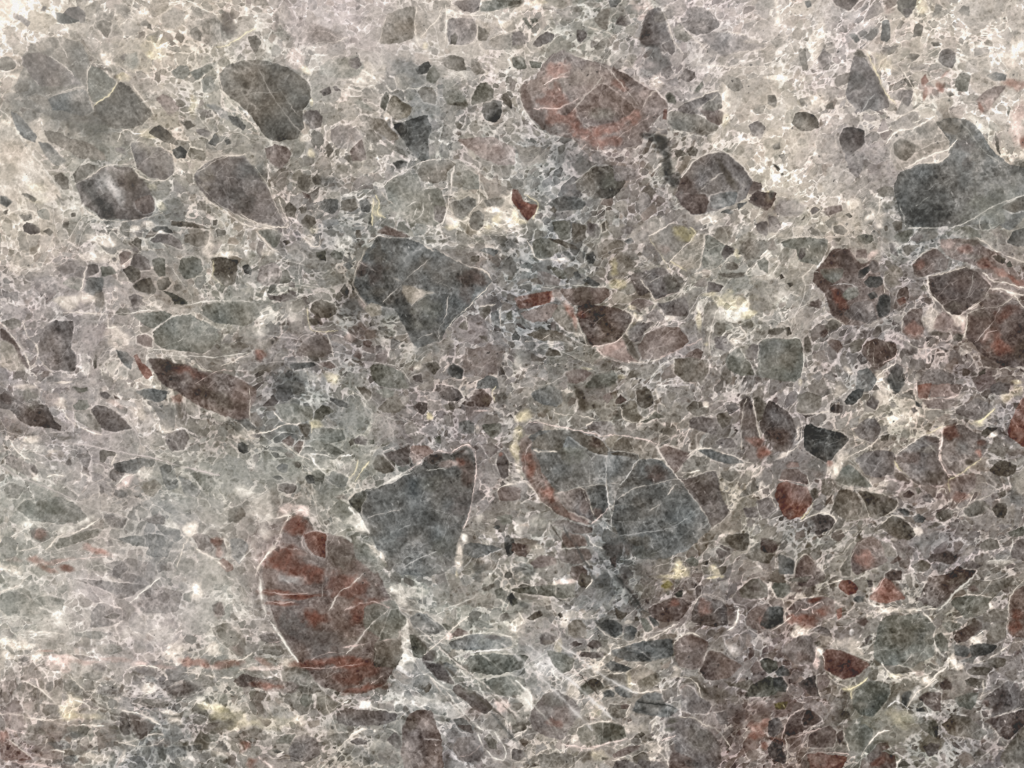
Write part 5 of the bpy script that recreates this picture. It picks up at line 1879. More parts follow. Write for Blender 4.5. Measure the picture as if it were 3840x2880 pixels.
c 68n 365,930 400,895 440,920 435,980 390,985
c 84n 460,880 500,860 570,890 570,960 500,970 465,940
c 84r 100,830 130,740 200,730 260,730 330,790 350,870 250,850 160,840 #maroon cap chip
c 72R 60,960 80,870 140,840 240,850 340,890 380,960 390,1010 340,1090 290,1150 180,1180 120,1120 80,1040 #dark red oval fragment with white flecks and orange lower edge
b 64m,0.5 110,960,60,110,0
b 90m,0.6 180,1130,70,60,0
v 7,190p,.9 90,830 200,840 300,850 350,900
v 9,200y,.9 390,1030 360,1090 290,1160
c 112p 155,700 200,670 260,680 270,715 170,725
v 7,200w,.8 60,900 20,960 70,1060
v 8,215w,.8 340,780 360,930
b 120R,0.8 530,690,30,25,0
b 215w,0.6 560,740,70,50,-30
c 76m 290,1190 360,1150 440,1120 540,1130 580,1190 540,1250 440,1300 360,1290 330,1240
b 150b,0.8 380,1200,40,50,-20
v 9,215w,.9 280,1190 350,1150 470,1100 550,1130 590,1190
c 96m 380,1060 450,1030 500,1070 430,1100
c 94m 1110,620 1150,560 1250,500 1340,450 1400,440 1480,460 1490,560 1480,680 1550,790 1560,860 1400,880 1290,860 1180,800 1110,700 #two-tone brown-grey fragment, left of a paired stone
b 72r,0.6 1250,640,110,70,10
b 76n,0.5 1430,800,110,60,0
b 70r,0.6 1420,480,70,30,20
b 118n,0.6 1370,570,110,30,-10
v 8,170n,.7 1340,480 1400,540 1470,600
v 6,165n,.6 1120,710 1230,800
c 92m 1520,400 1600,360 1670,340 1740,370 1830,450 1900,500 1880,590 1800,690 1700,740 1630,780 1560,740 1500,650 1500,500 #reddish-grey fragment with a bright red spot, right of the paired stone
b 84R,0.7 1600,420,70,60,0
b 120b,0.5 1700,560,110,80,0
b 112R,0.95 1830,590,50,60,-10
b 70R,0.6 1840,500,60,40,40
b 68n,0.6 1740,680,60,30,0
v 13,232p,.95 1510,400 1500,520 1480,580 1490,680 1530,760 1570,810
v 7,170n,.7 1500,620 1590,700
v 9,215y,.9 1370,430 1450,400 1560,350
v 10,210y,.9 1570,830 1640,780 1760,710 1840,650
v 9,225w,.8 1120,600 1240,510 1350,440 1430,430 1500,480
v 8,200y,.8 1090,670 1130,730 1220,810
v 7,180y,.6 1560,830 1560,930
c 86R 1290,10 1350,0 1420,0 1380,120 1300,130
c 112p 1410,10 1560,-10 1650,40 1640,100 1500,110 1400,120
c 88r 1570,0 1680,0 1650,90 1580,60
c 118r 1320,140 1480,130 1640,110 1630,190 1500,220 1380,200
v 9,215p,.9 1280,0 1290,130 1450,130 1640,105 1680,30
c 104m 1640,210 1800,120 1950,190 1900,280 1800,320 1700,290 1620,260
c 88m 1920,10 2000,-20 2090,0 2080,80 1990,100 1920,70
b 210y,0.85 2150,50,70,60,0
b 215y,0.7 2060,110,60,60,0
v 16,215y,.8 1960,210 1890,290 1820,330
b 222y,0.8 1820,330,60,40,0
c 76R 2212,110 2150,200 2110,290 2080,370 2060,440 2150,500 2212,540 2350,500 2350,100 #dark red fragment cut by the right edge
b 98r,0.6 2150,440,80,60,0
c 86m 1890,320 1940,290 1990,330 1950,340
c 86m 2180,560 ,2100,600 2212,600
b 70r,0.5 2150,600,110,60,-20
c 104r 1500,890 1600,810 1780,760 1800,810 1790,900 1700,970 1560,1000 1500,940
b 100R,0.5 1650,980,90,40,0
c 96n 1680,1100 1780,1020 1860,1000 1930,1060 1850,1120 1740,1150
c 98r 720,1460 760,1380 820,1330 900,1315 980,1360 1010,1440 1040,1540 960,1580 860,1620 760,1650 715,1600 #pinkish-brown arch-shaped fragment
b 112R,0.6 840,1500,90,80,0
v 7,195r,.7 890,1360 950,1480
v 8,195w,.8 720,1490 770,1380 870,1320
c 86r 250,1560 310,1470 370,1480 450,1600 500,1670 400,1750 260,1750 230,1640
c 92b 90,1470 180,1500 230,1540 220,1640 100,1640
v 8,195w,.8 230,1640 240,1530 330,1450 420,1560 500,1650
c 74n 370,1440 450,1390 500,1395 420,1450
c 92n 620,1600 700,1480 715,1540 710,1659 640,1659
c 76r 1060,1540 1130,1480 1160,1510 1080,1550
c 70n 1240,1580 1340,1510 1410,1560 1380,1620 1290,1620
c 64m 1400,1480 1560,1440 1640,1500 1600,1560 1440,1540
b 62m,0.5 1550,1480,150,70,0
b 96b,0.5 1450,1350,170,70,-15
c 68r 1010,1640 1080,1600 1160,1620 1160,1700 1020,1700
c 62r 1560,1659 1640,1570 1780,1640 1780,1700
b 215g,0.5 2000,1540,110,20,0
v 10,222g,.8 2120,1340 2100,1450 2060,1520 1900,1530
c 84g 2070,1280 2212,1230 2212,1310 2100,1320
c 92n 1800,1400 1890,1340 1980,1350 2000,1420 1880,1450
c 98m 2110,1400 2180,1330 2260,1340 2260,1540 2100,1500
c 82m 1650,1560 1750,1520 1860,1570 1780,1600
c 96m 1560,1200 1640,1180 1650,1240 1580,1250
b 84b,0.5 2100,960,80,110,0
c 66r -60,1330 30,1350 90,1390 60,1450 0,1460 -60,1440
b 232w,0.9 1070,290,60,50,-20
b 240w,0.95 1065,30,22,40,-10
b 228w,0.5 1180,300,150,100,0
b 222w,0.6 1000,130,60,90,0
b 232w,0.6 600,60,60,60,20
b 225w,0.6 120,620,90,30,-30
b 228w,0.6 600,740,30,120,25
b 222w,0.6 1300,1280,40,40,0
b 225w,0.6 1080,1340,50,25,0
b 228w,0.7 1940,440,50,30,-30
v 10,225w,.8 570,780 620,700 650,640 800,590 900,520 960,460
v 8,190w,.6 900,500 960,440 1100,360
v 9,222w,.7 290,320 300,420 260,560 60,620
b 225w,0.8 260,420,30,80,0
b 222w,0.5 650,620,60,60,-30
b 215w,0.5 950,850,120,40,0
v 8,200w,.6 1590,1110 1700,1080 1750,1020 1880,980 1950,940
v 10,200w,.7 1470,940 1520,890 1540,950
v 9,205w,.6 600,1300 720,1260 840,1280
T 0 3
c 108g 0,160 120,130 200,90 260,130 280,200 380,280 460,340 500,400 300,420 150,330 60,340 0,280
c 102g 290,200 420,170 560,200 540,300 460,310 350,260
c 98m 620,20 900,30 1120,60 1280,80 1140,170 1040,200 930,120 760,60
c 116m 1120,250 1260,120 1400,100 1580,140 1540,300 1400,330 1250,320 1180,260
c 86m 1240,130 1310,90 1300,180 1260,180
c 104m 780,330 860,230 980,280 1090,300 1080,380 930,440 780,450
c 84n 900,360 980,320 1040,340 1000,380 940,370
c 100g 880,620 960,580 1050,610 1060,650 970,680 900,660
c 108g 600,500 730,480 840,480 940,500 860,560 720,530
c 84m 880,490 970,490 950,520 900,510
c 92r 700,680 780,700 840,720 700,730 620,680
b 110m,0.5 720,620,110,40,0
v 16,232w,.9 220,480 400,480 560,510
v 12,222g,.8 160,510 300,510 480,490
v 13,225w,.9 0,140 90,110 190,70 220,0
v 14,222g,.9 1110,240 1180,190 1260,110 1380,20
v 10,215g,.8 300,190 380,270 460,320 520,310 640,200 720,150
v 9,212g,.7 0,370 100,350 200,340 320,390 420,330
v 9,215g,.7 680,490 800,460 980,460
b 232w,0.9 100,570,190,60,8
b 232w,0.8 240,610,110,30,0
b 225w,0.7 60,690,60,50,0
b 222g,0.6 480,380,120,150,20
b 225w,0.8 310,700,60,70,20
c 100m 160,720 200,680 260,700 250,770 190,780
b 215p,0.95 520,710,170,40,3
b 205p,0.7 520,770,120,50,10
b 150R,0.5 400,650,100,15,0
b 160p,0.7 720,745,110,35,5
b 220p,0.95 1210,755,80,35,5
b 165p,0.7 1000,720,180,25,3
b 165p,0.6 1400,790,140,25,3
b 135R,0.75 1700,740,170,50,5
b 190p,0.7 1840,790,70,30,0
b 110R,0.8 1780,770,50,30,0
b 110R,0.8 1960,760,170,35,-5
b 120R,0.5 1600,730,60,50,0
v 9,235w,.9 1090,820 1160,770 1300,780 1360,800
v 14,225w,.9 1600,830 1730,850 1870,880 2010,880
v 9,222w,.8 1900,740 2100,720 2180,660
v 6,190p,.7 780,745 950,750
c 92m 1830,250 1910,220 1950,330 1880,340 1840,300
b 125r,0.6 1890,290,50,70,0
c 104n 1820,440 1960,400 2060,430 2120,540 2120,680 2040,690 1930,600 1850,520
b 104r,0.6 2050,640,70,60,0
b 228w,0.9 1700,110,60,120,-5
b 228w,0.8 1850,630,70,60,20
b 222g,0.6 1820,500,40,100,0
b 222w,0.6 1500,650,110,50,-20
c 104g 1590,150 1670,130 1650,230 1580,200
c 84b 1250,870 1310,860 1370,900 1320,920 1260,910
c 84m 1330,900 1400,900 1560,890 1700,920 1800,960 1760,1020 1640,1060 1500,1040 1420,1000 1350,940 #dark mauve lens fragment
b 74m,0.7 1560,980,130,50,5
c 104m 790,780 850,760 920,790 900,830 800,810
c 92n 700,850 800,820 900,830 880,880 820,910 720,890
c 96n 1100,840 1180,820 1240,850 1220,910 1160,910
c 88m 840,960 920,940 1040,970 1060,1020 980,1050 840,1020
b 76m,0.5 960,990,90,30,10
c 98n 460,920 560,890 640,900 700,960 780,1050 700,1070 600,1030 500,980
c 84n 120,980 180,920 260,920 330,960 400,1010 480,1100 400,1090 300,1050 180,1040 110,1020
c 98r 0,910 120,900 160,940 110,1000 100,1070 170,1100 200,1170 100,1180 0,1160
c 96n 310,1100 400,1100 490,1110 560,1190 540,1230 450,1240 340,1210 300,1150
b 140r,0.6 250,1110,70,50,20
v 11,222w,.9 180,900 300,950 400,1020 480,1100 560,1190
v 10,225w,.8 0,1195 130,1190 280,1240 450,1250 560,1230
c 118n 740,1110 820,1050 900,1070 940,1150 800,1130
v 9,222w,.8 850,940 800,1020 740,1110
v 8,215w,.8 600,860 700,960 790,1030
c 92n 1150,1080 1210,1050 1320,1060 1440,1080 1500,1110 1420,1140 1300,1140 1200,1110 #grey lens
b 232w,0.8 1310,970,70,50,-20
v 10,232w,.9 1230,1040 1330,980
v 13,232w,.9 1050,1170 1200,1180 1300,1240 1380,1290
b 238w,0.85 1470,1180,90,30,10
b 232w,0.7 1530,1250,90,40,10
b 225y,0.85 620,1120,110,120,20
b 222y,0.7 700,1210,180,30,5
v 14,232w,.9 500,1270 620,1290 760,1290 900,1300
v 12,232w,.8 640,1070 760,1100 780,1160
b 215y,0.85 1850,1130,180,40,5
b 220y,0.85 1950,1190,170,60,15
b 215y,0.7 2100,1290,150,40,-10
v 9,215g,.8 1480,1060 1620,1080 1740,1070
v 10,225w,.7 1650,1150 1700,1090 1740,1060
c 64m 1030,1190 1090,1180 1120,1250 1160,1370 1080,1380 1040,1330
c 92r 1110,1190 1200,1210 1310,1260 1350,1290 1290,1370 1200,1420 1130,1310 #two-tone wedge, brown side
c 82n 950,1180 1030,1190 1030,1250 960,1250
c 86n 1290,1370 1380,1330 1410,1360 1360,1400
v 10,225w,.8 1080,1440 1200,1420 1340,1360 1410,1370
v 9,215w,.8 1000,1430 1200,1480 1340,1470 1420,1400
c 84g 570,1300 700,1290 800,1320 820,1380 740,1400 620,1370
b 84b,0.6 640,1380,110,50,10
c 66m 640,1430 680,1420 660,1480 620,1490
c 104n 230,1280 330,1290 400,1360 370,1390 260,1350
b 92n,0.5 280,1330,110,40,10
c 88b 400,1440 560,1420 620,1480 500,1510
c 68R 0,1400 80,1420 170,1490 260,1560 270,1590 150,1600 0,1590 #dark red fragment in the lower left corner
b 105R,0.7 30,1370,60,50,0
v 10,215p,.8 90,1330 200,1360
v 9,205p,.8 0,1600 140,1610 300,1630 470,1659
v 8,205w,.8 80,1420 170,1480 250,1560
c 98n 150,1370 280,1370 380,1400 370,1460 260,1470 180,1430
v 10,235w,.9 410,1520 480,1500 560,1520
v 11,235w,.8 410,1400 390,1470 360,1510
b 240w,0.9 655,1425,16,10,0
c 92r 680,1470 800,1440 800,1490 740,1520
b 88r,0.5 1400,1440,100,40,-10
b 92b,0.6 1500,1510,170,60,0
b 104b,0.5 1550,1370,130,60,0
c 76b 1430,1480 1600,1470 1620,1560 1500,1570 1430,1530
c 70g 1740,1390 1830,1340 1900,1370 1880,1430 1800,1440
c 66b 1620,1470 1740,1450 1740,1500 1640,1520
c 84m 1700,1310 1760,1280 1900,1260 1860,1330 1750,1340
c 76m 1640,1210 1680,1180 1710,1200 1660,1230
c 76n 1400,1290 1460,1280 1450,1320 1400,1310
b 84R,0.9 2120,1470,55,60,-30
c 88n 1990,1420 2100,1340 2212,1310 2300,1340 2300,1420 2150,1400 2050,1450
v 14,235w,.9 2040,1450 2080,1520 2130,1560
b 120R,0.9 2180,1600,60,60,0
b 215w,0.5 1900,1520,130,30,20
b 80g,0.6 1930,1600,70,60,20
c 76b 560,1560 650,1540 690,1590 620,1640 540,1620
b 215w,0.7 840,1580,110,60,10
b 215w,0.5 1060,1560,30,80,20
v 7,190p,.6 1000,1659 1050,1580
b 92b,0.5 500,1620,80,40,0
b 215g,0.4 1250,440,250,150,0
b 145b,0.4 1280,600,160,60,0
T 1 3
v 13,190p,.9 760,620 860,600 940,590
v 7,180p,.7 480,720 600,660 760,660
v 8,190w,.8 1000,730 1010,700
v 7,180p,.7 400,790 600,800 760,780 900,760
v 7,190p,.8 1000,930 1100,860
v 10,190p,.8 1050,580 1110,550 1200,550
b 200w,0.8 750,860,25,18,30
b 215p,0.9 885,935,16,10,-20
v 26,222g,.95 30,0 40,100 50,220 90,350
v 20,222g,.95 110,360 180,480 250,570 300,660 370,750
v 6,175n,.7 575,0 570,180
v 8,215w,.7 150,1080 ,190,1000
c 92r 0,880 100,880 200,890 320,910 380,950 330,1010 240,1020 100,1000 0,960 -150,960 -200,900 -100,840
b 88R,0.7 120,950,150,40,5
c 84m 30,510 100,480 200,500 230,580 130,580 40,560
c 82n 60,610 220,600 250,650 200,690 60,670
b 120R,0.6 60,740,90,40,20
v 8,180p,.7 110,580 220,560
b 215p,0.6 60,800,150,25,0
b 215w,0.7 260,740,70,50,20
c 112g 1160,300 1240,290 1240,420 1230,540 1060,560 1120,420
c 108b 1330,360 1400,310 1480,330 1560,390 1640,460 1560,500 1440,510 1360,440
c 82g 1600,410 1650,410 1700,450 1660,470
v 9,222g,.9 1210,270 1330,290 1420,300 1510,370 1560,400
c 78g 1320,510 1360,500 1400,540 1480,610 1460,680 1420,720 1360,700 1340,600 #narrow dark green-grey shard
c 84m 1430,700 1500,640 1560,640 1530,740 1440,740
c 98r 1680,510 1740,450 1830,480 1830,500 1750,530
b 225p,0.95 1650,520,35,35,0
v 9,222w,.9 1450,680 1540,610 1640,520 1720,430 1840,350
v 7,215g,.8 1400,520 1620,520
v 6,205g,.7 1420,540 1520,600
c 108b 1660,570 1760,530 1900,500 2050,500 2212,530 2212,600 2050,640 1850,650 1700,640
b 88m,0.6 2020,530,110,30,5
b 150b,0.6 1780,590,90,40,0
v 10,225g,.9 1680,540 1830,520 1960,490 2070,490 2212,525
v 12,225b,.9 1700,710 1780,680 1860,660 1950,650 2212,630
c 88g 1750,790 1860,690 2000,670 2200,670 2360,690 2300,800 2200,830 2080,860 1900,830 1800,820 #dark green-grey fragment under a pale band
c 92n 1760,780 1830,760 1830,820 1780,810
c 104b 1530,780 1650,750 1740,800 1700,870 1600,860
c 86m 1440,740 1600,760 1690,890 1720,940 1560,890 1480,800
v 14,225g,.9 1340,680 1380,770 1500,880 1620,960 1700,1000
v 8,222g,.8 1760,810 1840,880 1900,930
c 116g 1960,920 2050,880 2212,860 2330,900 2300,1020 2120,1040 2000,990
c 84n 1450,970 1490,930 1520,940 1500,1000 1460,1010
c 82m 1700,960 1740,940 1840,970 1960,1040 2050,1130 1990,1200 1900,1160 1780,1060 1700,1000 #mauve-brown elongated shard
b 118g,0.6 1830,990,80,30,30
b 210p,0.8 2110,1150,110,60,-20
b 100r,0.6 1900,1200,110,60,30
v 16,222g,.8 1640,1000 1750,1130 1850,1240 1960,1330
c 92r 1270,1300 1320,1200 1420,1150 1520,1170 1560,1250 1600,1400 1620,1659 1560,1750 1300,1750 1250,1500 #upright pinkish-brown fragment with a dark centre line
b 150m,0.6 1470,1280,70,70,0
b 78m,0.9 1440,1490,20,170,-8
b 135m,0.6 1330,1450,70,120,0
b 78n,0.6 1340,1270,60,70,-30
b 125m,0.5 1560,1500,50,110,0
b 92g,0.7 1600,1220,60,60,20
b 96m,0.5 1680,1430,60,110,0
b 66m,0.7 1640,1580,60,90,0
c 100b 1700,1240 1780,1230 1900,1300 1860,1360 1770,1340
c 84m 1740,1280 1860,1290 1880,1370 1780,1330
c 110m 1740,1400 1880,1390 1940,1450 1980,1550 1900,1610 1760,1600 1700,1500
b 84m,0.6 1880,1550,90,50,0
v 9,190p,.7 1760,1560 1870,1540 1940,1460
v 9,190m,.8 1450,1410 1590,1420
c 94n 1960,1400 2020,1360 2070,1430 2080,1500 2020,1490
v 14,222g,.9 1920,1370 1960,1480 2060,1580 2160,1600 2160,1490 2060,1350
b 222b,0.6 1620,1160,170,60,15
b 222g,0.5 1400,1080,220,80,0
b 222g,0.9 1280,560,50,230,0
b 225g,0.9 1250,220,80,60,20
b 225g,0.7 1300,130,180,50,10
b 228g,0.6 1300,700,130,60,0
c 92g 2060,130 2120,100 2160,140 2150,200 2080,190
c 72b 2160,190 2212,140 2250,200 2212,260
c 88n 1940,110 2060,60 2060,100 1980,130
b 72b,0.7 1900,20,60,30,20
v 11,225g,.8 1640,270 1760,240 1870,200 1900,170
v 9,222g,.7 1430,80 1440,260 1560,300
c 118g 1840,370 1950,380 2060,440 1980,470 1880,430
c 100n 2110,340 2170,310 2200,370 2110,390
v 11,235w,.7 2080,460 1960,450
c 88m 700,1180 780,1140 900,1160 1060,1160 1220,1180 1220,1250 1060,1290 800,1300 700,1250
b 76m,0.4 1080,1210,60,50,0
c 96m 280,1500 340,1400 440,1370 530,1420 560,1540 450,1600 300,1600
b 118m,0.4 500,1470,120,80,0
c 112n 540,1400 720,1350 820,1380 760,1440 640,1480
c 104g 170,1420 240,1370 350,1370 300,1440 180,1450
c 88m 810,1430 870,1400 960,1420 960,1450 870,1460
b 118b,0.6 900,1560,140,90,0
b 84b,0.6 990,1580,60,50,30
b 200g,0.6 1050,1450,70,60,-20
c 92m 1130,1420 1200,1340 1250,1400 1250,1500 1190,1480
b 112m,0.5 1160,1560,90,90,0
v 10,215w,.8 560,1659 680,1560 740,1450 850,1370 900,1340
v 14,235w,.9 830,1370 890,1330 950,1320
b 240w,0.9 1030,1335,14,14,0
v 10,215g,.8 1140,1310 1230,1360
v 9,200n,.7 480,1330 620,1350 760,1350
v 14,232w,.9 650,1160 700,1130 790,1080
b 238g,0.95 935,1110,60,35,10
v 13,222g,.9 960,1120 1060,1150 1170,1180 1270,1180
v 8,222w,.7 1200,1280 1280,1200 1330,1160
b 215y,0.5 200,1260,350,60,0
v 22,232p,.95 20,1560 90,1620 180,1690
v 7,238w,.9 180,1540 240,1520
c 68b 140,1510 190,1500 240,1520 190,1530
c 104g 480,850 ,560,980
c 96g 380,1080 400,1020 480,1030 490,1090 430,1140
c 104m 280,1310 340,1240 ,350,1300
b 200g,0.5 450,1060,150,60,0
b 92b,0.4 1050,1090,0,0,0
b 235w,0.6 1180,70,0,0,0
T 2 3
v 24,60b,.75 900,0 960,60 1010,130 1070,200 1110,280
v 20,62b,.6 1110,280 1200,330
c 96g -10,110 200,80 330,70 540,60 540,180 430,190 250,160 30,140
v 8,222w,.8 200,90 215,160
v 8,222w,.8 380,80 380,180
b 225p,0.8 450,50,110,40,5
b 222w,0.8 370,60,40,40,0
c 66n 560,60 600,-30 690,0 690,50 640,105 590,95 #dark chip with a white edge
v 9,235w,.9 640,110 690,50 700,20
b 80b,0.6 820,90,150,100,10
b 68m,0.7 990,90,50,110,-30
b 92n,0.5 1130,110,90,70,0
c 62r 1150,210 1185,200 1185,240 1160,240
c 60g 1400,160 1440,125 1475,130 1470,180 1430,185
c 78n 1330,130 1360,130 1360,160 1335,165
c 76r 1180,280 1280,230 1380,180 1460,190 1540,240 1500,330 1440,380 1310,400 1230,370 1180,320 #dark maroon-brown lump
b 84R,0.6 1400,230,60,50,0
c 78m 1550,310 1580,220 1650,165 1750,200 1850,240 1860,330 1870,430 1720,440 1560,400 #dark mauve rounded fragment with fine red scratches
b 96R,0.5 1650,270,60,70,0
b 62r,0.7 1890,300,50,110,0
v 6,190m,.6 1740,310 1820,250
v 7,215w,.9 1550,300 1590,200 1640,170
v 12,235w,.95 1960,280 1950,360 1920,440 1860,470
b 205y,0.7 1400,0,150,30,0
b 220y,0.95 1740,10,60,14,-10
b 215y,0.7 1810,5,30,20,0
b 165y,0.7 1330,80,50,60,0
c 92y 1290,80 1350,40 1390,70 1340,110 1290,100
c 92n 1400,30 1440,20 1450,60 1410,70
c 100n 1960,110 2070,30 2130,20 2212,80 2212,180 2100,200 1980,190 #grey round fragment
b 84m,0.6 2120,110,70,60,0
c 98r 2030,340 2080,280 2160,250 2212,260 2250,300 2230,440 2100,470 2030,430
b 92R,0.6 2160,400,60,50,0
c 72b 2212,260 2280,260 2340,270 2345,380 2270,440 2220,440
c 72g 0,200 40,195 45,240 0,260
b 80b,0.7 100,250,70,30,20
c 76n 120,370 200,310 250,300 270,340 190,380
c 62n 400,330 420,310 440,350 410,360
c 58n 450,380 475,370 470,390
c 92n 290,260 340,250 350,290 300,290
c 92m 240,540 260,500 310,480 370,530 370,570 310,600 245,590 #tan-grey heart-shaped chip
b 122w,0.5 310,570,50,25,0
b 215y,0.8 400,600,35,60,0
c 100n 480,430 520,380 600,380 650,450 640,530 540,540 490,500
c 72b 700,380 770,370 880,380 950,420 950,500 900,530 860,520 790,470 740,420 #smooth slate teardrop chip
c 80m 640,600 700,550 760,560 780,610 700,630
c 92m 500,590 540,560 610,590 540,620
v 7,205n,.8 700,390 770,470 860,530 940,540
c 62n 880,250 930,300 1000,320 960,370 910,370 890,310
c 68n 1060,350 1090,345 1100,380 1060,390
c 98g 1110,360 1160,370 1220,460 1150,490 1120,430
c 66b 1175,350 1240,370 1280,430 1230,440
c 72n 1080,480 1110,490 1090,540
b 235w,0.85 1000,400,40,25,0
c 78b 970,440 1040,430 1080,470 1040,560 970,550
c 92b 980,620 1080,570 1200,550 1380,540 1400,640 1380,700 1200,730 1100,680 950,620
c 84b 850,640 1000,620 1080,640 1230,740 1000,740 900,700
b 72b,0.5 1380,590,40,50,0
v 13,222w,.95 780,720 850,640 980,600 1100,570 1280,510 1400,420
v 8,205n,.8 1100,500 1300,480 1450,400
c 98r 1410,570 1470,520 1560,510 1640,540 1700,570 1670,680 1650,790 1560,810 1440,780 1400,680 #pinkish-brown rounded block
v 12,205w,.9 1400,580 1450,520 1540,490 1620,520
c 84r 1660,700 1700,640 1790,660 1830,700 1920,740 1990,780 1880,880 1780,900 1680,900 1620,820
v 6,200n,.9 1620,820 1660,740 1680,660
b 215b,0.6 1880,630,100,60,0
c 94r 1830,720 1920,740 1990,780 1900,860 1830,820
b 72n,0.5 1750,480,90,40,0
c 86n 1830,900 1900,930 2060,890 2110,950 2070,1010 1960,960 1880,950
c 72g 2140,730 2212,710 2290,740 2300,800 2212,850 2150,780
c 74g 2000,1040 2060,960 2212,860 2300,900 2290,1020 2150,1050
b 92n,0.4 1880,1060,190,70,0
b 78n,0.6 1720,1010,200,60,10
v 20,62n,.9 1450,860 1530,880 1620,950 1690,1010
c 104m 1460,940 1560,930 1620,1040 1730,1110 1700,1180 1560,1190 1460,1160
b 118p,0.5 1480,950,60,20,-30
v 9,205w,.9 1330,900 1430,860 1540,880 1620,960 1640,1050
v 9,190m,.8 1430,950 1540,930 1620,1040
c 92b 1080,1080 1160,1020 1290,1010 1310,1080 1420,1130 1440,1160 1330,1230 1200,1220 1040,1180
v 12,60b,.9 1090,1090 1200,1100 1340,1110 1420,1140
v 10,70b,.7 1040,1150 1180,1180
c 96b 1110,1040 1180,1010 1290,1020 1290,1070 1200,1080
c 92g 570,980 640,920 720,880 780,920 800,960 700,1010 640,1040 590,1020 #striped olive-grey chip
c 74n 650,910 710,880 760,910 790,960 740,1010 690,970
v 12,56n,.95 590,850 640,920 690,970 740,1020
c 104n 780,900 860,840 1000,860 990,930 860,930 800,950
c 92b 890,960 960,940 1040,990 1040,1050 960,1040 900,1010
c 72b 780,1010 840,980 890,1010 880,1050 790,1040
c 84n 820,1170 850,1110 940,1110 1020,1120 1000,1180 960,1230 880,1230
c 76r 940,1110 1010,1110 1010,1150 940,1150
v 9,225w,.9 960,1230 1010,1150 1030,1110
b 92b,0.5 640,1080,0,0,0
b 205y,0.5 740,1110,25,30,0
b 215y,0.5 720,1180,50,40,0
v 8,215w,.9 500,950 620,900 720,860 850,840 960,840
b 150b,0.8 420,700,110,70,10
b 205b,0.8 330,800,150,70,35
b 222b,0.8 220,740,50,140,-30
b 225b,0.8 330,730,40,60,-10
b 112b,0.6 400,690,90,40,0
b 100b,0.6 450,700,60,40,0
b 130b,0.6 170,960,90,60,30
b 125b,0.6 60,820,110,60,0
b 145b,0.5 180,660,110,60,30
v 14,228g,.9 340,820 400,890 440,920
v 18,232g,.95 30,900 100,960 170,1040 170,1150
v 9,215g,.9 290,1000 390,960 500,880 580,830 700,780 800,700
b 228g,0.95 110,1080,70,100,-20
c 100m 170,620 ,90,560
c 108g 300,650 420,650 540,720 520,800 430,850 350,760
c 110m 180,1150 280,1020 400,1000 540,1070 600,1150 560,1240 480,1330 430,1420 300,1390 190,1330 150,1240 #rounded grey fragment with a faint red heart
b 118g,0.5 370,1090,110,70,0
b 105R,0.7 380,1270,90,50,0
b 118r,0.5 430,1220,110,90,0
c 96g 560,1340 600,1290 700,1280 780,1260 870,1270 980,1290 985,1390 900,1410 800,1440 700,1480 600,1450 570,1410 #striped green-grey barrel-shaped fragment
b 84n,0.5 840,1340,90,50,0
v 6,165n,.7 700,1290 700,1460
v 5,165n,.6 780,1270 790,1430
v 11,222w,.9 560,1380 570,1300 700,1270 800,1250 930,1270 990,1300 985,1400
v 16,222p,.9 440,1450 520,1470 660,1500 760,1460 880,1430 1000,1400
b 222w,0.9 540,1400,40,50,20
c 62n 0,1300 50,1270 90,1260 130,1280 125,1330 40,1350 0,1360
b 225w,0.8 60,1310,35,25,0
v 10,235w,.9 0,1400 60,1370 130,1330
c 100n 0,1100 80,1090 100,1120 40,1180 0,1170
c 66n 1070,1370 1120,1340 1150,1370 1100,1400 1060,1395
c 66n 1170,1400 1220,1395 1220,1420 1180,1430
c 100m 1320,1220 1400,1210 1540,1220 1660,1290 1740,1360 1800,1460 1810,1600 1760,1659 1600,1700 1500,1640 1400,1500 1380,1380 1330,1320 #large mauve egg-shaped fragment
b 84g,0.8 1380,1250,60,40,-10
b 78g,0.7 1360,1330,60,30,0
b 92g,0.4 1600,1400,150,110,20
v 10,200w,.9 1450,1210 1560,1220 1680,1290 1780,1330 1850,1420 1900,1500
v 9,222p,.9 1290,1420 1360,1400 1410,1380
c 84r 1370,1520 1450,1520 1540,1570 1600,1700 1350,1700 1360,1600
b 80b,0.6 1530,1620,90,40,20
b 66r,0.7 1950,1290,60,100,-15
b 70r,0.8 2150,1150,110,60,10
b 62r,0.6 2000,1200,110,50,20
b 120R,0.75 2120,1330,90,110,0
b 140R,0.6 2180,1260,50,40,0
b 215p,0.6 2080,1320,20,30,0
b 72R,0.7 2190,1450,50,50,0
b 84m,0.5 1900,1420,150,90,20
c 92m 1750,1190 1850,1170 1870,1280 1790,1280
c 98r 860,1540 980,1480 1110,1450 1090,1500 960,1560 880,1570
c 96m 870,1659 900,1590 1000,1590 1100,1640 1080,1700 880,1700
c 98m 1080,1640 1090,1580 1200,1590 1340,1640 1300,1700
c 84n 770,1570 830,1570 830,1590 780,1590
b 215y,0.7 750,1560,90,60,10
b 66n,0.7 640,1560,60,60,20
c 92m 0,1490 80,1500 110,1560 60,1600 0,1580
v 9,232w,.9 20,1620 120,1600
c 108n 220,1540 400,1530 540,1550 540,1659 250,1659
v 7,205w,.7 500,1659 600,1570 650,1520
v 8,222w,.8 860,1600 980,1560
v 10,215w,.8 1080,1460 1180,1440 1330,1560 1360,1640
b 215w,0.6 1230,1480,110,60,0
b 215w,0.6 1200,1580,60,60,0
b 200w,0.5 1060,1320,130,50,0
c 56n 1850,1500 1870,1475 1880,1520
b 150w,0.6 1180,880,150,80,0
c 96w 1080,910 1150,870 1220,840 1300,900 1200,970 1100,1010
c 72n 1220,850 1260,830 1290,880 1240,880
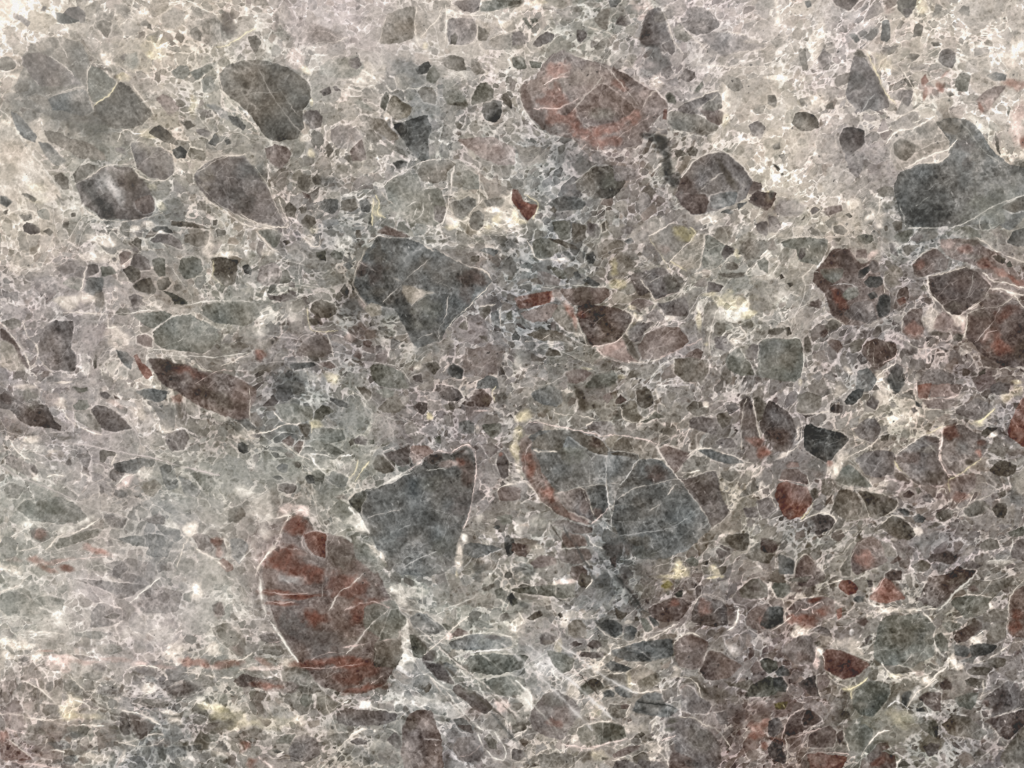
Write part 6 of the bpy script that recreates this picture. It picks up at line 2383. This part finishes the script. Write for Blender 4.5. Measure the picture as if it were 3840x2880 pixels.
c 66n 1235,955 1270,945 1270,970
v 13,222w,.9 1020,990 1100,1010 1200,1000 1340,980
b 222w,0.7 1400,800,50,50,0
b 215w,0.6 1080,790,60,40,0
c 74b 800,770 860,730 920,760 1030,800 980,830 860,820
c 80m 570,700 600,660 800,650 790,700 700,710
c 60n 510,670 550,690 540,710
b 215w,0.7 740,780,70,50,0
b 215w,0.7 540,1000,70,80,0
b 200y,0.7 1010,900,30,80,-10
b 215w,0.5 60,430,110,110,0
b 222w,0.6 450,400,40,60,0
b 128b,0.6 60,640,110,60,0
b 215w,0.5 600,330,150,40,0
T 3 3
c 78g 30,110 60,60 140,55 200,100 190,140 140,190 80,180 #olive-brown oval chip
v 8,205w,.9 30,80 40,150 80,195 150,200
c 72R 610,90 640,40 710,30 780,110 760,150 690,160 630,120 #brick red chip
c 100R 860,200 900,140 960,80 1010,10 1060,40 1150,140 1195,200 1100,220 1000,240 #tent-shaped red fragment
b 72r,0.8 1120,110,30,110,-35
b 130R,0.6 970,110,60,60,-30
b 225p,0.9 910,110,25,20,0
v 8,205p,.9 900,140 950,110 1010,20
v 14,228w,.9 830,230 950,260 1080,250 1170,290 1300,290 1450,290
b 232w,0.9 1050,300,130,30,0
b 230w,0.8 1250,290,80,30,0
c 64r 1310,190 1370,80 1400,0 1660,-30 1700,-60 1800,-40 1740,50 1640,110 1560,200 1500,270 1470,285 1400,270 1330,230 #very dark brown fragment
b 80n,0.6 1650,30,90,60,-20
v 14,190g,.9 1480,290 1560,210 1640,120 1780,0
c 84r 1720,110 1780,70 1830,130 1740,130
c 92n 1850,110 1950,70 2060,20 2130,20 2110,80 1980,140 1870,150
c 92g 1570,230 1620,190 1760,170 1920,185 1910,270 1860,330 1780,360 1700,380 1640,300 #grey-green scratched fragment
b 70g,0.7 1880,210,40,40,0
v 8,222w,.9 1710,160 1830,165 1925,185
v 14,215w,.9 1850,110 ,1840,160
b 225w,0.9 1920,260,25,40,0
c 84r 2075,180 2140,120 2212,80 2300,100 2300,540 2212,520 2130,530 2070,490 2080,330 2090,230 #brown fragment cut by the lower right edge
b 78R,0.6 2150,330,70,50,0
b 76R,0.7 2130,450,70,50,0
v 9,190w,.9 2070,490 2080,350 2070,230 2140,110 2212,30
c 110r 200,300 230,230 290,190 400,180 480,180 560,200 590,290 560,360 480,380 410,440 320,410 240,370 #cluster-like pink and red fragment
b 84R,0.8 330,390,90,50,10
b 92R,0.75 470,310,80,50,-10
b 72R,0.8 430,200,80,25,-10
b 96R,0.7 210,370,50,50,0
v 11,225p,.9 290,280 340,290 400,250 470,220
v 8,215p,.8 240,320 290,250
v 7,205p,.8 380,270 390,330
c 98R 590,290 640,270 640,350 600,380
c 66b 740,190 770,175 825,180 820,220 780,235 745,220
c 66m 850,40 900,30 910,90 870,100
c 66b 0,260 120,255 135,320 140,410 60,430 0,460 -80,420
v 9,215w,.9 0,480 110,440 200,350
v 8,205w,.9 135,200 150,380
b 240w,0.95 290,480,80,50,-5
b 222w,0.8 290,440,90,20,0
c 104m 110,630 200,560 260,520 380,520 400,600 400,740 330,770 230,760 160,700 #grey-mauve block with a white cap
b 90r,0.6 280,700,90,60,0
c 66n 400,580 440,560 460,590 420,610
v 12,222p,.9 415,620 410,720 390,760
b 205p,0.9 420,750,50,60,0
b 225w,0.9 440,660,35,40,0
c 64R 470,680 510,630 550,620 640,640 720,690 800,720 895,770 860,800 800,830 740,870 640,890 560,850 490,810 485,740 #dark maroon leaf-shaped fragment with white outline
b 70r,0.5 620,770,100,50,0
v 9,228w,.9 460,670 490,720 490,800 540,850 600,890
v 9,200w,.9 560,620 680,650 800,710 900,750
c 96g 960,400 1020,350 1150,330 1330,320 1400,370 1450,440 1430,490 1440,600 1440,680 1330,760 1230,800 1120,770 990,780 920,720 910,600 930,480 #big smooth grey-green rounded fragment, lower right
b 84g,0.5 1250,420,130,60,10
b 84b,0.5 1330,500,80,60,0
b 88n,0.5 1180,560,100,110,0
b 125n,0.6 1280,730,110,60,-20
v 6,160g,.6 980,450 1090,600
v 6,160g,.6 940,600 1010,740
v 7,200n,.8 1160,770 1250,680
v 12,222w,.9 1340,320 1400,380 1450,440
v 10,215g,.9 1450,450 1430,520 1450,620 1520,700
c 80g 1440,520 1500,480 1550,560 1560,650 1500,660 1450,600
c 72n 1440,680 1470,640 1510,700 1480,720
b 230w,0.95 1580,720,60,60,20
b 222w,0.7 1630,780,60,30,0
c 80g 1490,410 1590,395 1680,420 1640,470 1560,490
c 66r 1600,540 1640,480 1720,430 1800,390 1850,400 1850,460 1780,520 1700,570 1620,580 #dark brown spindle fragment
b 74n,0.5 1790,410,60,25,10
b 232w,0.95 1800,550,70,50,-10
v 12,232w,.9 1860,480 1780,530 1750,570 1850,580
c 104n 1860,330 1950,280 2070,280 2070,380 1960,400 1860,400
c 112n 1900,440 1980,400 2060,410 2060,520 1980,560 1920,520
c 84b 1600,600 1700,600 1760,640 1720,700 1620,690
c 70b 1740,600 1850,580 1980,600 1940,660 1800,700 1760,760 1660,740 1760,700
v 14,215w,.9 1760,770 1900,720 2000,660 2110,580 2212,560
c 84n 1900,720 1990,700 2060,720 2040,780 1960,800 1900,770
c 78n 1720,820 1780,780 1930,800 1900,860 1740,850
c 74n 1700,900 1760,880 1890,890 1880,960 1800,970 1720,940
c 78n 1030,810 1100,780 1200,790 1250,820 1200,840 1100,850
b 215y,0.8 1100,860,60,30,10
v 12,225w,.9 980,750 1030,830 1140,880
c 56r 1475,930 1540,885 1590,940 1585,980 1520,985 1490,960 #small blackish brown chip
c 70r 1295,1060 1340,1020 1410,1000 1490,1000 1500,1100 1500,1160 1440,1170 1380,1120 1320,1090 #brown chip with diagonal scratches
v 5,150n,.6 1360,1040 1410,1090
c 66b 1150,1040 1180,1000 1240,1000 1220,1080 1190,1130 1160,1100
b 225b,0.85 1130,1060,20,60,0
b 222b,0.7 1280,1010,40,90,30
v 10,228b,.9 1030,1140 1100,1080 1150,1100 1220,1150
c 60b 1280,1140 1340,1140 1360,1170 1290,1170
b 235b,0.95 1360,1195,80,30,5
c 80g 730,1060 760,970 820,920 900,900 1040,930 1050,1000 1020,1090 960,1160 900,1220 800,1200 740,1150 #large olive-grey rounded fragment
b 98n,0.5 820,1130,70,50,0
b 70g,0.4 920,980,90,60,0
v 12,215y,.9 640,970 720,980 790,930 860,880
v 8,200y,.8 720,1000 720,1060
b 222y,0.8 700,970,60,30,0
v 10,215w,.8 510,850 600,930 700,960
c 62m 260,930 340,880 410,860 430,950 450,1040 380,1040 310,980
v 8,200w,.9 410,830 420,940 460,1040
b 70r,0.6 400,1000,50,50,0
c 66b 60,830 120,770 180,810 190,860 90,870
c 62b 40,880 120,870 170,940 150,1010 60,990
b 100g,0.6 60,1010,80,60,0
c 66y 50,1110 110,1090 170,1090 150,1150 70,1155
c 76r 150,1270 210,1200 300,1160 390,1170 470,1240 480,1270 370,1300 300,1350 180,1390 140,1350 #red-brown fragment with a dark knob
c 62r 300,1240 330,1160 380,1160 470,1240 370,1300 310,1290
v 9,190p,.9 120,1400 140,1290 200,1200 300,1150
c 76r 360,1380 430,1320 540,1290 590,1340 590,1420 560,1480 430,1490 340,1480 #dark red rounded fragment
b 64m,0.5 500,1400,60,50,0
c 66r 590,1370 640,1330 660,1400 620,1470
b 92r,0.5 240,1450,90,60,0
v 8,190p,.8 160,1400 280,1390 420,1330 520,1290
v 10,205w,.9 150,1400 170,1500 160,1620
c 62m 0,1480 60,1400 130,1430 120,1500 160,1560 140,1630 60,1600 0,1540
b 60R,0.6 70,1410,80,40,20
c 88m 0,1250 100,1220 130,1330 60,1390 0,1370
c 70R 340,1540 450,1530 600,1540 690,1560 640,1659 500,1700 380,1700
v 8,205p,.8 440,1530 560,1520 700,1540
c 66n 610,1180 640,1160 700,1170 710,1210 660,1260 610,1250
c 92g 670,1330 720,1280 820,1280 900,1320 910,1380 860,1460 780,1520 700,1500 660,1420 #grey-green boulder chip
v 9,205w,.9 650,1290 660,1400 700,1510
v 12,228w,.9 1050,1330 980,1340 930,1380 890,1430 830,1510 800,1560
c 66g 1300,1270 1350,1240 1440,1245 1480,1290 1460,1400 1400,1380 1340,1330 #dark green-grey chip
b 190y,0.75 1180,1240,130,90,20
c 92g 1090,1280 1060,1310 1100,1300
c 84r 820,1580 880,1510 960,1450 1040,1440 1060,1490 980,1520 1090,1550 1110,1659 1000,1750 780,1700 #brown fragment at the bottom edge
b 70R,0.7 960,1600,110,50,-20
b 70n,0.7 1000,1450,110,40,0
v 11,60n,.85 1070,1470 1150,1450 1250,1440
v 13,222w,.9 1110,1620 1140,1580
c 74m 1340,1480 1400,1440 1480,1450 1470,1530 1390,1570
c 78m 1300,1590 1350,1570 1360,1600 1310,1610
c 98m 1160,1600 ,1280,1500
b 165b,0.7 1540,1490,60,90,0
c 92n 1500,1280 1600,1190 1740,1220 1850,1290 1900,1350 1830,1420 1700,1380 1560,1360
b 125n,0.6 1650,1380,110,60,0
c 92m 2020,930 2080,900 2140,970 2212,1020 2300,1100 2212,1140 2120,1160 2020,1190 1920,1230 1960,1120 1860,1100 1870,1060 #mauve fragment by the right edge
b 66m,0.7 1990,1130,70,50,-40
b 76m,0.5 2010,1030,60,50,-30
b 84r,0.7 1880,1090,40,30,0
c 66r 1900,1240 2050,1200 2212,1150 2300,1200 2212,1290 2080,1420 2000,1380 1930,1290 #dark brown fragment in the lower right corner
v 7,175w,.8 1900,1230 2040,1190 2190,1130
v 7,175w,.8 1790,1150 1880,1240 1990,1370 2060,1480
c 98n 2080,1440 2212,1290 2300,1300 2300,1700 2050,1659 2000,1560 #grey lower right corner fragment
b 92g,0.5 1880,1550,130,60,0
v 7,190n,.7 1780,1620 1870,1540 1930,1500
c 88g 1610,1050 1740,1010 1820,1010 1800,1100 1760,1160 1650,1120
v 12,190w,.9 1830,1060 1870,980 1860,900
c 66m 840,540 880,500 905,520 870,550 850,590
c 78r 760,390 830,350 870,390 820,440
c 78m 390,470 450,430 530,470 550,520 460,510
b 240b,0.9 715,480,20,30,0
b 225w,0.5 600,570,180,60,15
b 222w,0.6 780,640,60,110,-30
v 14,222w,.9 1380,940 1450,860 1540,790 ,1600,760
v 14,215w,.8 1210,1130 1270,1020 1380,950 1450,890
b 222w,0.7 1370,900,60,50,-20
b 215p,0.6 1300,830,60,30,0
b 222w,0.6 860,350,60,20,0
b 240w,0.9 600,45,60,10,-10
v 9,215w,.9 440,120 520,80 640,40
b 84m,0.5 330,110,150,40,0
b 62b,0.4 150,560,0,0,0
c 86n 150,30 260,10 380,0 330,60 220,50
T X 0 0 3.024
v 5,205b,.55 622,798 680,848 735,905
v 4,214b,.6 655,800 712,848 765,895
v 3,210b,.6 690,795 745,838 790,860
v 3,198g,.5 600,812 640,850 690,905
v 4,78n,.6 508,780 545,822 590,862 625,890
v 3,74n,.5 545,800 590,842 640,890
v 2,205n,.7 518,778 560,818 610,855 655,902
v 2,200n,.6 500,800 540,850 585,900
v 4,76b,.5 700,655 722,690 740,722
v 4,74b,.5 742,690 768,722 795,762
v 3,80b,.5 610,885 640,920 660,950
'''

# how strongly the lamps light each part of the polished face (per colour channel, in frame coordinates)
LIGHT_FIT = [{(0, 0): 1.1574, (1, 0): -0.0542, (0, 1): 0.1176, (2, 0): 0.0631, (1, 1): -0.0354, (0, 2): 0.0448, (3, 0): -0.0371, (0, 3): -0.0052, (2, 1): 0.0868, (1, 2): -0.0255},
             {(0, 0): 1.1226, (1, 0): -0.0538, (0, 1): 0.1183, (2, 0): 0.0647, (1, 1): -0.0362, (0, 2): 0.0467, (3, 0): -0.0375, (0, 3): -0.0076, (2, 1): 0.0911, (1, 2): -0.0256},
             {(0, 0): 1.0524, (1, 0): -0.0481, (0, 1): 0.1103, (2, 0): 0.0645, (1, 1): -0.0348, (0, 2): 0.0471, (3, 0): -0.0372, (0, 3): -0.0072, (2, 1): 0.0916, (1, 2): -0.0264}]
GLOSS = 0.021

# ------------------------------------------------------------------ build the slab
def axis(a, b, pitch, margin):
    core = np.arange(a - 60, b + 60.01, pitch)
    out = []; p = core[-1]; st = pitch
    while p < b + margin:
        st = min(st * 1.03, 6.5); p += st; out.append(p)
    lo = [-(q - b) + a for q in out]
    return np.concatenate([np.array(lo[::-1]), core, np.array(out)])

PITCH = 2.6
xs = axis(0, SW, PITCH, 1000.0)
ys = axis(0, SH, PITCH, 900.0)
feats = carry_on(parse_trace(TRACE))
C, ids, regions = paint_stone(xs, ys, feats)
NX, NY = len(xs), len(ys)

# The lamps light the stone brighter in the upper left; C is how the stone looks, so divide that light out.
gx, gy = np.meshgrid((xs - SW / 2) / (SW / 2), (SH / 2 - ys) / (SH / 2))
gx = np.clip(gx, -1.5, 1.5); gy = np.clip(gy, -1.5, 1.5)
v = C / 255.0
lin = np.where(v <= 0.04045, v / 12.92, ((v + 0.055) / 1.055) ** 2.4)
LIGHT = np.stack([sum(c * gx ** i * gy ** j for (i, j), c in co.items()) for co in LIGHT_FIT], 2)
alb = np.clip((lin - GLOSS) / LIGHT, 0.006, 0.9).astype(np.float32)

px = ((xs - SW / 2) * U).astype(np.float32); py = ((SH / 2 - ys) * U).astype(np.float32)
PX, PY = np.meshgrid(px, py)

def stone_material(name, rough, rvar, spec, bump, mottle):
    m = bpy.data.materials.new(name); m.use_nodes = True
    n, l = m.node_tree.nodes, m.node_tree.links
    b = n['Principled BSDF']
    at = n.new('ShaderNodeAttribute'); at.attribute_name = 'stone_colour'
    geo = n.new('ShaderNodeNewGeometry')
    nz = n.new('ShaderNodeTexNoise'); nz.inputs['Scale'].default_value = 950.0; nz.inputs['Detail'].default_value = 5.0
    nz.inputs['Roughness'].default_value = 0.65
    l.new(geo.outputs['Position'], nz.inputs['Vector'])
    mr = n.new('ShaderNodeMapRange'); mr.inputs['To Min'].default_value = 1.0 - mottle; mr.inputs['To Max'].default_value = 1.0 + mottle
    mr.inputs['From Min'].default_value = 0.25; mr.inputs['From Max'].default_value = 0.75
    l.new(nz.outputs['Fac'], mr.inputs['Value'])
    mx = n.new('ShaderNodeVectorMath'); mx.operation = 'SCALE'
    l.new(at.outputs['Color'], mx.inputs[0]); l.new(mr.outputs['Result'], mx.inputs['Scale'])
    l.new(mx.outputs['Vector'], b.inputs['Base Color'])
    n2 = n.new('ShaderNodeTexNoise'); n2.inputs['Scale'].default_value = 120.0; n2.inputs['Detail'].default_value = 4.0
    l.new(geo.outputs['Position'], n2.inputs['Vector'])
    m2 = n.new('ShaderNodeMapRange'); m2.inputs['To Min'].default_value = rough - rvar; m2.inputs['To Max'].default_value = rough + rvar
    m2.inputs['From Min'].default_value = 0.3; m2.inputs['From Max'].default_value = 0.7
    l.new(n2.outputs['Fac'], m2.inputs['Value']); l.new(m2.outputs['Result'], b.inputs['Roughness'])
    b.inputs['Specular IOR Level'].default_value = spec
    bp = n.new('ShaderNodeBump'); bp.inputs['Strength'].default_value = bump; bp.inputs['Distance'].default_value = 0.0002
    l.new(nz.outputs['Fac'], bp.inputs['Height']); l.new(bp.outputs['Normal'], b.inputs['Normal'])
    return m
M_CEMENT = stone_material('pale_cement', 0.50, 0.10, 0.40, 0.22, 0.10)
M_GREY = stone_material('grey_stone', 0.40, 0.08, 0.42, 0.14, 0.09)
M_RED = stone_material('red_stone', 0.42, 0.08, 0.42, 0.14, 0.10)
M_PALE = stone_material('pale_stone', 0.46, 0.08, 0.40, 0.16, 0.08)

def make_mesh(name, V, F, colr, mat):
    me = bpy.data.meshes.new(name)
    nv, nf = len(V), len(F)
    me.vertices.add(nv); me.vertices.foreach_set('co', V.astype(np.float32).ravel())
    me.loops.add(nf * 4); me.loops.foreach_set('vertex_index', F.astype(np.int32).ravel())
    me.polygons.add(nf); me.polygons.foreach_set('loop_start', np.arange(0, nf * 4, 4, dtype=np.int32))
    me.update(calc_edges=True)
    me.polygons.foreach_set('use_smooth', np.zeros(nf, bool))
    a = me.color_attributes.new('stone_colour', 'FLOAT_COLOR', 'POINT')
    c4 = np.ones((nv, 4), np.float32); c4[:, :3] = colr
    a.data.foreach_set('color', c4.ravel())
    me.materials.append(mat)
    return me

IDX = np.arange(NX * NY, dtype=np.int64).reshape(NY, NX)
def inlay(name, cells, depth, mat, bottom=True):
    """the stone under the marked grid cells, as a solid from the polished face down to `depth`"""
    j, i = np.nonzero(cells)
    j0, j1, i0, i1 = max(j.min() - 1, 0), min(j.max() + 2, NY - 1), max(i.min() - 1, 0), min(i.max() + 2, NX - 1)
    sub = cells[j0:j1, i0:i1]
    pad = np.zeros((sub.shape[0] + 2, sub.shape[1] + 2), bool); pad[1:-1, 1:-1] = sub
    jj, ii = np.nonzero(sub); J = jj + j0; I = ii + i0
    A, B, Cn, D = IDX[J + 1, I], IDX[J + 1, I + 1], IDX[J, I + 1], IDX[J, I]
    top = np.stack([A, B, Cn, D], 1)
    walls = []
    def side(dj, di, a, b):
        m = ~pad[1 + jj + dj, 1 + ii + di]
        walls.append(np.stack([b[m], a[m]], 1))
    side(0, -1, D, A); side(1, 0, A, B); side(0, 1, B, Cn); side(-1, 0, Cn, D)
    walls = np.concatenate(walls)
    used, inv = np.unique(np.concatenate([top.ravel(), walls.ravel()]), return_inverse=True)
    nt = len(used)
    topf = inv[:top.size].reshape(-1, 4); wl = inv[top.size:].reshape(-1, 2)
    xy = np.stack([PX.ravel()[used], PY.ravel()[used]], 1)
    Vt = np.column_stack([xy, np.full(nt, THICK)])
    cc = alb.reshape(-1, 3)[used]
    if bottom:
        Vb = np.column_stack([xy, np.full(nt, THICK - depth)])
        F = np.concatenate([topf, np.stack([wl[:, 0], wl[:, 1], wl[:, 1] + nt, wl[:, 0] + nt], 1), topf[:, ::-1] + nt])
        return make_mesh(name, np.concatenate([Vt, Vb]), F, np.concatenate([cc, cc]), mat)
    # the cement carries the whole slab: outer edges and underside
    cx0, cx1, cy0, cy1 = px[0], px[-1], py[-1], py[0]
    Vb = np.array([[cx0, cy0, 0], [cx1, cy0, 0], [cx1, cy1, 0], [cx0, cy1, 0]])
    rim = np.array([[cx0, cy0, THICK], [cx1, cy0, THICK], [cx1, cy1, THICK], [cx0, cy1, THICK]])
    b = nt; r = nt + 4
    F = np.concatenate([topf, np.array([[b + 3, b + 2, b + 1, b], [b, b + 1, r + 1, r], [b + 1, b + 2, r + 2, r + 1],
                                       [b + 2, b + 3, r + 3, r + 2], [b + 3, b, r, r + 3]])])
    mean = np.tile(cc.mean(0), (8, 1))
    return make_mesh(name, np.concatenate([Vt, Vb, rim]), F, np.concatenate([cc, mean]), mat)

slab = bpy.data.objects.new('stone_slab', None); col.objects.link(slab)
slab.empty_display_size = 0.1
slab['label'] = 'polished grey breccia stone slab with dark and reddish angular fragments in pale cement'
slab['category'] = 'stone slab'; slab['kind'] = 'thing'

def part(name, me, parent, label=None, kind=None):
    o = bpy.data.objects.new(name, me); col.objects.link(o); o.parent = parent
    if label: o['label'] = label
    if kind: o['kind'] = kind
    return o

cell_id = ids[:-1, :-1]
inframe = np.zeros(cell_id.shape, bool)
i0, i1 = np.searchsorted(xs, 0), np.searchsorted(xs, SW); j0, j1 = np.searchsorted(ys, 0), np.searchsorted(ys, SH)
inframe[j0:j1, i0:i1] = True
area = np.bincount(cell_id[inframe], minlength=len(regions) + 1)
area[0] = 0
# a label-worthy fragment always counts, then the largest of the rest, a hundred in all
rank = sorted(range(1, len(regions) + 1), key=lambda k: -area[k])
big = [k for k in rank[:100] if area[k] > 60]
cement_cells = cell_id == 0
me = inlay('cement', cement_cells, THICK, M_CEMENT, bottom=False)
part('cement', me, slab)
rest = (cell_id > 0) & ~np.isin(cell_id, big)
me = inlay('small_fragments', rest, 0.005, M_GREY)
part('small_fragments', me, slab, 'countless small grey and brown chips between the larger fragments', 'stuff')

def in_poly(x, y, P):
    c = False
    for q in range(len(P)):
        ax, ay = P[q]; bx, by = P[(q + 1) % len(P)]
        if (ay <= y) != (by <= y) and x < (bx - ax) * (y - ay) / (by - ay) + ax: c = not c
    return c

TONE = {'n': 'grey', 'm': 'mauve-grey', 'g': 'green-grey', 'b': 'blue-grey', 'r': 'brown', 'R': 'brick-red', 'w': 'cream', 'y': 'yellowish', 'p': 'pinkish'}
made = {}
for k in sorted(big):
    _, P, lab, tok, size = regions[k - 1]
    L = float(tok[:-1]); h = tok[-1]
    mat = M_RED if h in 'rRp' else (M_PALE if L > 120 or h in 'wy' else M_GREY)
    c = P.mean(0); parent = slab; name = 'fragment'
    for q in sorted(made, key=lambda q: regions[q - 1][4]):
        if regions[q - 1][4] > size * 1.5 and in_poly(c[0], c[1], regions[q - 1][1]) and made[q].parent == slab:
            parent = made[q]; name = 'facet'; break
    if not lab:
        lab = ('dark ' if L < 84 else 'pale ' if L > 122 else '') + TONE[h] + ' ' + name
    me = inlay(name, cell_id == k, 0.008, mat)
    made[k] = part(name, me, parent, lab)
print('stone parts', len(made), 'grid', NX, NY)
